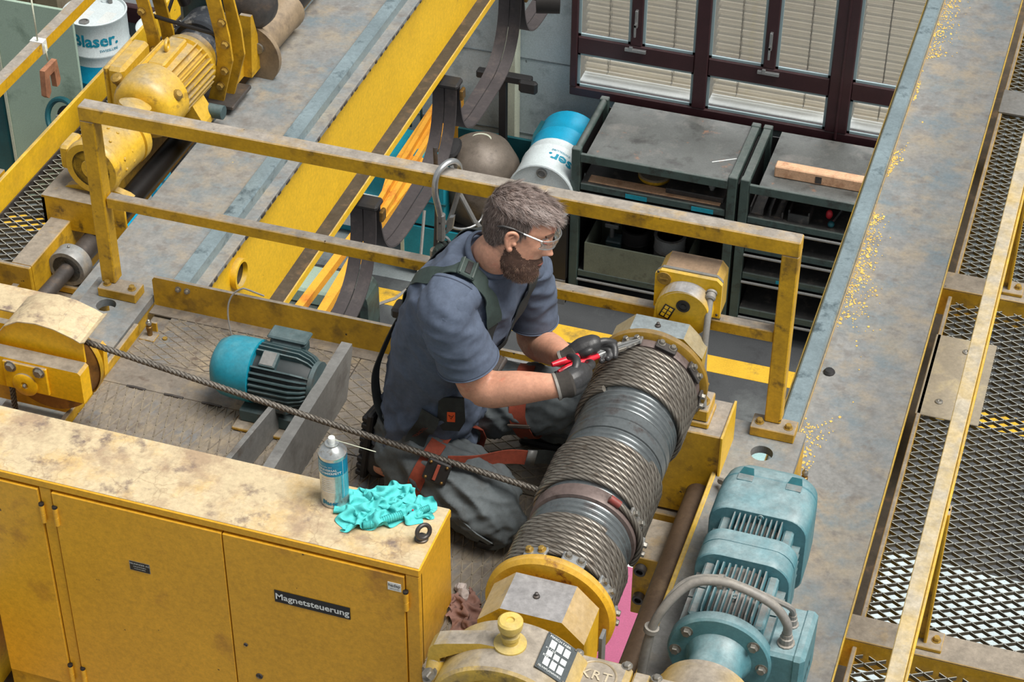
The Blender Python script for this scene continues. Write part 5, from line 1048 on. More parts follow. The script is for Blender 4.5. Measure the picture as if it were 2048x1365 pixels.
b = B(); b.box(-.715, -.700, -.66, -.36, .002, .10, .002, R=Matrix.Rotation(math.radians(-6), 3, 'Z')); part('side_plate', b, 'grey', sl)
b = B(); b.box(-.607, -.60, -.56, -.52, .10, .13, .002); part('tab', b, 'grey', sl)
# ================================================================ electrical cabinet
CX0, CX1, CY0, CY1, CT, CBm = -1.75, -.056, -1.047, -.838, .30, -.46
ec = thing('electrical_cabinet', (-.9, -.94, CBm), 'long yellow control cabinet with stained cream top and three doors', 'cabinet')
b = B(); b.box(-1.185, CX1, CY0+.012, CY1, CBm, CT-.024, .002); b.box(CX0, -1.186, CY0+.012, CY1, -.125, CT-.024, .002); part('body', b, 'cab', ec)
b = B(); b.box(CX0, CX1+.002, CY0-.001, CY1+.002, CT-.024, CT, .003); b.mi = 0; part('top_cover', b, [mat('cabinet_top_cover', (222, 166, 42), .45, var=.04)], ec)
b = B(); b.box(CX0+.002, CX1-.001, CY0+.002, CY1-.001, CT+.0002, CT+.0012); part('top_face', b, 'cabtop', ec, 'cream top worn and stained brown')
b = B(); b.box(CX1-.033, CX1, CY0, CY0+.02, CBm, CT-.025, .002); b2 = B(); part('corner_post', b, 'cab', ec)
b = B(); b.box(-1.003, -.974, CY0+.001, CY0+.02, CBm, CT-.025, .001); part('mid_post', b, 'cab', ec)
dz0, dz1 = -.40, CT-.030
def door(x0, x1, hin, lab):
    b = B(); b.box(x0, x1, CY0-.004, CY0+.013, dz0, dz1, .0015); d = part('door', b, 'cab', ec, lab)
    for z in (.215, -.335):
        b = B(); b.cyl((hin, CY0-.006, z-.018), (hin, CY0-.006, z+.010), .0065, 12); b.cyl((hin, CY0-.006, z-.045), (hin, CY0-.006, z-.019), .0065, 12); part('hinge', b, 'cab', d)
        b = B(); b.lathe([(.0068, 0), (.0066, .005), (.001, .006)], (hin, CY0-.006, z+.010), n=12); part('hinge_pin', b, 'blk', d)
    return d
door(-1.18, -1.006, -1.0, 'leftmost door, cut by the picture edge')
dm = door(-.970, -.537, -.965, 'middle door with a small black maker plate')
dR = door(-.534, -.091, -.087, 'right door with the long black label')
b = B(); b.box(-1.185, CX1, CY0+.004, CY0+.02, CBm, dz0-.004, .001); part('plinth', b, 'yeld', ec)
def plate(b, x0, x1, z0, z1, y=CY0-.0045): b.box(x0, x1, y-.0012, y, z0, z1); return b
lb = part('label_plate', plate(B(), -.414, -.226, .092, .130), 'blk', dR, 'black label reading Magnetsteuerung')
b = B(); text(b, 'Magnetsteuerung', .0265, (-.3205, CY0-.0058, .1105), (1, 0, 0), (0, 0, 1), depth=.0003, bold=.022, align='CENTER', sp=1.0); part('label_lettering', b, 'white', lb)
lb = part('maker_plate', plate(B(), -.786, -.735, .080, .108), 'blk', dm, 'small black maker plate')
b = B(); text(b, 'TRUNINGER AG', .0072, (-.7605, CY0-.0058, .102), (1, 0, 0), (0, 0, 1), depth=.0003, align='CENTER'); text(b, 'SOLOTHURN', .0055, (-.7605, CY0-.0058, .0935), (1, 0, 0), (0, 0, 1), depth=.0003, align='CENTER'); text(b, 'MAGNETFABRIK', .0042, (-.7605, CY0-.0058, .0865), (1, 0, 0), (0, 0, 1), depth=.0003, align='CENTER'); part('plate_lettering', b, 'white', lb)
b = B(); b.box(-.787, -.734, CY0-.0052, CY0-.0044, .079, .109); part('plate_rim', b, 'alu', lb)
lb = part('sticker', plate(B(), -.130, -.098, .222, .246), 'white', dR, 'small white sticker')
b = B(); text(b, 'hadap', .0125, (-.114, CY0-.0058, .238), (1, 0, 0), (0, 0, 1), depth=.0003, align='CENTER', bold=.01); text(b, 'SERVICE 052', .0042, (-.114, CY0-.0058, .227), (1, 0, 0), (0, 0, 1), depth=.0003, align='CENTER'); part('sticker_print', b, 'dgrey', lb)
for x, z, r in ((-.502, -.083, .0055), (-.474, -.183, .009)):
    b = B(); b.lathe([(r, 0), (r, .002), (r*.75, .003), (r*.6, .001), (.001, .001)], (x, CY0-.004, z), (0, -1, 0), 16); b.box(x-.001, x+.001, CY0-.0065, CY0-.0052, z-r*.5, z+r*.5); part('lock', b, 'dgrey', dR)
# eye bolt
eb = thing('eye_bolt', (-.082, -.953, .3012), 'dark steel eye bolt screwed into the cabinet top corner', 'eye bolt')
b = B(); b.torus((-.078, -.955, .328), (.75, -.6, .25), .0165, .0052, 36, 12); part('ring', b, 'dgrey', eb)
b = B(); b.lathe([(.016, 0), (.016, .005), (.010, .008), (.007, .014)], (-.084, -.953, .3013), n=20); part('collar', b, 'dgrey', eb)
from mathutils.bvhtree import BVHTree
# ================================================================ the worker
def vox(b, size, it=6, fac=.5, verts_only=False):
    """voxel-union of the builder's closed pieces -> smooth single surface (numpy verts, faces)"""
    me = mesh_from('tmp', b, []) ; ob = bpy.data.objects.new('tmp', me); COL.objects.link(ob)
    m = ob.modifiers.new('r', 'REMESH'); m.mode = 'VOXEL'; m.voxel_size = size
    if it: s_ = ob.modifiers.new('s', 'SMOOTH'); s_.iterations = it; s_.factor = fac
    dg = bpy.context.evaluated_depsgraph_get(); me2 = bpy.data.meshes.new_from_object(ob.evaluated_get(dg))
    V = np.empty(len(me2.vertices)*3); me2.vertices.foreach_get('co', V); V = V.reshape(-1, 3); F = [tuple(p.vertices) for p in me2.polygons]
    Nn = np.empty(len(me2.vertices)*3); me2.vertices.foreach_get('normal', Nn); Nn = Nn.reshape(-1, 3)
    bpy.data.objects.remove(ob); bpy.data.meshes.remove(me); bpy.data.meshes.remove(me2)
    return V, F, Nn
def npmesh(name, V, F, m, parent, label=None, solid=0.0, kind=None):
    b = B(); b.add(V.tolist(), F, True); me = bpy.data.meshes.new(name); o = root_off(parent)
    me.from_pydata([tuple(Vector(p)-o) for p in b.v], [], b.f); me.materials.append(M[m] if isinstance(m, str) else m)
    me.polygons.foreach_set('use_smooth', [True]*len(me.polygons))
    ob = bpy.data.objects.new(name, me); COL.objects.link(ob); ob.parent = parent
    if solid: s_ = ob.modifiers.new('thickness', 'SOLIDIFY'); s_.thickness = solid; s_.offset = -1
    return setp(ob, label, kind=kind)
def cut(V, F, N, tests):
    """drop the part of the surface beyond each (centre, dir, radius) plane; cut edge snapped onto the plane"""
    V = V.copy(); kill = np.zeros(len(V), bool)
    for tst in tests:
        c, d, r = tst[:3]; c = np.array(c); d = np.array(d, float); d /= np.linalg.norm(d); q = (V-c) @ d; near = np.linalg.norm(V-c, axis=1) < r
        if len(tst) > 3: near &= tst[3](V)
        kill |= near & (q > .004); sn = near & (np.abs(q) <= .004); V[sn] -= q[sn, None]*d
    keep = np.where(~kill)[0]; idx = -np.ones(len(V), int); idx[keep] = np.arange(len(keep))
    return V[keep], [tuple(idx[i] for i in f) for f in F if not any(kill[i] for i in f)], N[keep]
def fold(V, N, ax, amp, s1, s2, seed, mask=None):
    """cloth folds: ridged noise stretched along axis ax"""
    ax = np.array(ax, float); ax /= np.linalg.norm(ax); u = np.cross(ax, (0.3, .2, .9)); u /= np.linalg.norm(u); w = np.cross(ax, u)
    A, U, Wd = V @ ax*s1, V @ u*s2, V @ w*s2; out = V.copy()
    for i in range(len(V)):
        if mask is not None and mask[i] <= 0: continue
        n_ = mnoise.noise(Vector((A[i]+seed, U[i], Wd[i]))); n2 = mnoise.noise(Vector((A[i]*1.9+seed+7, U[i]*1.9, Wd[i]*1.9)))
        h = (max(-.1, 1-abs(n_)*3.0))**1*.75+(1-abs(n2)*2.4)*.3-.3
        out[i] += N[i]*amp*h*(1 if mask is None else mask[i])
    return out
def ringloft(b, secs, n=28, sup=2.4):
    """secs: (centre, forward, lateral, half depth, half width)"""
    V = []; F = []
    for c, f, l, a, w in secs:
        f = np.array(f, float); l = np.array(l, float); f /= np.linalg.norm(f); l /= np.linalg.norm(l)
        for j in range(n):
            t = 2*PI*j/n; cx = abs(math.cos(t))**(2/sup)*(1 if math.cos(t) > 0 else -1); sx = abs(math.sin(t))**(2/sup)*(1 if math.sin(t) > 0 else -1)
            V.append(np.array(c)+f*cx*a+l*sx*w)
    k = len(secs)
    for i in range(k-1):
        for j in range(n): F.append((i*n+j, i*n+(j+1) % n, (i+1)*n+(j+1) % n, (i+1)*n+j))
    b.add(V, F); b.add(V, [tuple(range(n))[::-1], tuple(range((k-1)*n, k*n))]); return b
def limb(b, P, R, n=20): return b.tube(smooth(P, 5), list(np.interp(np.linspace(0, len(P)-1, (len(P)-1)*5+1), range(len(P)), R)), n)

man = thing('person', (-.25, -.42, 0), 'man in grey blue T-shirt, work trousers and safety harness kneeling at the rope drum', 'person')
J = dict(Rsh=(-.142, -.595, .685), Lsh=(-.055, -.275, .60), Rel=(-.088, -.555, .428), Rw=(.128, -.56, .499), Lel=(-.05, -.23, .335), Lw=(.095, -.405, .452),
         Rhip=(-.295, -.485, .15), Lhip=(-.25, -.33, .14), Rkn=(-.015, -.595, .075), Lkn=(.052, -.30, .225), Ran=(-.37, -.50, .075), Lan=(-.02, -.20, .06))
lat = np.array((.25, .93, -.26)); lat /= np.linalg.norm(lat)
spine = [((-.272, -.405, .10), .104, .135), ((-.255, -.408, .20), .100, .135), ((-.240, -.412, .32), .097, .130), ((-.212, -.42, .44), .100, .138), ((-.172, -.43, .55), .104, .152), ((-.143, -.437, .635), .096, .158), ((-.125, -.439, .69), .074, .120), ((-.110, -.44, .735), .060, .075)]
def torso(b, g=0.0, hi=8):
    S = []
    for i, (c, a, w) in enumerate(spine[:hi]):
        p0 = np.array(spine[max(i-1, 0)][0]); p1 = np.array(spine[min(i+1, len(spine)-1)][0]); T = (p1-p0)/np.linalg.norm(p1-p0)
        l = lat*(.3+.7*min(1, i/5))+np.array((.1, .98, 0))*(.7-.7*min(1, i/5)); f = np.cross(l, T); l2 = np.cross(T, f)
        S.append((c, f, l2, a+g, w+g))
    return ringloft(b, S)
# ---- head shape
HY, HP, HR, HS = math.radians(4), math.radians(17), math.radians(-12), .80
HM = np.array((Matrix.Rotation(HY, 3, 'Z') @ Matrix.Rotation(HP, 3, 'Y') @ Matrix.Rotation(HR, 3, 'X')))
HC = np.array((-.0235, -.455, .833))
H = lambda p: HC+HM @ (np.array(p, float)*HS)
prof_h = np.array([(-.128, .052, .030, .012), (-.124, .072, .012, .026), (-.112, .085, -.005, .040), (-.095, .089, -.028, .051), (-.075, .0905, -.055, .060), (-.055, .092, -.075, .0655), (-.03, .093, -.092, .070), (0, .0915, -.102, .0735), (.02, .0945, -.105, .0755), (.04, .0995, -.1065, .0765), (.06, .098, -.105, .0765), (.08, .092, -.099, .0735), (.10, .078, -.087, .066), (.115, .056, -.068, .051), (.124, .028, -.045, .032), (.127, .0, -.02, .01)])
def headmesh(grow=0.0):
    nz, nt = 120, 144; zs = np.linspace(-.128, .127, nz)
    zf = .5-.5*np.cos(np.linspace(0, PI, nz)); zs = -.128+.255*zf
    V = []
    for z in zs:
        xf, xb, w = (np.interp(z, prof_h[:, 0], prof_h[:, k]) for k in (1, 2, 3))
        cx = (xf+xb)/2*.55+xb*.0+.0; cx = xb+(xf-xb)*.46
        for j in range(nt):
            t = 2*PI*j/nt; c, s_ = math.cos(t), math.sin(t); sup = 2.25
            r = lambda v: abs(v)**(2/sup)*(1 if v > 0 else -1)
            x = cx+(xf-cx if c > 0 else cx-xb)*r(c); y = w*r(s_)
            g = lambda y0, z0, sy, sz: math.exp(-((y-y0)/sy)**2-((z-z0)/sz)**2)
            if c > .2:
                fw = 0
                zr = min(1, max(0, (.034-z)/.062)); 
                if -.036 < z < .036: fw += (.004+.024*zr**1.1)*math.exp(-(y/(.0075+.0075*zr))**2)*(1 if z > -.028 else max(0, 1-(-.028-z)/.010))
                fw += .0075*(g(-.012, -.026, .008, .008)+g(.012, -.026, .008, .008))
                fw += .006*(g(-.03, .042, .022, .010)+g(.03, .042, .022, .010))          # brow
                fw -= .012*(g(-.033, .020, .016, .012)+g(.033, .020, .016, .012))         # eye hollows
                fw += .006*(g(-.033, .018, .010, .008)+g(.033, .018, .010, .008))         # lids
                fw += .005*(g(-.045, -.006, .02, .016)+g(.045, -.006, .02, .016))          # cheekbones
                fw += .006*g(0, -.058, .02, .006)+.0065*g(0, -.071, .018, .006)-.004*g(0, -.0645, .022, .003)
                fw += .006*g(0, -.104, .018, .014)-.004*g(0, -.086, .02, .006)
                x += fw*min(1, (c-.2)*3)
            V.append((x, y, z))
    V = np.array(V); F = [(i*nt+j, i*nt+(j+1) % nt, (i+1)*nt+(j+1) % nt, (i+1)*nt+j) for i in range(nz-1) for j in range(nt)]
    return V, F, nt, nz
HV, HF, HNT, HNZ = headmesh()
HW = HC+(HM @ (HV*HS).T).T
# normals of the head
def vnormals(V, F):
    N = np.zeros_like(V); Fq = np.array(F); 
    n_ = np.cross(V[Fq[:, 2]]-V[Fq[:, 0]], V[Fq[:, 3]]-V[Fq[:, 1]])
    for k in range(4): np.add.at(N, Fq[:, k], n_)
    N /= np.linalg.norm(N, axis=1)[:, None]+1e-12; return N
HN = vnormals(HW, HF)
if ((HW-HC)*HN).sum() < 0: HN = -HN
# ---- skin
def skinmat():
    m = mat('skin', (206, 152, 126), .5, var=.07, vs=16, stain=[((196, 120, 98), .3, 14), ((216, 168, 142), .3, 9)], bump=.06, bs=250)
    p = m.node_tree.nodes['Principled BSDF']; p.inputs['Subsurface Weight'].default_value = .12; p.inputs['Subsurface Radius'].default_value = (.012, .005, .003); p.inputs['Subsurface Scale'].default_value = 1
    return m
M['skin'] = skinmat()
b = B(); torso(b, -.03)
limb(b, [H((-.02, 0, -.03)), H((-.03, 0, -.08)), (-.088, -.443, .735), (-.115, -.44, .66)], [.050, .050, .055, .06])
limb(b, [J['Rsh'], (-.118, -.577, .57), (-.095, -.562, .47), J['Rel']], [.046, .047, .045, .040]); limb(b, [J['Rel'], (-.045, -.558, .440), (.02, -.562, .466), (.085, -.563, .488), J['Rw']], [.040, .045, .041, .032, .025])
limb(b, [J['Lsh'], (-.05, -.248, .47), J['Lel']], [.052, .047, .041]); limb(b, [J['Lel'], (-.02, -.262, .358), (.025, -.318, .397), J['Lw']], [.039, .044, .039, .025])
for a_, k_, n_ in (('Rhip', 'Rkn', 'Ran'), ('Lhip', 'Lkn', 'Lan')): limb(b, [J[a_], J[k_]], [.06, .04]); limb(b, [J[k_], J[n_]], [.04, .03])
V, F, N = vox(b, .006, 8)
nb = len(V)
body = npmesh('body', V, F, 'skin', man)
hd = B(); hd.add(HW.tolist(), HF, True); hd.add(HW.tolist(), [tuple(range(HNT))[::-1], tuple(range((HNZ-1)*HNT, HNZ*HNT))])
V2, F2, N2 = vox(hd, .0022, 2)
bm = bmesh.new(); bm.from_mesh(body.data); t_ = B(); t_.add(V2.tolist(), F2, True); me_ = bpy.data.meshes.new('h'); o_ = root_off(man); me_.from_pydata([tuple(Vector(p)-o_) for p in t_.v], [], t_.f); bm.from_mesh(me_)
# ears
def ear(side):
    e = B(); y0 = .0735*side; 
    P = [(.004, 0, -.028), (-.006, .006, -.022), (-.014, .012, -.008), (-.020, .017, .010), (-.018, .019, .026), (-.006, .016, .033), (.006, .010, .028), (.010, .004, .014), (.006, .002, .004)]
    e.tube(smooth([H((p[0], y0+side*p[1], p[2])) for p in P], 6), .0042, 8)
    e.tube(smooth([H((-.004, y0+side*.006, -.018)), H((-.010, y0+side*.011, -.002)), H((-.010, y0+side*.013, .014)), H((-.002, y0+side*.010, .022))], 5), .0036, 8)
    e.sphere(H((-.006, y0+side*.003, .004)), .016, 14, 10, (.8, .32, 1.5), R=Matrix(HM.tolist())); e.sphere(H((0, y0+side*.004, -.024)), .0075, 12, 8); e.sphere(H((.007, y0+side*.004, -.004)), .006, 10, 8)
    return vox(e, .0014, 3)
for s_ in (-1, 1):
    Ve, Fe, Ne = ear(s_); t_ = B(); t_.add(Ve.tolist(), Fe, True); me2 = bpy.data.meshes.new('e'); me2.from_pydata([tuple(Vector(p)-o_) for p in t_.v], [], t_.f); bm.from_mesh(me2); bpy.data.meshes.remove(me2)
for f in bm.faces: f.smooth = True
bm.to_mesh(body.data); bm.free(); bpy.data.meshes.remove(me_)
for s_ in (-1, 1):
    b = B(); b.sphere(H((.0815, .033*s_, .019)), .0115); part('eye', b, mat('eye', (210, 205, 200), .2, var=0) if s_ < 0 else bpy.data.materials['eye'], body)
    b = B(); b.sphere(H((.085, .033*s_, .0215)), .0118, 16, 10, (.9, 1.15, .62), R=Matrix(HM.tolist())); part('eyelid', b, 'skin', body)
    b = B(); P = smooth([H((.098, .014*s_, .040)), H((.097, .030*s_, .046)), H((.083, .052*s_, .041))], 6); b.tube(P, .0034, 6); part('eyebrow', b, mat('brow_hair', (92, 68, 54), .7, var=.2) if s_ < 0 else bpy.data.materials['brow_hair'], body)
b = B(); b.tube(smooth([H((.086, -.023, -.066)), H((.0965, -.010, -.064)), H((.099, 0, -.0635)), H((.0965, .010, -.064)), H((.086, .023, -.066))], 5), .003, 6); part('lips', b, mat('lips', (170, 104, 92), .45), body)
# ---- hair and beard (tapered strands over a scalp cap)
def hairmat(name, ramp_cols):
    m = bpy.data.materials.new(name); m.use_nodes = True; nt = m.node_tree; g = nt.nodes.new('ShaderNodeNewGeometry'); r = nt.nodes.new('ShaderNodeValToRGB')
    el = r.color_ramp.elements; el[0].color = lin(ramp_cols[0]); el[1].color = lin(ramp_cols[-1])
    for i, c in enumerate(ramp_cols[1:-1]): e = el.new((i+1)/(len(ramp_cols)-1)); e.color = lin(c)
    nt.links.new(g.outputs['Random Per Island'], r.inputs[0]); nt.links.new(r.outputs[0], nt.nodes['Principled BSDF'].inputs['Base Color']); nt.nodes['Principled BSDF'].inputs['Roughness'].default_value = .42
    return m
def strands(roots, nrm, dirs, lens, lift, w, curl, seg=4, seed=1, clump=.12):
    r = np.random.RandomState(seed); k = len(roots); V = np.zeros((k, seg+1, 2, 3)); view = np.array((.24, -.75, .62))
    cl = np.floor(roots/.0075).astype(int); hsh = (cl[:, 0]*73856093 ^ cl[:, 1]*19349663 ^ cl[:, 2]*83492791) % 9973
    jit = np.random.RandomState(77).normal(0, 1, (9973, 3))[hsh]
    d = dirs+r.normal(0, .10, dirs.shape)+jit*clump; p = roots-nrm*.002; dd = d*(1-lift[:, None])+nrm*lift[:, None]; dd /= np.linalg.norm(dd, axis=1)[:, None]
    step = lens/seg; ph = r.uniform(0, 6.28, k)
    for s_ in range(seg+1):
        side = np.cross(dd, nrm); side /= np.linalg.norm(side, axis=1)[:, None]+1e-9; ww = w*(1-.85*s_/seg)
        V[:, s_, 0] = p-side*ww; V[:, s_, 1] = p+side*ww
        dd = dd-nrm*(.22*lift)[:, None]+side*(curl*np.sin(ph+s_*1.1))[:, None]; dd /= np.linalg.norm(dd, axis=1)[:, None]; p = p+dd*step[:, None]
    V = V.reshape(-1, 3); n2 = (seg+1)*2; F = [(i*n2+2*s_, i*n2+2*s_+1, i*n2+2*s_+3, i*n2+2*s_+2) for i in range(k) for s_ in range(seg)]
    return V, F
fq = np.array(HF); fc = HV[fq].mean(1); fcw = HW[fq].mean(1); fn = HN[fq].mean(1); fn /= np.linalg.norm(fn, axis=1)[:, None]
area = np.linalg.norm(np.cross(HW[fq[:, 2]]-HW[fq[:, 0]], HW[fq[:, 3]]-HW[fq[:, 1]]), axis=1)/2
x_, y_, z_ = fc[:, 0], fc[:, 1], fc[:, 2]
hairline = np.where(x_ > .035, .080+(x_-.035)*.35, np.where(x_ > .008, .012+np.clip((x_-.008)/.027, 0, 1)**2*.068, np.where(x_ > -.03, .012-(x_-.008)*-.3, -.035-.35*(-.03-x_)*1.0)))
hairline = np.where((x_ <= .008) & (x_ > -.03), .014+(.008-x_)*-.9, hairline); hairline = np.where(x_ <= -.03, np.maximum(-.058, -.022+(x_+.03)*1.0), hairline)
isH = z_ > hairline; topness = np.clip((z_-.062)/.03, 0, 1)
side_ = isH & (topness < .5); top_ = isH & (topness >= .5)
def sample(maskf, n, seed):
    r = np.random.RandomState(seed); p = area*maskf; p = p/p.sum(); i = r.choice(len(p), n, p=p); q = fq[i]; u = r.rand(n, 2)
    P = (HW[q[:, 0]]*((1-u[:, 0])*(1-u[:, 1]))[:, None]+HW[q[:, 1]]*(u[:, 0]*(1-u[:, 1]))[:, None]+HW[q[:, 2]]*(u[:, 0]*u[:, 1])[:, None]+HW[q[:, 3]]*((1-u[:, 0])*u[:, 1])[:, None])
    return i, P, fn[i]
def tang(v, n_): 
    v = v-n_*(v*n_).sum(1)[:, None]; return v/(np.linalg.norm(v, axis=1)[:, None]+1e-9)
wdir = lambda d: HM @ np.array(d, float)
HM1 = hairmat('hair_sides', [(50, 40, 36), (84, 71, 65), (132, 118, 112), (66, 54, 48)]); HM2 = hairmat('hair_top', [(78, 62, 55), (122, 104, 96), (182, 166, 160), (96, 80, 72), (206, 192, 186)]); HM3 = hairmat('beard_strands', [(60, 42, 34), (104, 76, 60), (140, 110, 92), (80, 57, 46), (168, 142, 126)])
M['scalp'] = mat('hair_cap_brown', (84, 68, 61), .8, var=.15, vs=60)  # brown cap under the hair strands
capF = [f for f, k in zip(HF, isH) if k]; ids = sorted({i for f in capF for i in f}); mp = {i: k for k, i in enumerate(ids)}
thick = .002+.003*np.clip((HV[ids, 2]-.06)/.04, 0, 1)
hair = npmesh('hair', HW[ids]+HN[ids]*thick[:, None], [tuple(mp[i] for i in f) for f in capF], 'scalp', man, 'short brown grey hair swept forward')
i, P, n_ = sample(side_*1.0, 9000, 1); d = tang(np.tile(wdir((.25, 0, -1)), (len(i), 1)), n_); ln = .008+.009*np.clip((z_[i]+.06)/.12, 0, 1)
V, F = strands(P+n_*.003, n_, d, ln, np.full(len(i), .18), .00045, .1, 3, 2); npmesh('hair_strands', V, F, HM1, hair, kind='stuff')
i, P, n_ = sample(top_*1.0, 13000, 3)
cw_ = np.array((-.088, -.005, .10)); loc = fc[i]-cw_          # whorl at the crown, swept forward and to the side
sw_ = np.stack([loc[:, 0]*1.4+.05, loc[:, 1]*.9-.012, 0*loc[:, 0]], 1); sw_ = (HM @ sw_.T).T; sw_ += np.clip((x_[i]-.03)/.05, 0, 1)[:, None]*wdir((.06, -.03, .10))
d = tang(sw_, n_); ln = .022+.014*np.clip((x_[i]+.02)/.08, 0, 1)
V, F = strands(P+n_*.0065, n_, d, ln*np.random.RandomState(5).uniform(.7, 1.15, len(i)), .17+.16*np.clip((x_[i]-.04)/.05, 0, 1), .0005, .12, 5, 4, .24); npmesh('hair_strands', V, F, HM2, hair, kind='stuff')
beardline = np.where(x_ > .062, -.043, np.interp(x_, [-.03, .0, .02, .045, .062], [-.025, -.004, -.022, -.042, -.046]))
lipz = (np.abs(z_+.064) < .006) & (np.abs(y_) < .020) & (x_ > .06)
isB = (z_ < beardline) & (x_ > -.012) & ~lipz
isB &= ~((x_ < .012) & (z_ < -.10))
capF = [f for f, k in zip(HF, isB) if k]; ids = sorted({i for f in capF for i in f}); mp = {i: k for k, i in enumerate(ids)}
M['beardm'] = mat('beard_cap_brown', (84, 60, 49), .8, var=.2, vs=60)  # brown cap under the beard strands
bt = .0008+.008*np.clip((-.05-HV[ids, 2])/.06, 0, 1)
beard = npmesh('beard', HW[ids]+HN[ids]*bt[:, None], [tuple(mp[i] for i in f) for f in capF], 'beardm', man, 'full dark brown beard')
i, P, n_ = sample(isB*1.0, 11000, 8); d = tang(np.tile(wdir((.25, 0, -1)), (len(i), 1)), n_); ln = .006+.012*np.clip((-.04-z_[i])/.07, 0, 1)
V, F = strands(P+n_*(.001+.006*np.clip((-.05-z_[i])/.06, 0, 1))[:, None], n_, d, ln, np.full(len(i), .30), .00045, .3, 4, 9); npmesh('beard_strands', V, F, HM3, beard, kind='stuff')
# ---- safety glasses
gs = thing('safety_glasses', H((.09, 0, .02)), 'clear safety glasses with dark temple tips on the kneeling man', 'glasses')
b = B(); Vg = []; n_g = 22
for iz, z in enumerate((.040, .022, .002)):
    for j in range(n_g):
        t = -1.12+2.24*j/(n_g-1); Vg.append(H((.048+.072*math.cos(t)-(.004 if iz == 2 else 0), .083*math.sin(t)/math.sin(1.12)*.93, z+(.008*abs(t) if iz == 2 else -.006*abs(t)*.5))))
b.add(Vg, [(iz*n_g+j, iz*n_g+j+1, (iz+1)*n_g+j+1, (iz+1)*n_g+j) for iz in range(2) for j in range(n_g-1)], True); ln_ = part('lens', b, 'lens', gs); s_ = ln_.modifiers.new('t', 'SOLIDIFY'); s_.thickness = .0016
b = B(); b.tube([Vg[j] for j in range(n_g)], .0013, 6); b2 = B(); b2.tube([Vg[2*n_g+j] for j in range(n_g)], .0011, 6); part('brow_bar', b, 'alu', gs); part('lower_rim', b2, 'alu', gs)
for s_ in (-1, 1):
    b = B(); b.tube([H((.078, .0775*s_, .036)), H((.05, .0795*s_, .037)), H((.02, .0805*s_, .038))], .0021, 6); part('temple', b, 'alu', gs)
    b = B(); b.tube([H((.022, .0805*s_, .038)), H((-.01, .0815*s_, .0405)), H((-.04, .083*s_, .037)), H((-.055, .083*s_, .030))], [.0024, .003, .0036, .002], 6); part('temple_tip', b, 'blk', gs)
# ---- T-shirt
M['shirt'] = mat('shirt_cotton', (82, 93, 112), .85, var=.07, vs=14, stain=((74, 84, 102), .3, 6), bump=.15, bs=900)
b = B(); torso(b, .012, 8)
sb = [((-.118, -.44, .745), .072), ]
limb(b, [(-.13, -.50, .69), J['Rsh'], (-.132, -.588, .64)], [.058, .058, .052])
limb(b, [(-.08, -.36, .65), J['Lsh'], (-.052, -.27, .55)], [.057, .056, .05])
b.sphere((-.265, -.42, .17), .115, 20, 14, (1.05, 1.25, .95)); b.sphere((-.20, -.43, .30), .10, 20, 14, (.9, 1.25, 1.2))
V, F, N = vox(b, .0062, 14, .55)
rel = np.linalg.norm(V-np.array((-.11, -.57, .54)), axis=1); mR = np.clip(1-rel/.16, 0, 1)
V = fold(V, N, (.5, .3, -.6), .010, 1.5, 14, 3.0); V = fold(V, N, (.35, -.1, .9), .008, 2, 20, 11.0, np.clip((.45-V[:, 2])/.2, 0, 1)); V = fold(V, N, (.7, .4, -.25), .012, 2.2, 19, 5.0, mR)
V = fold(V, N, (.85, .1, .45), .019, 1.1, 14, 21.0, np.clip((.36-V[:, 2])/.16, 0, 1))
dR = np.array((.02, .02, -.16)); V, F, N = cut(V, F, N, [((-.090, -.442, .742), (.5, 0, .86), .09), ((-.27, -.40, .115), (-.15, 0, -1), .4)])
shirt = npmesh('t_shirt', V, F, 'shirt', man, 'grey blue cotton T-shirt', solid=.003)
b = B(); cN = np.array((-.090, -.442, .744)); ax = np.array((.5, 0, .86)); ax /= np.linalg.norm(ax); u = np.array((ax[2], 0, -ax[0])); vv = np.array((0, 1, 0.))
b.tube([cN+u*.062*math.cos(t)+vv*.066*math.sin(t)+ax*.004*math.cos(2*t) for t in np.linspace(0, 2*PI, 40, endpoint=False)], .0085, 8, closed=True, flat=.0045); part('collar', b, 'shirt', shirt)
M['seam'] = mat('seam_dark', (58, 66, 82), .9, var=0)
tr_ = BVHTree.FromPolygons([tuple(v.co+root_off(shirt)) for v in shirt.data.vertices], [tuple(p.vertices) for p in shirt.data.polygons])
b = B(); b.tube([q[0]+q[1]*.0003 for q in (tr_.find_nearest(p) for p in smooth([(-.112, -.505, .75), (-.12, -.545, .735), (-.135, -.585, .71)], 12))], .0012, 5); part('shoulder_seam', b, 'seam', shirt)
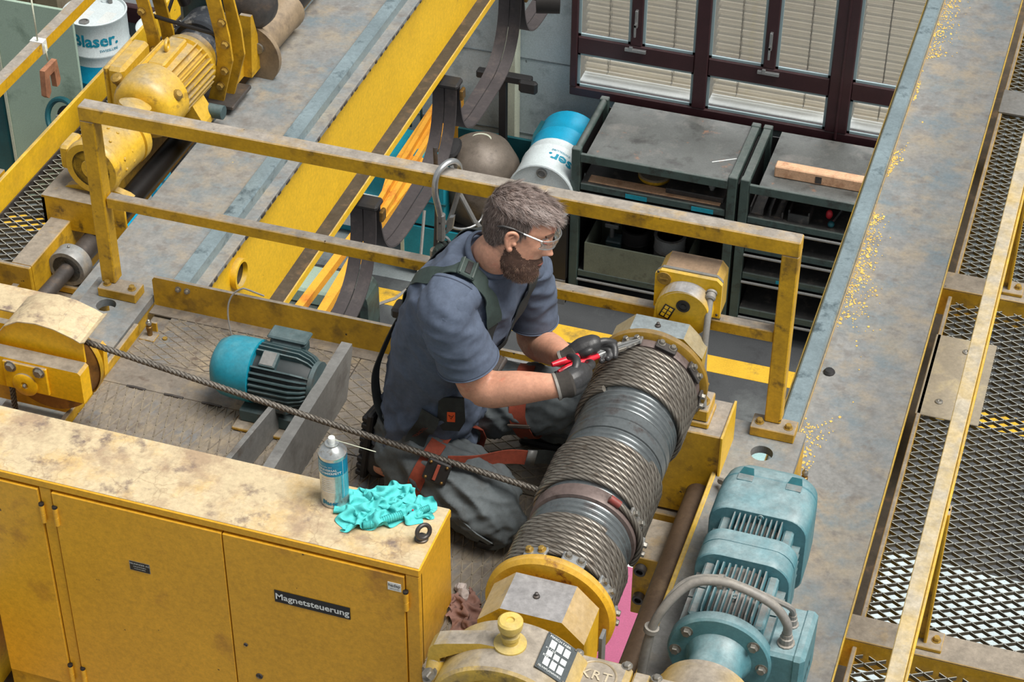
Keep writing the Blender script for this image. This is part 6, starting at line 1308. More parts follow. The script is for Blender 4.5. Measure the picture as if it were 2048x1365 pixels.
def sleeve(P, R, seed, hem_dir, lab):
    pts = smooth(P, 12); k = len(pts); rr = np.interp(np.linspace(0, len(R)-1, k), range(len(R)), R); n = 64; V = []; hd_ = Vector(hem_dir).normalized()
    u = None
    for i, p in enumerate(pts):
        T = (pts[min(i+1, k-1)]-pts[max(i-1, 0)]).normalized(); f = i/(k-1); T = (T*(1-f)+hd_*f).normalized()
        u = (Vector((1, 0, 0)) if u is None else u); u = (u-T*u.dot(T)).normalized(); w = T.cross(u)
        for j in range(n):
            t = 2*PI*j/n; d = u*math.cos(t)+w*math.sin(t); q = p+d*rr[i]
            h = max(-.15, 1-abs(mnoise.noise(Vector((q.x*9+q.z*13+seed, q.y*9-q.z*5, q.z*20))))*3)*.75+(1-abs(mnoise.noise(Vector((q.x*22+seed, q.y*22, q.z*34))))*2.4)*.25-.35
            V.append(q+d*h*.0085*min(1, 2.2*(1-f)+.15)*min(1, f*4))
    F = [(i*n+j, i*n+(j+1) % n, (i+1)*n+(j+1) % n, (i+1)*n+j) for i in range(k-1) for j in range(n)]
    V = np.array([tuple(v) for v in V]); sl_ = npmesh('sleeve', V, F, 'shirt', shirt, lab, solid=.003); sl_.modifiers[0].offset = 1 if False else -1
    for row, r_ in ((k-1, .0019), (k-3, .0010)):
        b = B(); b.tube([V[row*n+j] for j in range(n)], r_, 6, closed=True); part('sleeve_hem', b, 'shirt' if row == k-1 else 'seam', sl_)
    b = B(); b.tube([V[3*n+j] for j in range(n)], .0014, 5, closed=True); part('armhole_seam', b, 'seam', sl_)
sleeve([(-.142, -.545, .722), (-.146, -.588, .690), (-.135, -.594, .63), (-.118, -.580, .57), (-.104, -.570, .522)], [.050, .066, .0665, .069, .074], 4.0, (.23, .12, -.96), 'short sleeve of the near arm')
sleeve([(-.075, -.34, .635), (-.055, -.285, .60), (-.05, -.262, .53), (-.05, -.25, .47), (-.048, -.245, .42)], [.050, .060, .060, .061, .064], 9.0, (0, .04, -1), 'short sleeve of the far arm')
# ---- trousers
M['trou'] = mat('work_trousers', (88, 95, 98), .8, var=.06, vs=16, stain=[((76, 76, 75), .3, 9)], bump=.12, bs=700)
b = B(); S = []
ringloft(b, [((-.29, -.40, .05), (1, 0, 0), (.1, 1, 0), .08, .11), ((-.285, -.40, .09), (1, 0, .1), (.1, 1, 0), .105, .14), ((-.265, -.405, .20), (1, 0, -.1), (.1, 1, 0), .105, .138), ((-.25, -.41, .25), (1, 0, -.2), (.1, 1, 0), .095, .13)])
limb(b, [J['Rhip'], (-.20, -.535, .135), (-.09, -.575, .115), J['Rkn'], (.002, -.59, .062)], [.098, .096, .088, .076, .058]); limb(b, [(-.01, -.592, .068), (-.12, -.565, .062), (-.22, -.535, .065), (-.325, -.510, .085)], [.066, .064, .062, .055])
b.sphere((-.27, -.495, .125), .098, 20, 14, (1.1, .9, 1.0))
limb(b, [J['Lhip'], (-.17, -.325, .185), (-.05, -.315, .215), J['Lkn'], (.075, -.295, .215)], [.095, .094, .086, .074, .055]); limb(b, [J['Lkn'], (.045, -.26, .16), (.0, -.215, .08)], [.072, .064, .058])
V, F, N = vox(b, .0062, 12, .55)
V = fold(V, N, (.75, -.25, -.45), .017, 1.1, 15, 31.0); V = fold(V, N, (.9, -.1, .35), .007, 2, 24, 41.0); 
V[:, 2] = np.maximum(V[:, 2], .003)
V, F, N = cut(V, F, N, [((-.325, -.512, .082), (-1, .1, .02), .08)])
tro = npmesh('trousers', V, F, 'trou', man, 'grey work trousers with knee pockets', solid=.003)
b = B(); b.ribbon([(-.10, -.66, .095), (-.055, -.672, .07), (-.02, -.668, .045)], (0, -.5, 1), .05, .003); part('knee_patch', b, 'trou', tro)
b = B(); b.ribbon([(-.05, -.664, .035), (-.035, -.662, .03), (-.02, -.655, .022)], (0.2, -.4, 1), .035, .004); part('knee_pad_edge', b, 'blk', tro)
b = B(); b.box(-.19, -.178, -.642, -.632, .095, .125, .002, R=Matrix.Rotation(.9, 3, 'Y')); part('pocket_pencil', b, 'orange', tro, 'orange pencil stub in the thigh pocket')
b = B(); b.box(-.172, -.164, -.644, -.634, .085, .10, .002, R=Matrix.Rotation(.9, 3, 'Y')); part('pocket_marker', b, mat('red_tip', (200, 40, 40), .5, var=0), tro)
# ---- boots
def boot(name, P, R, sole, lab):
    b = B(); limb(b, P, R); V, F, N = vox(b, .005, 8); V[:, 2] = np.maximum(V[:, 2], .004)
    bo = npmesh(name, V, F, mat('boot_leather', (38, 36, 37), .5, var=.2, dust=((80, 76, 72), .6)) if 'boot_leather' not in bpy.data.materials else bpy.data.materials['boot_leather'], man, lab); part('sole', sole, 'black', bo); return bo
b = B(); O = Vector((-.408, -.478, .012)); up_ = Vector((.12, .08, 1)).normalized(); wd_ = Vector((.1, 1, -.1)).normalized(); nn_ = wd_.cross(up_)
for k in range(9):
    o = O+up_*(.012+k*.0215); w2 = .036 if k not in (3, 4) else .031
    Mx = Matrix((wd_, up_, nn_)).transposed().to_4x4(); Mx.translation = o; q = B(); q.box(-w2, w2, -.008, .008, -.022, .0, .003).xf(Mx); b.add(q.v, q.f)
Mx = Matrix((wd_, up_, nn_)).transposed().to_4x4(); Mx.translation = O; q = B(); q.box(-.038, .038, .0, .205, -.010, .008, .005).xf(Mx); b.add(q.v, q.f)
boot('boot', [(-.385, -.487, .03), (-.362, -.485, .07), (-.345, -.490, .10), (-.315, -.500, .105), (-.27, -.515, .09)], [.028, .044, .048, .046, .04], b, 'black work boot standing on its toes')
b = B(); b.box(-.08, .07, -.25, -.16, .001, .022, .006); boot('boot', [(-.03, -.20, .12), (-.03, -.205, .06), (.02, -.205, .045), (.06, -.205, .038)], [.045, .048, .042, .03], b, 'black work boot flat on the deck')
# ---- gloves
M['glove'] = mat('black_glove', (52, 52, 53), .42, var=.12, vs=30, stain=((66, 66, 68), .3, 40), bump=.2, bs=400)
M['knit'] = mat('knit_cuff', (58, 54, 50), .9, var=.15, vs=80, bump=.5, bs=1200)
def hand(palm, fingers, wrist, cuffdir, lab):
    b = B()
    for P, R in palm: limb(b, P, R, 16)
    V, F, N = vox(b, .0022, 5); g = npmesh('glove', V, F, 'glove', man, lab)
    b = B(); Rr = .0095
    for P, r in fingers: limb(b, P, [r*1.08, r, r*.98, r*.9, r*.7][:len(P)] if len(P) > 3 else [r*1.05, r, r*.75], 14)
    for P, R in palm: limb(b, P, [q*.8 for q in R], 12)
    for P, r in fingers: b.sphere(P[-1], r*.78, 12, 8)
    V, F, N = vox(b, .0017, 3); npmesh('fingers', V, F, 'glove', g)
    w0, w1 = Vector(wrist[0]), Vector(wrist[1]); b = B(); b.lathe([(wrist[2]*.93, -.004), (wrist[2]*1.06, -.002), (wrist[2]*1.05, .003), (wrist[2], .006), (wrist[2]*1.05, (w1-w0).length*.6), (wrist[3], (w1-w0).length), (wrist[3]*.8, (w1-w0).length+.006)], w0, w1-w0, 28); part('knit_cuff', b, 'knit', g)
    b = B(); b.lathe([(wrist[2]*1.0, -.005), (wrist[2]*1.10, -.004), (wrist[2]*1.10, .002), (wrist[2]*1.0, .003), (wrist[2]*1.0, -.005)], w0, w1-w0, 28); part('cuff_hem', b, 'cabler', g)
    return g
# right hand: fist round the red handles, thumb on top, fingers curling under
hand([([(.128, -.552, .500), (.142, -.528, .500), (.152, -.496, .494), (.154, -.474, .486)], [.028, .030, .027, .016]), ([(.136, -.556, .487), (.146, -.528, .480), (.152, -.50, .472)], [.022, .024, .018]), ([(.138, -.54, .505), (.145, -.512, .505), (.150, -.485, .50)], [.018, .019, .014])],
     [([(.140, -.530, .512), (.142, -.510, .524), (.136, -.492, .527), (.122, -.477, .520), (.113, -.470, .513)], .0105),
      ([(.154, -.485, .495), (.163, -.455, .488), (.152, -.428, .472), (.132, -.425, .457), (.118, -.436, .455)], .0100),
      ([(.155, -.492, .486), (.160, -.466, .473), (.146, -.442, .456), (.125, -.443, .446), (.110, -.453, .449)], .0103),
      ([(.153, -.503, .478), (.153, -.480, .462), (.137, -.458, .446), (.114, -.460, .441), (.099, -.468, .448)], .0098),
      ([(.150, -.515, .472), (.145, -.495, .455), (.127, -.474, .442), (.100, -.470, .440), (.080, -.463, .448)], .0088)],
     ((.112, -.562, .494), (.140, -.545, .500), .030, .032), None, 'black glove gripping the red plier handles')
# left hand: palm over the pliers, forefinger stretched along the jaws
hand([([(.098, -.402, .458), (.122, -.386, .476), (.146, -.372, .485), (.158, -.366, .484)], [.025, .028, .025, .014]), ([(.105, -.398, .452), (.130, -.378, .460), (.156, -.362, .466)], [.022, .025, .018]), ([(.12, -.395, .474), (.14, -.384, .488), (.152, -.378, .489)], [.018, .018, .012])],
     [([(.112, -.405, .468), (.126, -.414, .480), (.138, -.414, .490), (.147, -.408, .494)], .0105),
      ([(.150, -.374, .490), (.165, -.362, .491), (.178, -.352, .486), (.189, -.344, .479)], .0095),
      ([(.155, -.366, .484), (.176, -.354, .482), (.190, -.353, .473), (.196, -.366, .464), (.198, -.372, .462)], .0098),
      ([(.156, -.366, .475), (.172, -.358, .470), (.182, -.362, .464), (.185, -.376, .461), (.184, -.386, .462)], .0097),
      ([(.152, -.368, .465), (.163, -.365, .460), (.170, -.372, .456), (.172, -.386, .456), (.171, -.395, .458)], .0088)],
     ((.086, -.411, .446), (.112, -.397, .464), .028, .029), None, 'black glove steadying the plier jaws')
# ---- pliers
pz = thing('pliers', (.13, -.40, .46), 'long nosed pliers with red handles held in black gloves', 'pliers')
RED = mat('red_handle', (206, 34, 52), .35, var=.05)
b = B(); limb(b, [(.072, -.475, .482), (.088, -.458, .481), (.115, -.427, .480), (.142, -.398, .476)], [.0055, .0085, .0080, .0065], 14); part('handle_grip', b, RED, pz, 'red plastic grip')
b = B(); limb(b, [(.090, -.480, .468), (.108, -.455, .468), (.132, -.425, .468), (.160, -.385, .462)], [.0055, .0085, .0082, .0070], 14); part('handle_grip', b, RED, pz, 'red plastic grip')
b = B(); b.tube([(.142, -.398, .476), (.162, -.375, .470), (.182, -.348, .459)], .0042, 8); part('shank', b, 'alu', pz)
b = B(); b.tube([(.158, -.387, .4625), (.172, -.365, .462), (.190, -.342, .459)], [.0052, .0056, .0050], 8); part('shank', b, 'alu', pz)
jd = Vector((.235, -.285, .452))-Vector((.186, -.345, .458)); L_ = jd.length; jd.normalize(); js = jd.cross(Vector((0, 0, 1))).normalized(); ju = js.cross(jd)
Mx = Matrix((jd, js, ju)).transposed().to_4x4(); Mx.translation = Vector((.186, -.345, .459))
for s_ in (-1, 1):
    b = B(); b.prism([(-.008, s_*.002), (.012, s_*.010), (.045, s_*.008), (L_, s_*.0045), (L_, s_*.0008), (.02, s_*.0012)][::s_], 'z', -.004, .004); b.xf(Mx); part('jaw', b, 'alu', pz)
    b = B(); b.box(-.004, .03, s_*.011-.003, s_*.011+.003, -.003, .006, .001).xf(Mx); part('link', b, 'bolt', pz)
b = B(); b.lathe([(.007, -.006), (.007, .007), (.005, .009)], Mx @ Vector((.006, 0, 0)), ju, 14); part('pivot', b, 'bolt', pz)
# ---- harness
M['web'] = mat('harness_webbing', (42, 46, 46), .75, var=.1, vs=30, stain=((54, 60, 58), .3, 20)); M['webg'] = mat('harness_green_web', (52, 66, 62), .75, var=.1, vs=30); M['rust'] = mat('rust_red_strap', (140, 62, 42), .8, var=.12, vs=60)
hn = thing('harness', (-.25, -.45, .4), 'dark green and rust red safety harness strapped on the kneeling man', 'harness')
# straps are draped on the shirt surface
def drape(obs, P, off=.004, n=14):
    trees = []
    for o in obs:
        ro = root_off(o); trees.append(BVHTree.FromPolygons([tuple(v.co+ro) for v in o.data.vertices], [tuple(p.vertices) for p in o.data.polygons]))
    out, nr = [], []
    for p in smooth(P, n):
        best = None
        for t in trees:
            q = t.find_nearest(p)
            if q[0] is not None and (best is None or q[3] < best[3]): best = q
        d = (p-best[0]); nn = best[1]
        out.append(best[0]+nn*off); nr.append(nn)
    return out, nr
def strap(name, obs, P, w, m, off=.004, t=.0025, lab=None, par=None, n=14):
    pts, nr = drape(obs, P, off, n)
    for _ in range(5): pts = [pts[0]]+[(pts[i-1]+pts[i]*2+pts[i+1])/4 for i in range(1, len(pts)-1)]+[pts[-1]]; nr = [nr[0]]+[(nr[i-1]+nr[i]*2+nr[i+1]).normalized() for i in range(1, len(nr)-1)]+[nr[-1]]
    wd = []
    for i in range(len(pts)):
        T = (pts[min(i+1, len(pts)-1)]-pts[max(i-1, 0)]).normalized(); wd.append(T.cross(nr[i]))
    b = B(); b.ribbon(pts, wd, w, t); return part(name, b, m, par or hn, lab), pts, nr
_, sp_, sn_ = strap('shoulder_strap', [shirt], [(-.30, -.44, .54), (-.25, -.49, .645), (-.19, -.535, .73), (-.125, -.535, .765), (-.06, -.53, .70), (-.055, -.52, .60)], .042, 'webg', .008)
i_ = min(range(len(sp_)), key=lambda i: (sp_[i]-Vector((-.115, -.535, .765))).length)
def buckle(p, n_, tdir, m='webg', s_=1.0):
    tdir = (Vector(tdir)-n_*Vector(tdir).dot(n_)).normalized(); w_ = n_.cross(tdir); Mx = Matrix((tdir, w_, n_)).transposed().to_4x4(); Mx.translation = p
    b = B(); b.box(-.022*s_, .022*s_, -.026*s_, .026*s_, 0, .010, .003).xf(Mx); bk = part('buckle', b, m, hn)
    b = B(); b.box(-.006*s_, .008*s_, -.018*s_, .018*s_, .010, .012, .001).xf(Mx); part('buckle_slot', b, 'blk', bk)
    for u in (-.016, .016): b = B(); b.box((u-.002)*s_, (u+.002)*s_, -.025*s_, .025*s_, .010, .0125, .001).xf(Mx); part('buckle_bar', b, 'cart', bk)
buckle(sp_[i_]+sn_[i_]*.001, sn_[i_], sp_[i_+1]-sp_[i_-1])
strap('shoulder_strap', [shirt], [(-.28, -.43, .57), (-.20, -.40, .69), (-.13, -.37, .75), (-.055, -.34, .71), (-.03, -.36, .60), (-.06, -.41, .50), (-.085, -.43, .43)], .040, 'web', .008)
strap('chest_strap', [shirt], [(-.055, -.52, .60), (-.065, -.545, .50), (-.085, -.53, .42)], .036, 'web', .006)
b = B(); b.box(-.095, -.07, -.47, -.40, .385, .42, .006); b.cyl((-.075, -.47, .40), (-.07, -.40, .405), .009, 10); part('chest_ring', b, 'dgrey', hn)
# loose back strap hanging away from the shirt
b = B(); P = smooth([(-.295, -.455, .56), (-.325, -.455, .50), (-.36, -.458, .41), (-.382, -.465, .33), (-.374, -.475, .25), (-.335, -.505, .215), (-.28, -.545, .20), (-.21, -.575, .195)], 8); b.ribbon(P, [(.2, 1, 0)]*len(P), .034, .0025); part('back_strap', b, 'web', hn, 'loose dark strap hanging off the back')
b = B(); b.torus((-.322, -.44, .50), (.5, .3, .2), .018, .0035, 24, 8); part('back_ring', b, 'alu', hn); b = B(); b.box(-.335, -.305, -.47, -.42, .515, .545, .006); part('back_pad', b, 'blk', hn)
strap('side_strap', [shirt], [(-.20, -.575, .33), (-.225, -.585, .26), (-.26, -.58, .20)], .05, 'web', .010, lab='dark strap with faint orange lettering')
p1, nr1 = drape([shirt], [(-.235, -.585, .245), (-.215, -.583, .285)], .0150, 3)
b = B(); text(b, 'TRACTEL', .015, (0, 0, 0), (1, 0, 0), (0, 1, 0), align='CENTER', bend=lambda x, y: (p1[0]+p1[-1])/2+(p1[-1]-p1[0]).normalized()*x+(p1[-1]-p1[0]).normalized().cross(nr1[1])*(-y)); part('strap_lettering', b, 'rust', hn)
pt, nr = drape([shirt], [(-.155, -.57, .37), (-.15, -.57, .33), (-.16, -.575, .29)], .006, 6)
T = (pt[-1]-pt[0]).normalized(); k_ = len(pt)//2; w_ = T.cross(nr[k_]).normalized(); Mx = Matrix((w_, T, w_.cross(T))).transposed().to_4x4(); Mx.translation = pt[k_]
b = B(); b.prism([(-.03, -.05), (.03, -.05), (.034, .02), (.02, .05), (-.02, .05), (-.034, .02)], 'z', -.003, .004); b.xf(Mx); pk_ = part('tool_pouch', b, 'web', hn, 'dark pouch with an orange tag')
b = B(); b.box(-.010, .010, -.008, .022, .004, .006, .001).xf(Mx); part('orange_tag', b, mat('orange_tag', (236, 92, 44), .6, var=0), pk_)
b = B(); b.tube([Mx @ Vector(p) for p in ((-.006, 0, .0065), (0, .012, .0068), (.006, 0, .0065), (-.003, .006, .0068))], .0008, 4); part('tag_mark', b, 'blk', pk_)
# rust red leg straps
def around(c, ax, r, a0, a1, w, m, name, obs, lab=None):
    ax = Vector(ax).normalized(); u = ax.orthogonal().normalized(); v = ax.cross(u)
    P = [Vector(c)+(u*math.cos(a)+v*math.sin(a))*r for a in np.linspace(a0, a1, 22)]
    pts, nr = drape(obs, P, .006, 1)
    for _ in range(3): pts = [pts[-2]]+[(pts[i-1]+pts[i]*2+pts[i+1])/4 for i in range(1, len(pts)-1)]+[pts[1]]; pts[0] = pts[-1] = (pts[1]+pts[-2])/2
    b = B(); b.ribbon(pts, [ax]*len(pts), w, .0025); return part(name, b, m, hn, lab), pts, nr
ls, lp, lnr = around((-.035, -.315, .215), (.95, .1, .12), .14, 0, 2*PI, .042, 'rust', 'leg_strap', [tro], 'rust red strap round the raised thigh')
q = min(range(len(lp)), key=lambda i: (lp[i]-Vector((-.03, -.40, .22))).length); b = B(); n_ = lnr[q]; t_ = Vector((.95, .1, .12)).normalized(); u_ = n_.cross(t_).normalized(); Mx = Matrix((t_, u_, n_)).transposed().to_4x4(); Mx.translation = lp[q]
for s_ in (-.007, .007): b = B(); b.box(-.028, .028, s_-.0035, s_+.0035, .001, .006, .0015).xf(Mx); part('leg_buckle', b, 'dgrey', hn)
around((-.19, -.535, .135), (.85, -.3, -.15), .16, 0, 2*PI, .042, 'rust', 'leg_strap', [tro], 'rust red strap round the kneeling thigh')
b = B(); P = smooth([(-.15, -.60, .215), (-.09, -.56, .20), (-.03, -.50, .185), (.02, -.47, .17)], 6); b.ribbon(P, (.1, .2, 1), .040, .003); part('loose_strap', b, 'rust', hn, 'rust red strap end sticking forward')
b = B(); b.ribbon([(.012, -.475, .173), (.032, -.463, .167)], (.1, .2, 1), .043, .006); part('strap_end', b, 'grey', hn)
b = B(); P = smooth([(.02, -.46, .165), (.06, -.42, .14), (.10, -.40, .10), (.11, -.38, .03)], 5); b.ribbon(P, (.1, .4, 1), .036, .003); part('loose_strap', b, 'web', hn)
Mx = Matrix(((.85, .4, -.1), (.1, -.5, .85), (-.3, .75, .5))).transposed()
b = B(); q0 = Vector((-.163, -.634, .212)); R_ = Matrix.Rotation(.25, 3, 'Y') @ Matrix.Rotation(-.5, 3, 'X'); b.box(q0.x-.03, q0.x+.03, q0.y-.006, q0.y+.006, q0.z-.028, q0.z+.028, .004, R=R_); hb = part('hip_buckle', b, 'blk', hn, 'black buckle plate with four rivets')
for u in (-.021, .021):
    for v in (-.02, .02):
        b = B(); b.sphere(q0+R_ @ Vector((u, -.008, v)), .0042, 10, 6); part('rivet', b, 'brass', hb)
b = B(); b.box(q0.x-.004, q0.x+.004, q0.y-.013, q0.y-.006, q0.z-.02, q0.z+.02, .001, R=R_, piv=q0); part('buckle_bar', b, 'rust', hb)
b = B(); b.tube(smooth([(-.17, -.10, .15), (-.05, -.10, .149), (.084, -.10, .145)], 5), .008, 8); b.xf(Matrix.Identity(4)); solo('chrome_rod', b, 'alu', (-.09, -.08, .15), 'short chrome rod behind the left forearm', 'rod')
# ================================================================ small things
def crumple(cx, cy, z0, out, hmax, seed, f1, f2, nr=46, nt=150, sharp=1.0):
    """crumpled cloth: polar sheet with ridged, warped folds; out(t) = outline radius"""
    V = []; 
    for i in range(nr+1):
        r = i/nr
        for j in range(nt):
            t = 2*PI*j/nt; R = out(t)*r; x, y = cx+R*math.cos(t), cy+R*math.sin(t)
            w = Vector((mnoise.noise(Vector((x*f1*.6, y*f1*.6, seed))), mnoise.noise(Vector((x*f1*.6, y*f1*.6, seed+9))), 0))*.9
            q = Vector((x*f1, y*f1, seed))+w; n1 = 1-abs(mnoise.noise(q))*2.4; q2 = Vector((x*f2, y*f2*.7, seed+5))+w*1.8; n2 = 1-abs(mnoise.noise(q2))*2.2
            env = (1-r**2.4); z = z0+.003+hmax*env*(.30+.55*max(0, n1)**1.2*sharp+.38*n2)+(.006*(1+mnoise.noise(Vector((t*2.2, seed, 0))))*min(1, r*1.2) if r < 1 else .0005)
            ox = .012*mnoise.noise(Vector((x*f2*.5, y*f2*.5, seed+30)))*env; V.append((x+ox, y+ox*.6, max(z, z0+.0012)))
    F = [(i*nt+j, (i+1)*nt+j, (i+1)*nt+(j+1) % nt, i*nt+(j+1) % nt) for i in range(nr) for j in range(nt)]
    b = B(); b.add(V, F, True); return b
# spray can
sp = thing('spray_can', (-.318, -.892, .3012), 'silver and blue spray can with a thin straw standing on the cabinet', 'spray can')
c = Vector((-.318, -.892, .3012)); r = .0325; M['can'] = mat('can_silver', (196, 200, 200), .25, .75, var=.04, stain=((140, 120, 90), .12, 30)); M['canblue'] = mat('can_blue_print', (16, 128, 164), .35, .2, var=.03)
b = B(); b.lathe([(r-.003, 0), (r+.0005, .002), (r+.0005, .005), (r, .007), (r, .145), (r+.0008, .147), (r+.0008, .150), (r-.001, .152), (r-.006, .160), (.016, .168), (.0145, .169), (.016, .171), (.016, .174), (.013, .175), (.008, .174)], c, n=48); part('body', b, 'can', sp)
b = B(); b.lathe([(r+.0003, .098), (r+.0006, .098), (r+.0006, .139), (r+.0003, .139), (r+.0003, .098)], c, n=48); lb = part('label_band', b, 'canblue', sp, 'blue label band')
b = B(); b.lathe([(r+.0003, .028), (r+.0006, .03), (r+.0006, .096), (r+.0003, .096), (r+.0003, .028)], c, n=14, a0=-.62, a1=.35); part('label_fade', b, mat('can_pale_blue', (88, 176, 196), .35, .3, var=.04), lb)
b = B(); b.lathe([(r+.0004, .03), (r+.0008, .03), (r+.0008, .14), (r+.0004, .14), (r+.0004, .03)], c, n=2, a0=-.46, a1=-.44); part('label_seam', b, 'white', lb)
def canbend(a0, z):
    def f(x, y): a = a0+x/r; return c+Vector((math.cos(a)*(r+.001), math.sin(a)*(r+.001), z+y))
    return f
b = B(); text(b, 'UNIVERSAL', .0088, (0, 0, 0), (1, 0, 0), (0, 1, 0), bold=.02, bend=canbend(-2.28, .117)); text(b, 'SCHMIERFETT', .0088, (0, 0, 0), (1, 0, 0), (0, 1, 0), bold=.02, bend=canbend(-2.28, .1075)); text(b, 'Blasolube 301', .006, (0, 0, 0), (1, 0, 0), (0, 1, 0), bend=canbend(-2.28, .1265)); part('label_lettering', b, 'white', lb)
b = B(); text(b, 'Blaser', .0155, (0, 0, 0), (1, 0, 0), (0, 1, 0), bold=.03, bend=canbend(-2.15, .0155)); part('brand_lettering', b, 'canblue', sp)
b = B()
for k in range(7): 
    b.lathe([(r+.0004, .086-k*.006), (r+.0006, .0862-k*.006), (r+.0006, .0868-k*.006), (r+.0004, .087-k*.006)], c, n=12, a0=-2.2, a1=-1.1)
part('label_small_print', b, 'white', lb, kind='stuff')
b = B(); b.lathe([(.008, .174), (.0085, .178), (.0085, .186), (.0075, .190), (.0045, .191), (.001, .191)], c, n=20); part('spray_head', b, 'white', sp)
b = B(); b.cyl(c+Vector((.006, .0, .184)), c+Vector((.105, .004, .172)), .0011, 6); part('straw', b, 'cream', sp)
# teal rag
M['rag'] = mat('teal_cloth', (84, 196, 194), .85, var=.05, vs=20, bump=.2, bs=500)
rg_ = thing('teal_rag', (-.20, -.90, .3012), 'crumpled turquoise cloth with gathered hems on the cabinet top', 'cloth')
def o1(t): return .088+.026*math.cos(2*(t+.35))+.008*math.sin(3*t+1)+.006*math.sin(7*t)+.004*math.sin(13*t+2)
def cloth(cx, cy, z0, w, h, cw, chh, rot, seed, n=58, it=420):
    """crumpled cloth: a sheet pushed together on the table, relaxed as springs (folds come out by themselves)"""
    r = np.random.RandomState(seed); m_ = int(n*h/w); X, Y = np.meshgrid(np.linspace(-.5, .5, n), np.linspace(-.5, .5, m_), indexing='ij'); dx = w/(n-1)
    sm = lambda a, k: a if k == 0 else sm((np.roll(a, 1, 0)+np.roll(a, -1, 0)+np.roll(a, 1, 1)+np.roll(a, -1, 1)+2*a)/6, k-1)
    P = np.stack([X*cw, Y*chh, .022+sm(r.normal(0, 1, X.shape), 2)*.03], 2); P[:, :, 0] += sm(r.normal(0, 1, X.shape), 3)*.02; P[:, :, 1] += sm(r.normal(0, 1, X.shape), 3)*.02
    lim = np.stack([X*cw*1.04, Y*chh*1.04], 2)
    for k in range(it):
        P[:, :, 2] -= .00016
        for (a, b_, L_) in ((np.s_[1:, :], np.s_[:-1, :], dx), (np.s_[:, 1:], np.s_[:, :-1], dx), (np.s_[1:, 1:], np.s_[:-1, :-1], dx*1.414), (np.s_[1:, :-1], np.s_[:-1, 1:], dx*1.414), (np.s_[2:, :], np.s_[:-2, :], dx*1.92), (np.s_[:, 2:], np.s_[:, :-2], dx*1.92)):
            d = P[a]-P[b_]; l = np.linalg.norm(d, axis=2, keepdims=True)+1e-9; c_ = d*(.5*(1-L_/l))*(.55 if L_ < dx*1.8 else np.where(l < L_, .35, 0)); P[a] -= c_; P[b_] += c_
        P[:, :, 2] = np.maximum(P[:, :, 2], .0015); P[:, :, :2] += (lim-P[:, :, :2])*.02; P[:, :, 2] *= np.where(P[:, :, 2] > .05, .97, 1)
    c, s_ = math.cos(rot), math.sin(rot); V = [(cx+p[0]*c-p[1]*s_, cy+p[0]*s_+p[1]*c, z0+p[2]) for p in P.reshape(-1, 3)]
    b = B(); b.add(V, [(i*m_+j, (i+1)*m_+j, (i+1)*m_+j+1, i*m_+j+1) for i in range(n-1) for j in range(m_-1)], True); return b
b = cloth(-.216, -.892, .3012, .31, .25, .165, .115, .55, 5, 30, 320); ob_ = part('cloth', b, 'rag', rg_); q_ = ob_.modifiers.new('sub', 'SUBSURF'); q_.levels = q_.render_levels = 2
def o2(t): return .030+.008*math.cos(2*(t-.2))+.004*math.sin(5*t)
b = cloth(-.130, -.868, .3012, .12, .10, .075, .05, .3, 9, 16, 240); ob_ = part('cloth_fold', b, 'rag', rg_); q_ = ob_.modifiers.new('sub', 'SUBSURF'); q_.levels = q_.render_levels = 2
def hem(P, w, h, n=60):
    b = B(); P = [Vector(p) for p in P]; V = []; k = 0
    pts = smooth(P, n//(len(P)-1)); m_ = len(pts)
    for i, p in enumerate(pts):
        T = (pts[min(i+1, m_-1)]-pts[max(i-1, 0)]).normalized(); s_ = T.cross(Vector((0, 0, 1))).normalized(); rr = 1+.13*math.sin(i*2.4)
        for a in range(8):
            A = 2*PI*a/8; V.append(p+s_*math.cos(A)*w*rr+Vector((0, 0, 1))*(math.sin(A)*h*rr+h*.9))
    b.add(V, [(i*8+a, i*8+(a+1) % 8, (i+1)*8+(a+1) % 8, (i+1)*8+a) for i in range(m_-1) for a in range(8)], True); b.add(V, [tuple(range(8))[::-1], tuple(range((m_-1)*8, m_*8))]); return b
part('gathered_hem', hem([(-.222, -.962, .3015), (-.200, -.952, .304), (-.172, -.930, .309), (-.148, -.906, .308)], .009, .010, 90), 'rag', rg_)
part('gathered_hem', hem([(-.136, -.893, .3015), (-.116, -.880, .305), (-.098, -.862, .3065)], .007, .008, 60), 'rag', rg_)
b = B(); b.tube(smooth([(-.135, -.892, .309), (-.118, -.897, .306), (-.105, -.888, .308), (-.093, -.880, .306), (-.086, -.886, .304)], 6), .0042, 8, flat=.0022); part('tie_string', b, 'rag', rg_)
b = B(); b.box(-.131, -.127, -.889, -.885, .316, .321, .001); part('red_tag', b, RED, rg_)
# brown rag on the deck
rb_ = thing('brown_rag', (-.02, -.86, .002), 'dirty reddish brown rag crumpled on the deck beside the cabinet', 'cloth')
def o3(t): return .042+.016*math.cos(2*(t+1.05))+.006*math.sin(4*t)+.004*math.sin(9*t)
b = cloth(-.010, -.868, .002, .21, .14, .125, .064, -1.1, 21, 24, 300); ob_ = part('cloth', b, mat('brown_rag_cloth', (140, 106, 95), .9, var=.15, vs=10, stain=((112, 86, 78), .3, 12)), rb_); q_ = ob_.modifiers.new('sub', 'SUBSURF'); q_.levels = q_.render_levels = 2
def o4(t): return .020+.007*math.cos(2*(t+.9))+.002*math.sin(5*t)
b = crumple(-.040, -.805, .002, o4, .02, 17.7, 40, 80, 22, 80); part('pale_corner', b, mat('pale_rag', (176, 164, 158), .9, var=.12, vs=40), rb_, 'paler corner of the rag')
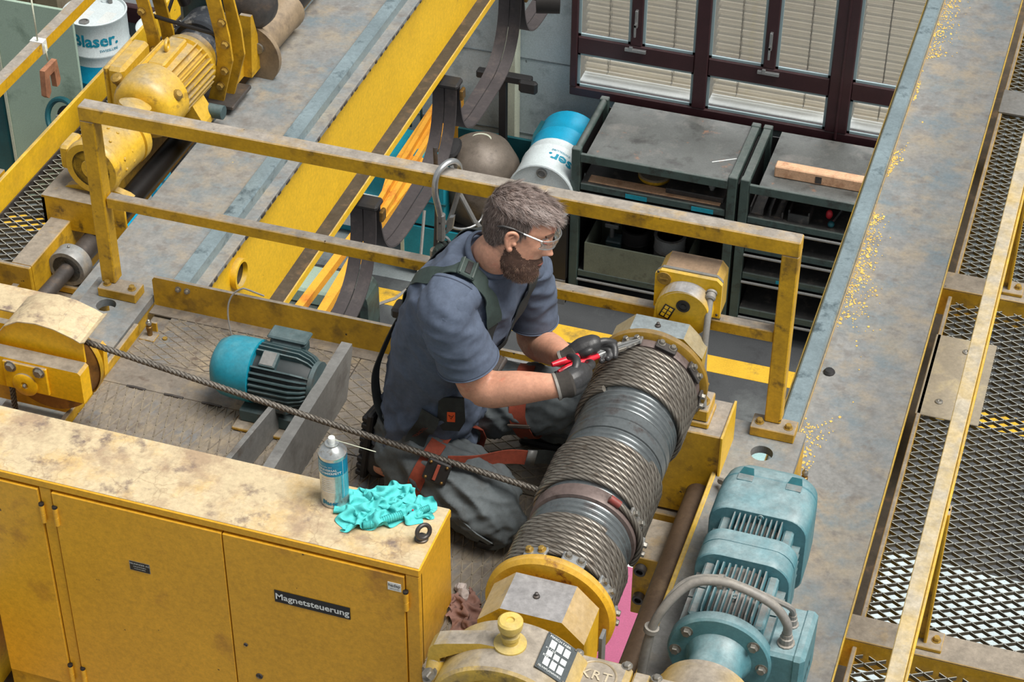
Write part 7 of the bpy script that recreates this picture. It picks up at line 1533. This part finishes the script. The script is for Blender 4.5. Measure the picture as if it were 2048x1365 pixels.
# lanyard hook on the railing
hk = thing('scaffold_hook', (-.355, 0, .65), 'polished steel scaffold hook hung over the railing top bar', 'hook')
P = smooth([(-.361, -.032, .452), (-.361, -.036, .50), (-.366, -.042, .55), (-.374, -.044, .60), (-.371, -.034, .645), (-.357, -.008, .664), (-.342, .018, .660), (-.334, .034, .635), (-.334, .038, .60)], 8)
b = B(); b.tube(P, .0085, 12, flat=.0065); part('hook_body', b, 'alu', hk)
b = B(); b.tube(smooth([(-.334, .038, .605), (-.338, .034, .56), (-.346, .016, .515), (-.353, -.012, .478)], 6), .0065, 10, flat=.0085); part('gate', b, 'grey', hk)
b = B(); b.box(-.372, -.352, -.045, -.026, .445, .53, .004, R=Matrix.Rotation(.02, 3, 'Y')); part('lock_sleeve', b, 'grey', hk); b = B(); b.lathe([(.003, 0), (.001, .001)], (-.362, -.0455, .505), (0, -1, 0), 10); part('lock_pin', b, 'blk', hk)
b = B(); b.prism([(-.356, .455), (-.338, .475), (-.332, .515), (-.345, .51), (-.352, .485)], 'y', -.022, -.008); part('gate_lever', b, 'alu', hk)
b = B(); b.torus((-.356, -.025, .437), (.2, 1, 0), .014, .004, 20, 8); part('eye', b, 'alu', hk)
ly = thing('lanyard', (-.365, -.04, .40), 'knotted dark green webbing lanyard hanging from the scaffold hook', 'lanyard')
for k, (dx, dy, w) in enumerate(((-.010, -.012, .020), (.004, -.006, .022), (.014, .004, .018))):
    b = B(); b.ribbon(smooth([(-.356+dx*.3, -.03+dy, .440), (-.362+dx, -.042+dy, .415), (-.352+dx*1.2, -.048+dy, .395), (-.364+dx, -.046+dy, .36), (-.362+dx*.6, -.06+dy, .315), (-.352, -.09, .275)], 6), (.8, .45*(k-1), .2), w, .005); part('webbing', b, 'webg' if k != 1 else 'web', ly)
b = B(); b.tube(smooth([(-.372, -.05, .422), (-.352, -.066, .412), (-.343, -.048, .40), (-.360, -.036, .392), (-.375, -.052, .385)], 6), .009, 8, flat=.004); part('knot', b, 'webg', ly)
b = B(); b.lathe([(.001, .0), (.010, .004), (.013, .02), (.012, .04), (.001, .046)], (-.386, -.03, .368), (0, 0, 1), 16, sx=.7); part('tag_pouch', b, mat('tag_tan', (176, 160, 142), .5, var=.08), ly)
b = B(); b.prism([(-.425, .342), (-.395, .352), (-.378, .372), (-.372, .352), (-.392, .338)], 'y', -.052, -.046); part('paper_tag', b, 'white', ly)
b = B(); b.tube(smooth([(-.352, -.09, .275), (-.335, -.13, .24), (-.31, -.17, .26), (-.295, -.22, .34), (-.285, -.30, .42), (-.29, -.37, .47), (-.31, -.42, .49)], 6), .008, 8, flat=.004); part('lanyard_tail', b, 'web', ly)
b = B(); b.tube(smooth([(-.40, .02, .36), (-.398, .03, .47), (-.402, .045, .56), (-.41, .06, .66)], 5), .006, 6, flat=.0025); part('back_strap', b, 'dgrey', ly)
# flaked yellow paint along the right rail
b = B(); r3 = random.Random(11)
for k in range(2600):
    y = r3.uniform(-.2, 3.4); x = .583+abs(r3.gauss(0, .026))*(1+.5*math.sin(y*3)); s_ = r3.uniform(.0008, .0036)*(1 if r3.random() < .85 else 1.7)
    if mnoise.noise(Vector((x*9, y*3, 2))) < -.12: continue
    n_ = r3.randint(4, 6); zf_ = -.1396+r3.random()*.0012; a0 = r3.random()*6; b.add([(x+s_*r3.uniform(.6, 1.2)*math.cos(a0+2*PI*i/n_), y+s_*r3.uniform(.8, 1.8)*math.sin(a0+2*PI*i/n_), zf_) for i in range(n_)], [tuple(range(n_))])
part('paint_flakes', b, mat('flaked_yellow', (214, 178, 92), .6, var=.15, vs=40), gr, kind='stuff')
# repeats of one kind carry one group
GR = {'crane_girder': 'crane girders', 'crane_rail': 'crane rails', 'oil_barrel': 'blue and white oil barrels', 'tool_rack': 'workshop racks under the window', 'grease_nipple': 'grease nipples on the trolley', 'trolley_end_beam': 'trolley end beams', 'handrail': 'walkway handrails',
      'walkway_grating': 'walkway gratings', 'drum_hub_housing': 'drum hub housings', 'barrel_plinth': 'plinths under the standing barrels', 'tin_can': 'cans in the olive crate'}
for o in list(COL.objects):
    k = o.name.split('.')[0]
    if o.parent is None and k in GR and not o.get('group'): o['group'] = GR[k]
for m in bpy.data.materials:
    if '_' in m.keys(): del m['_']
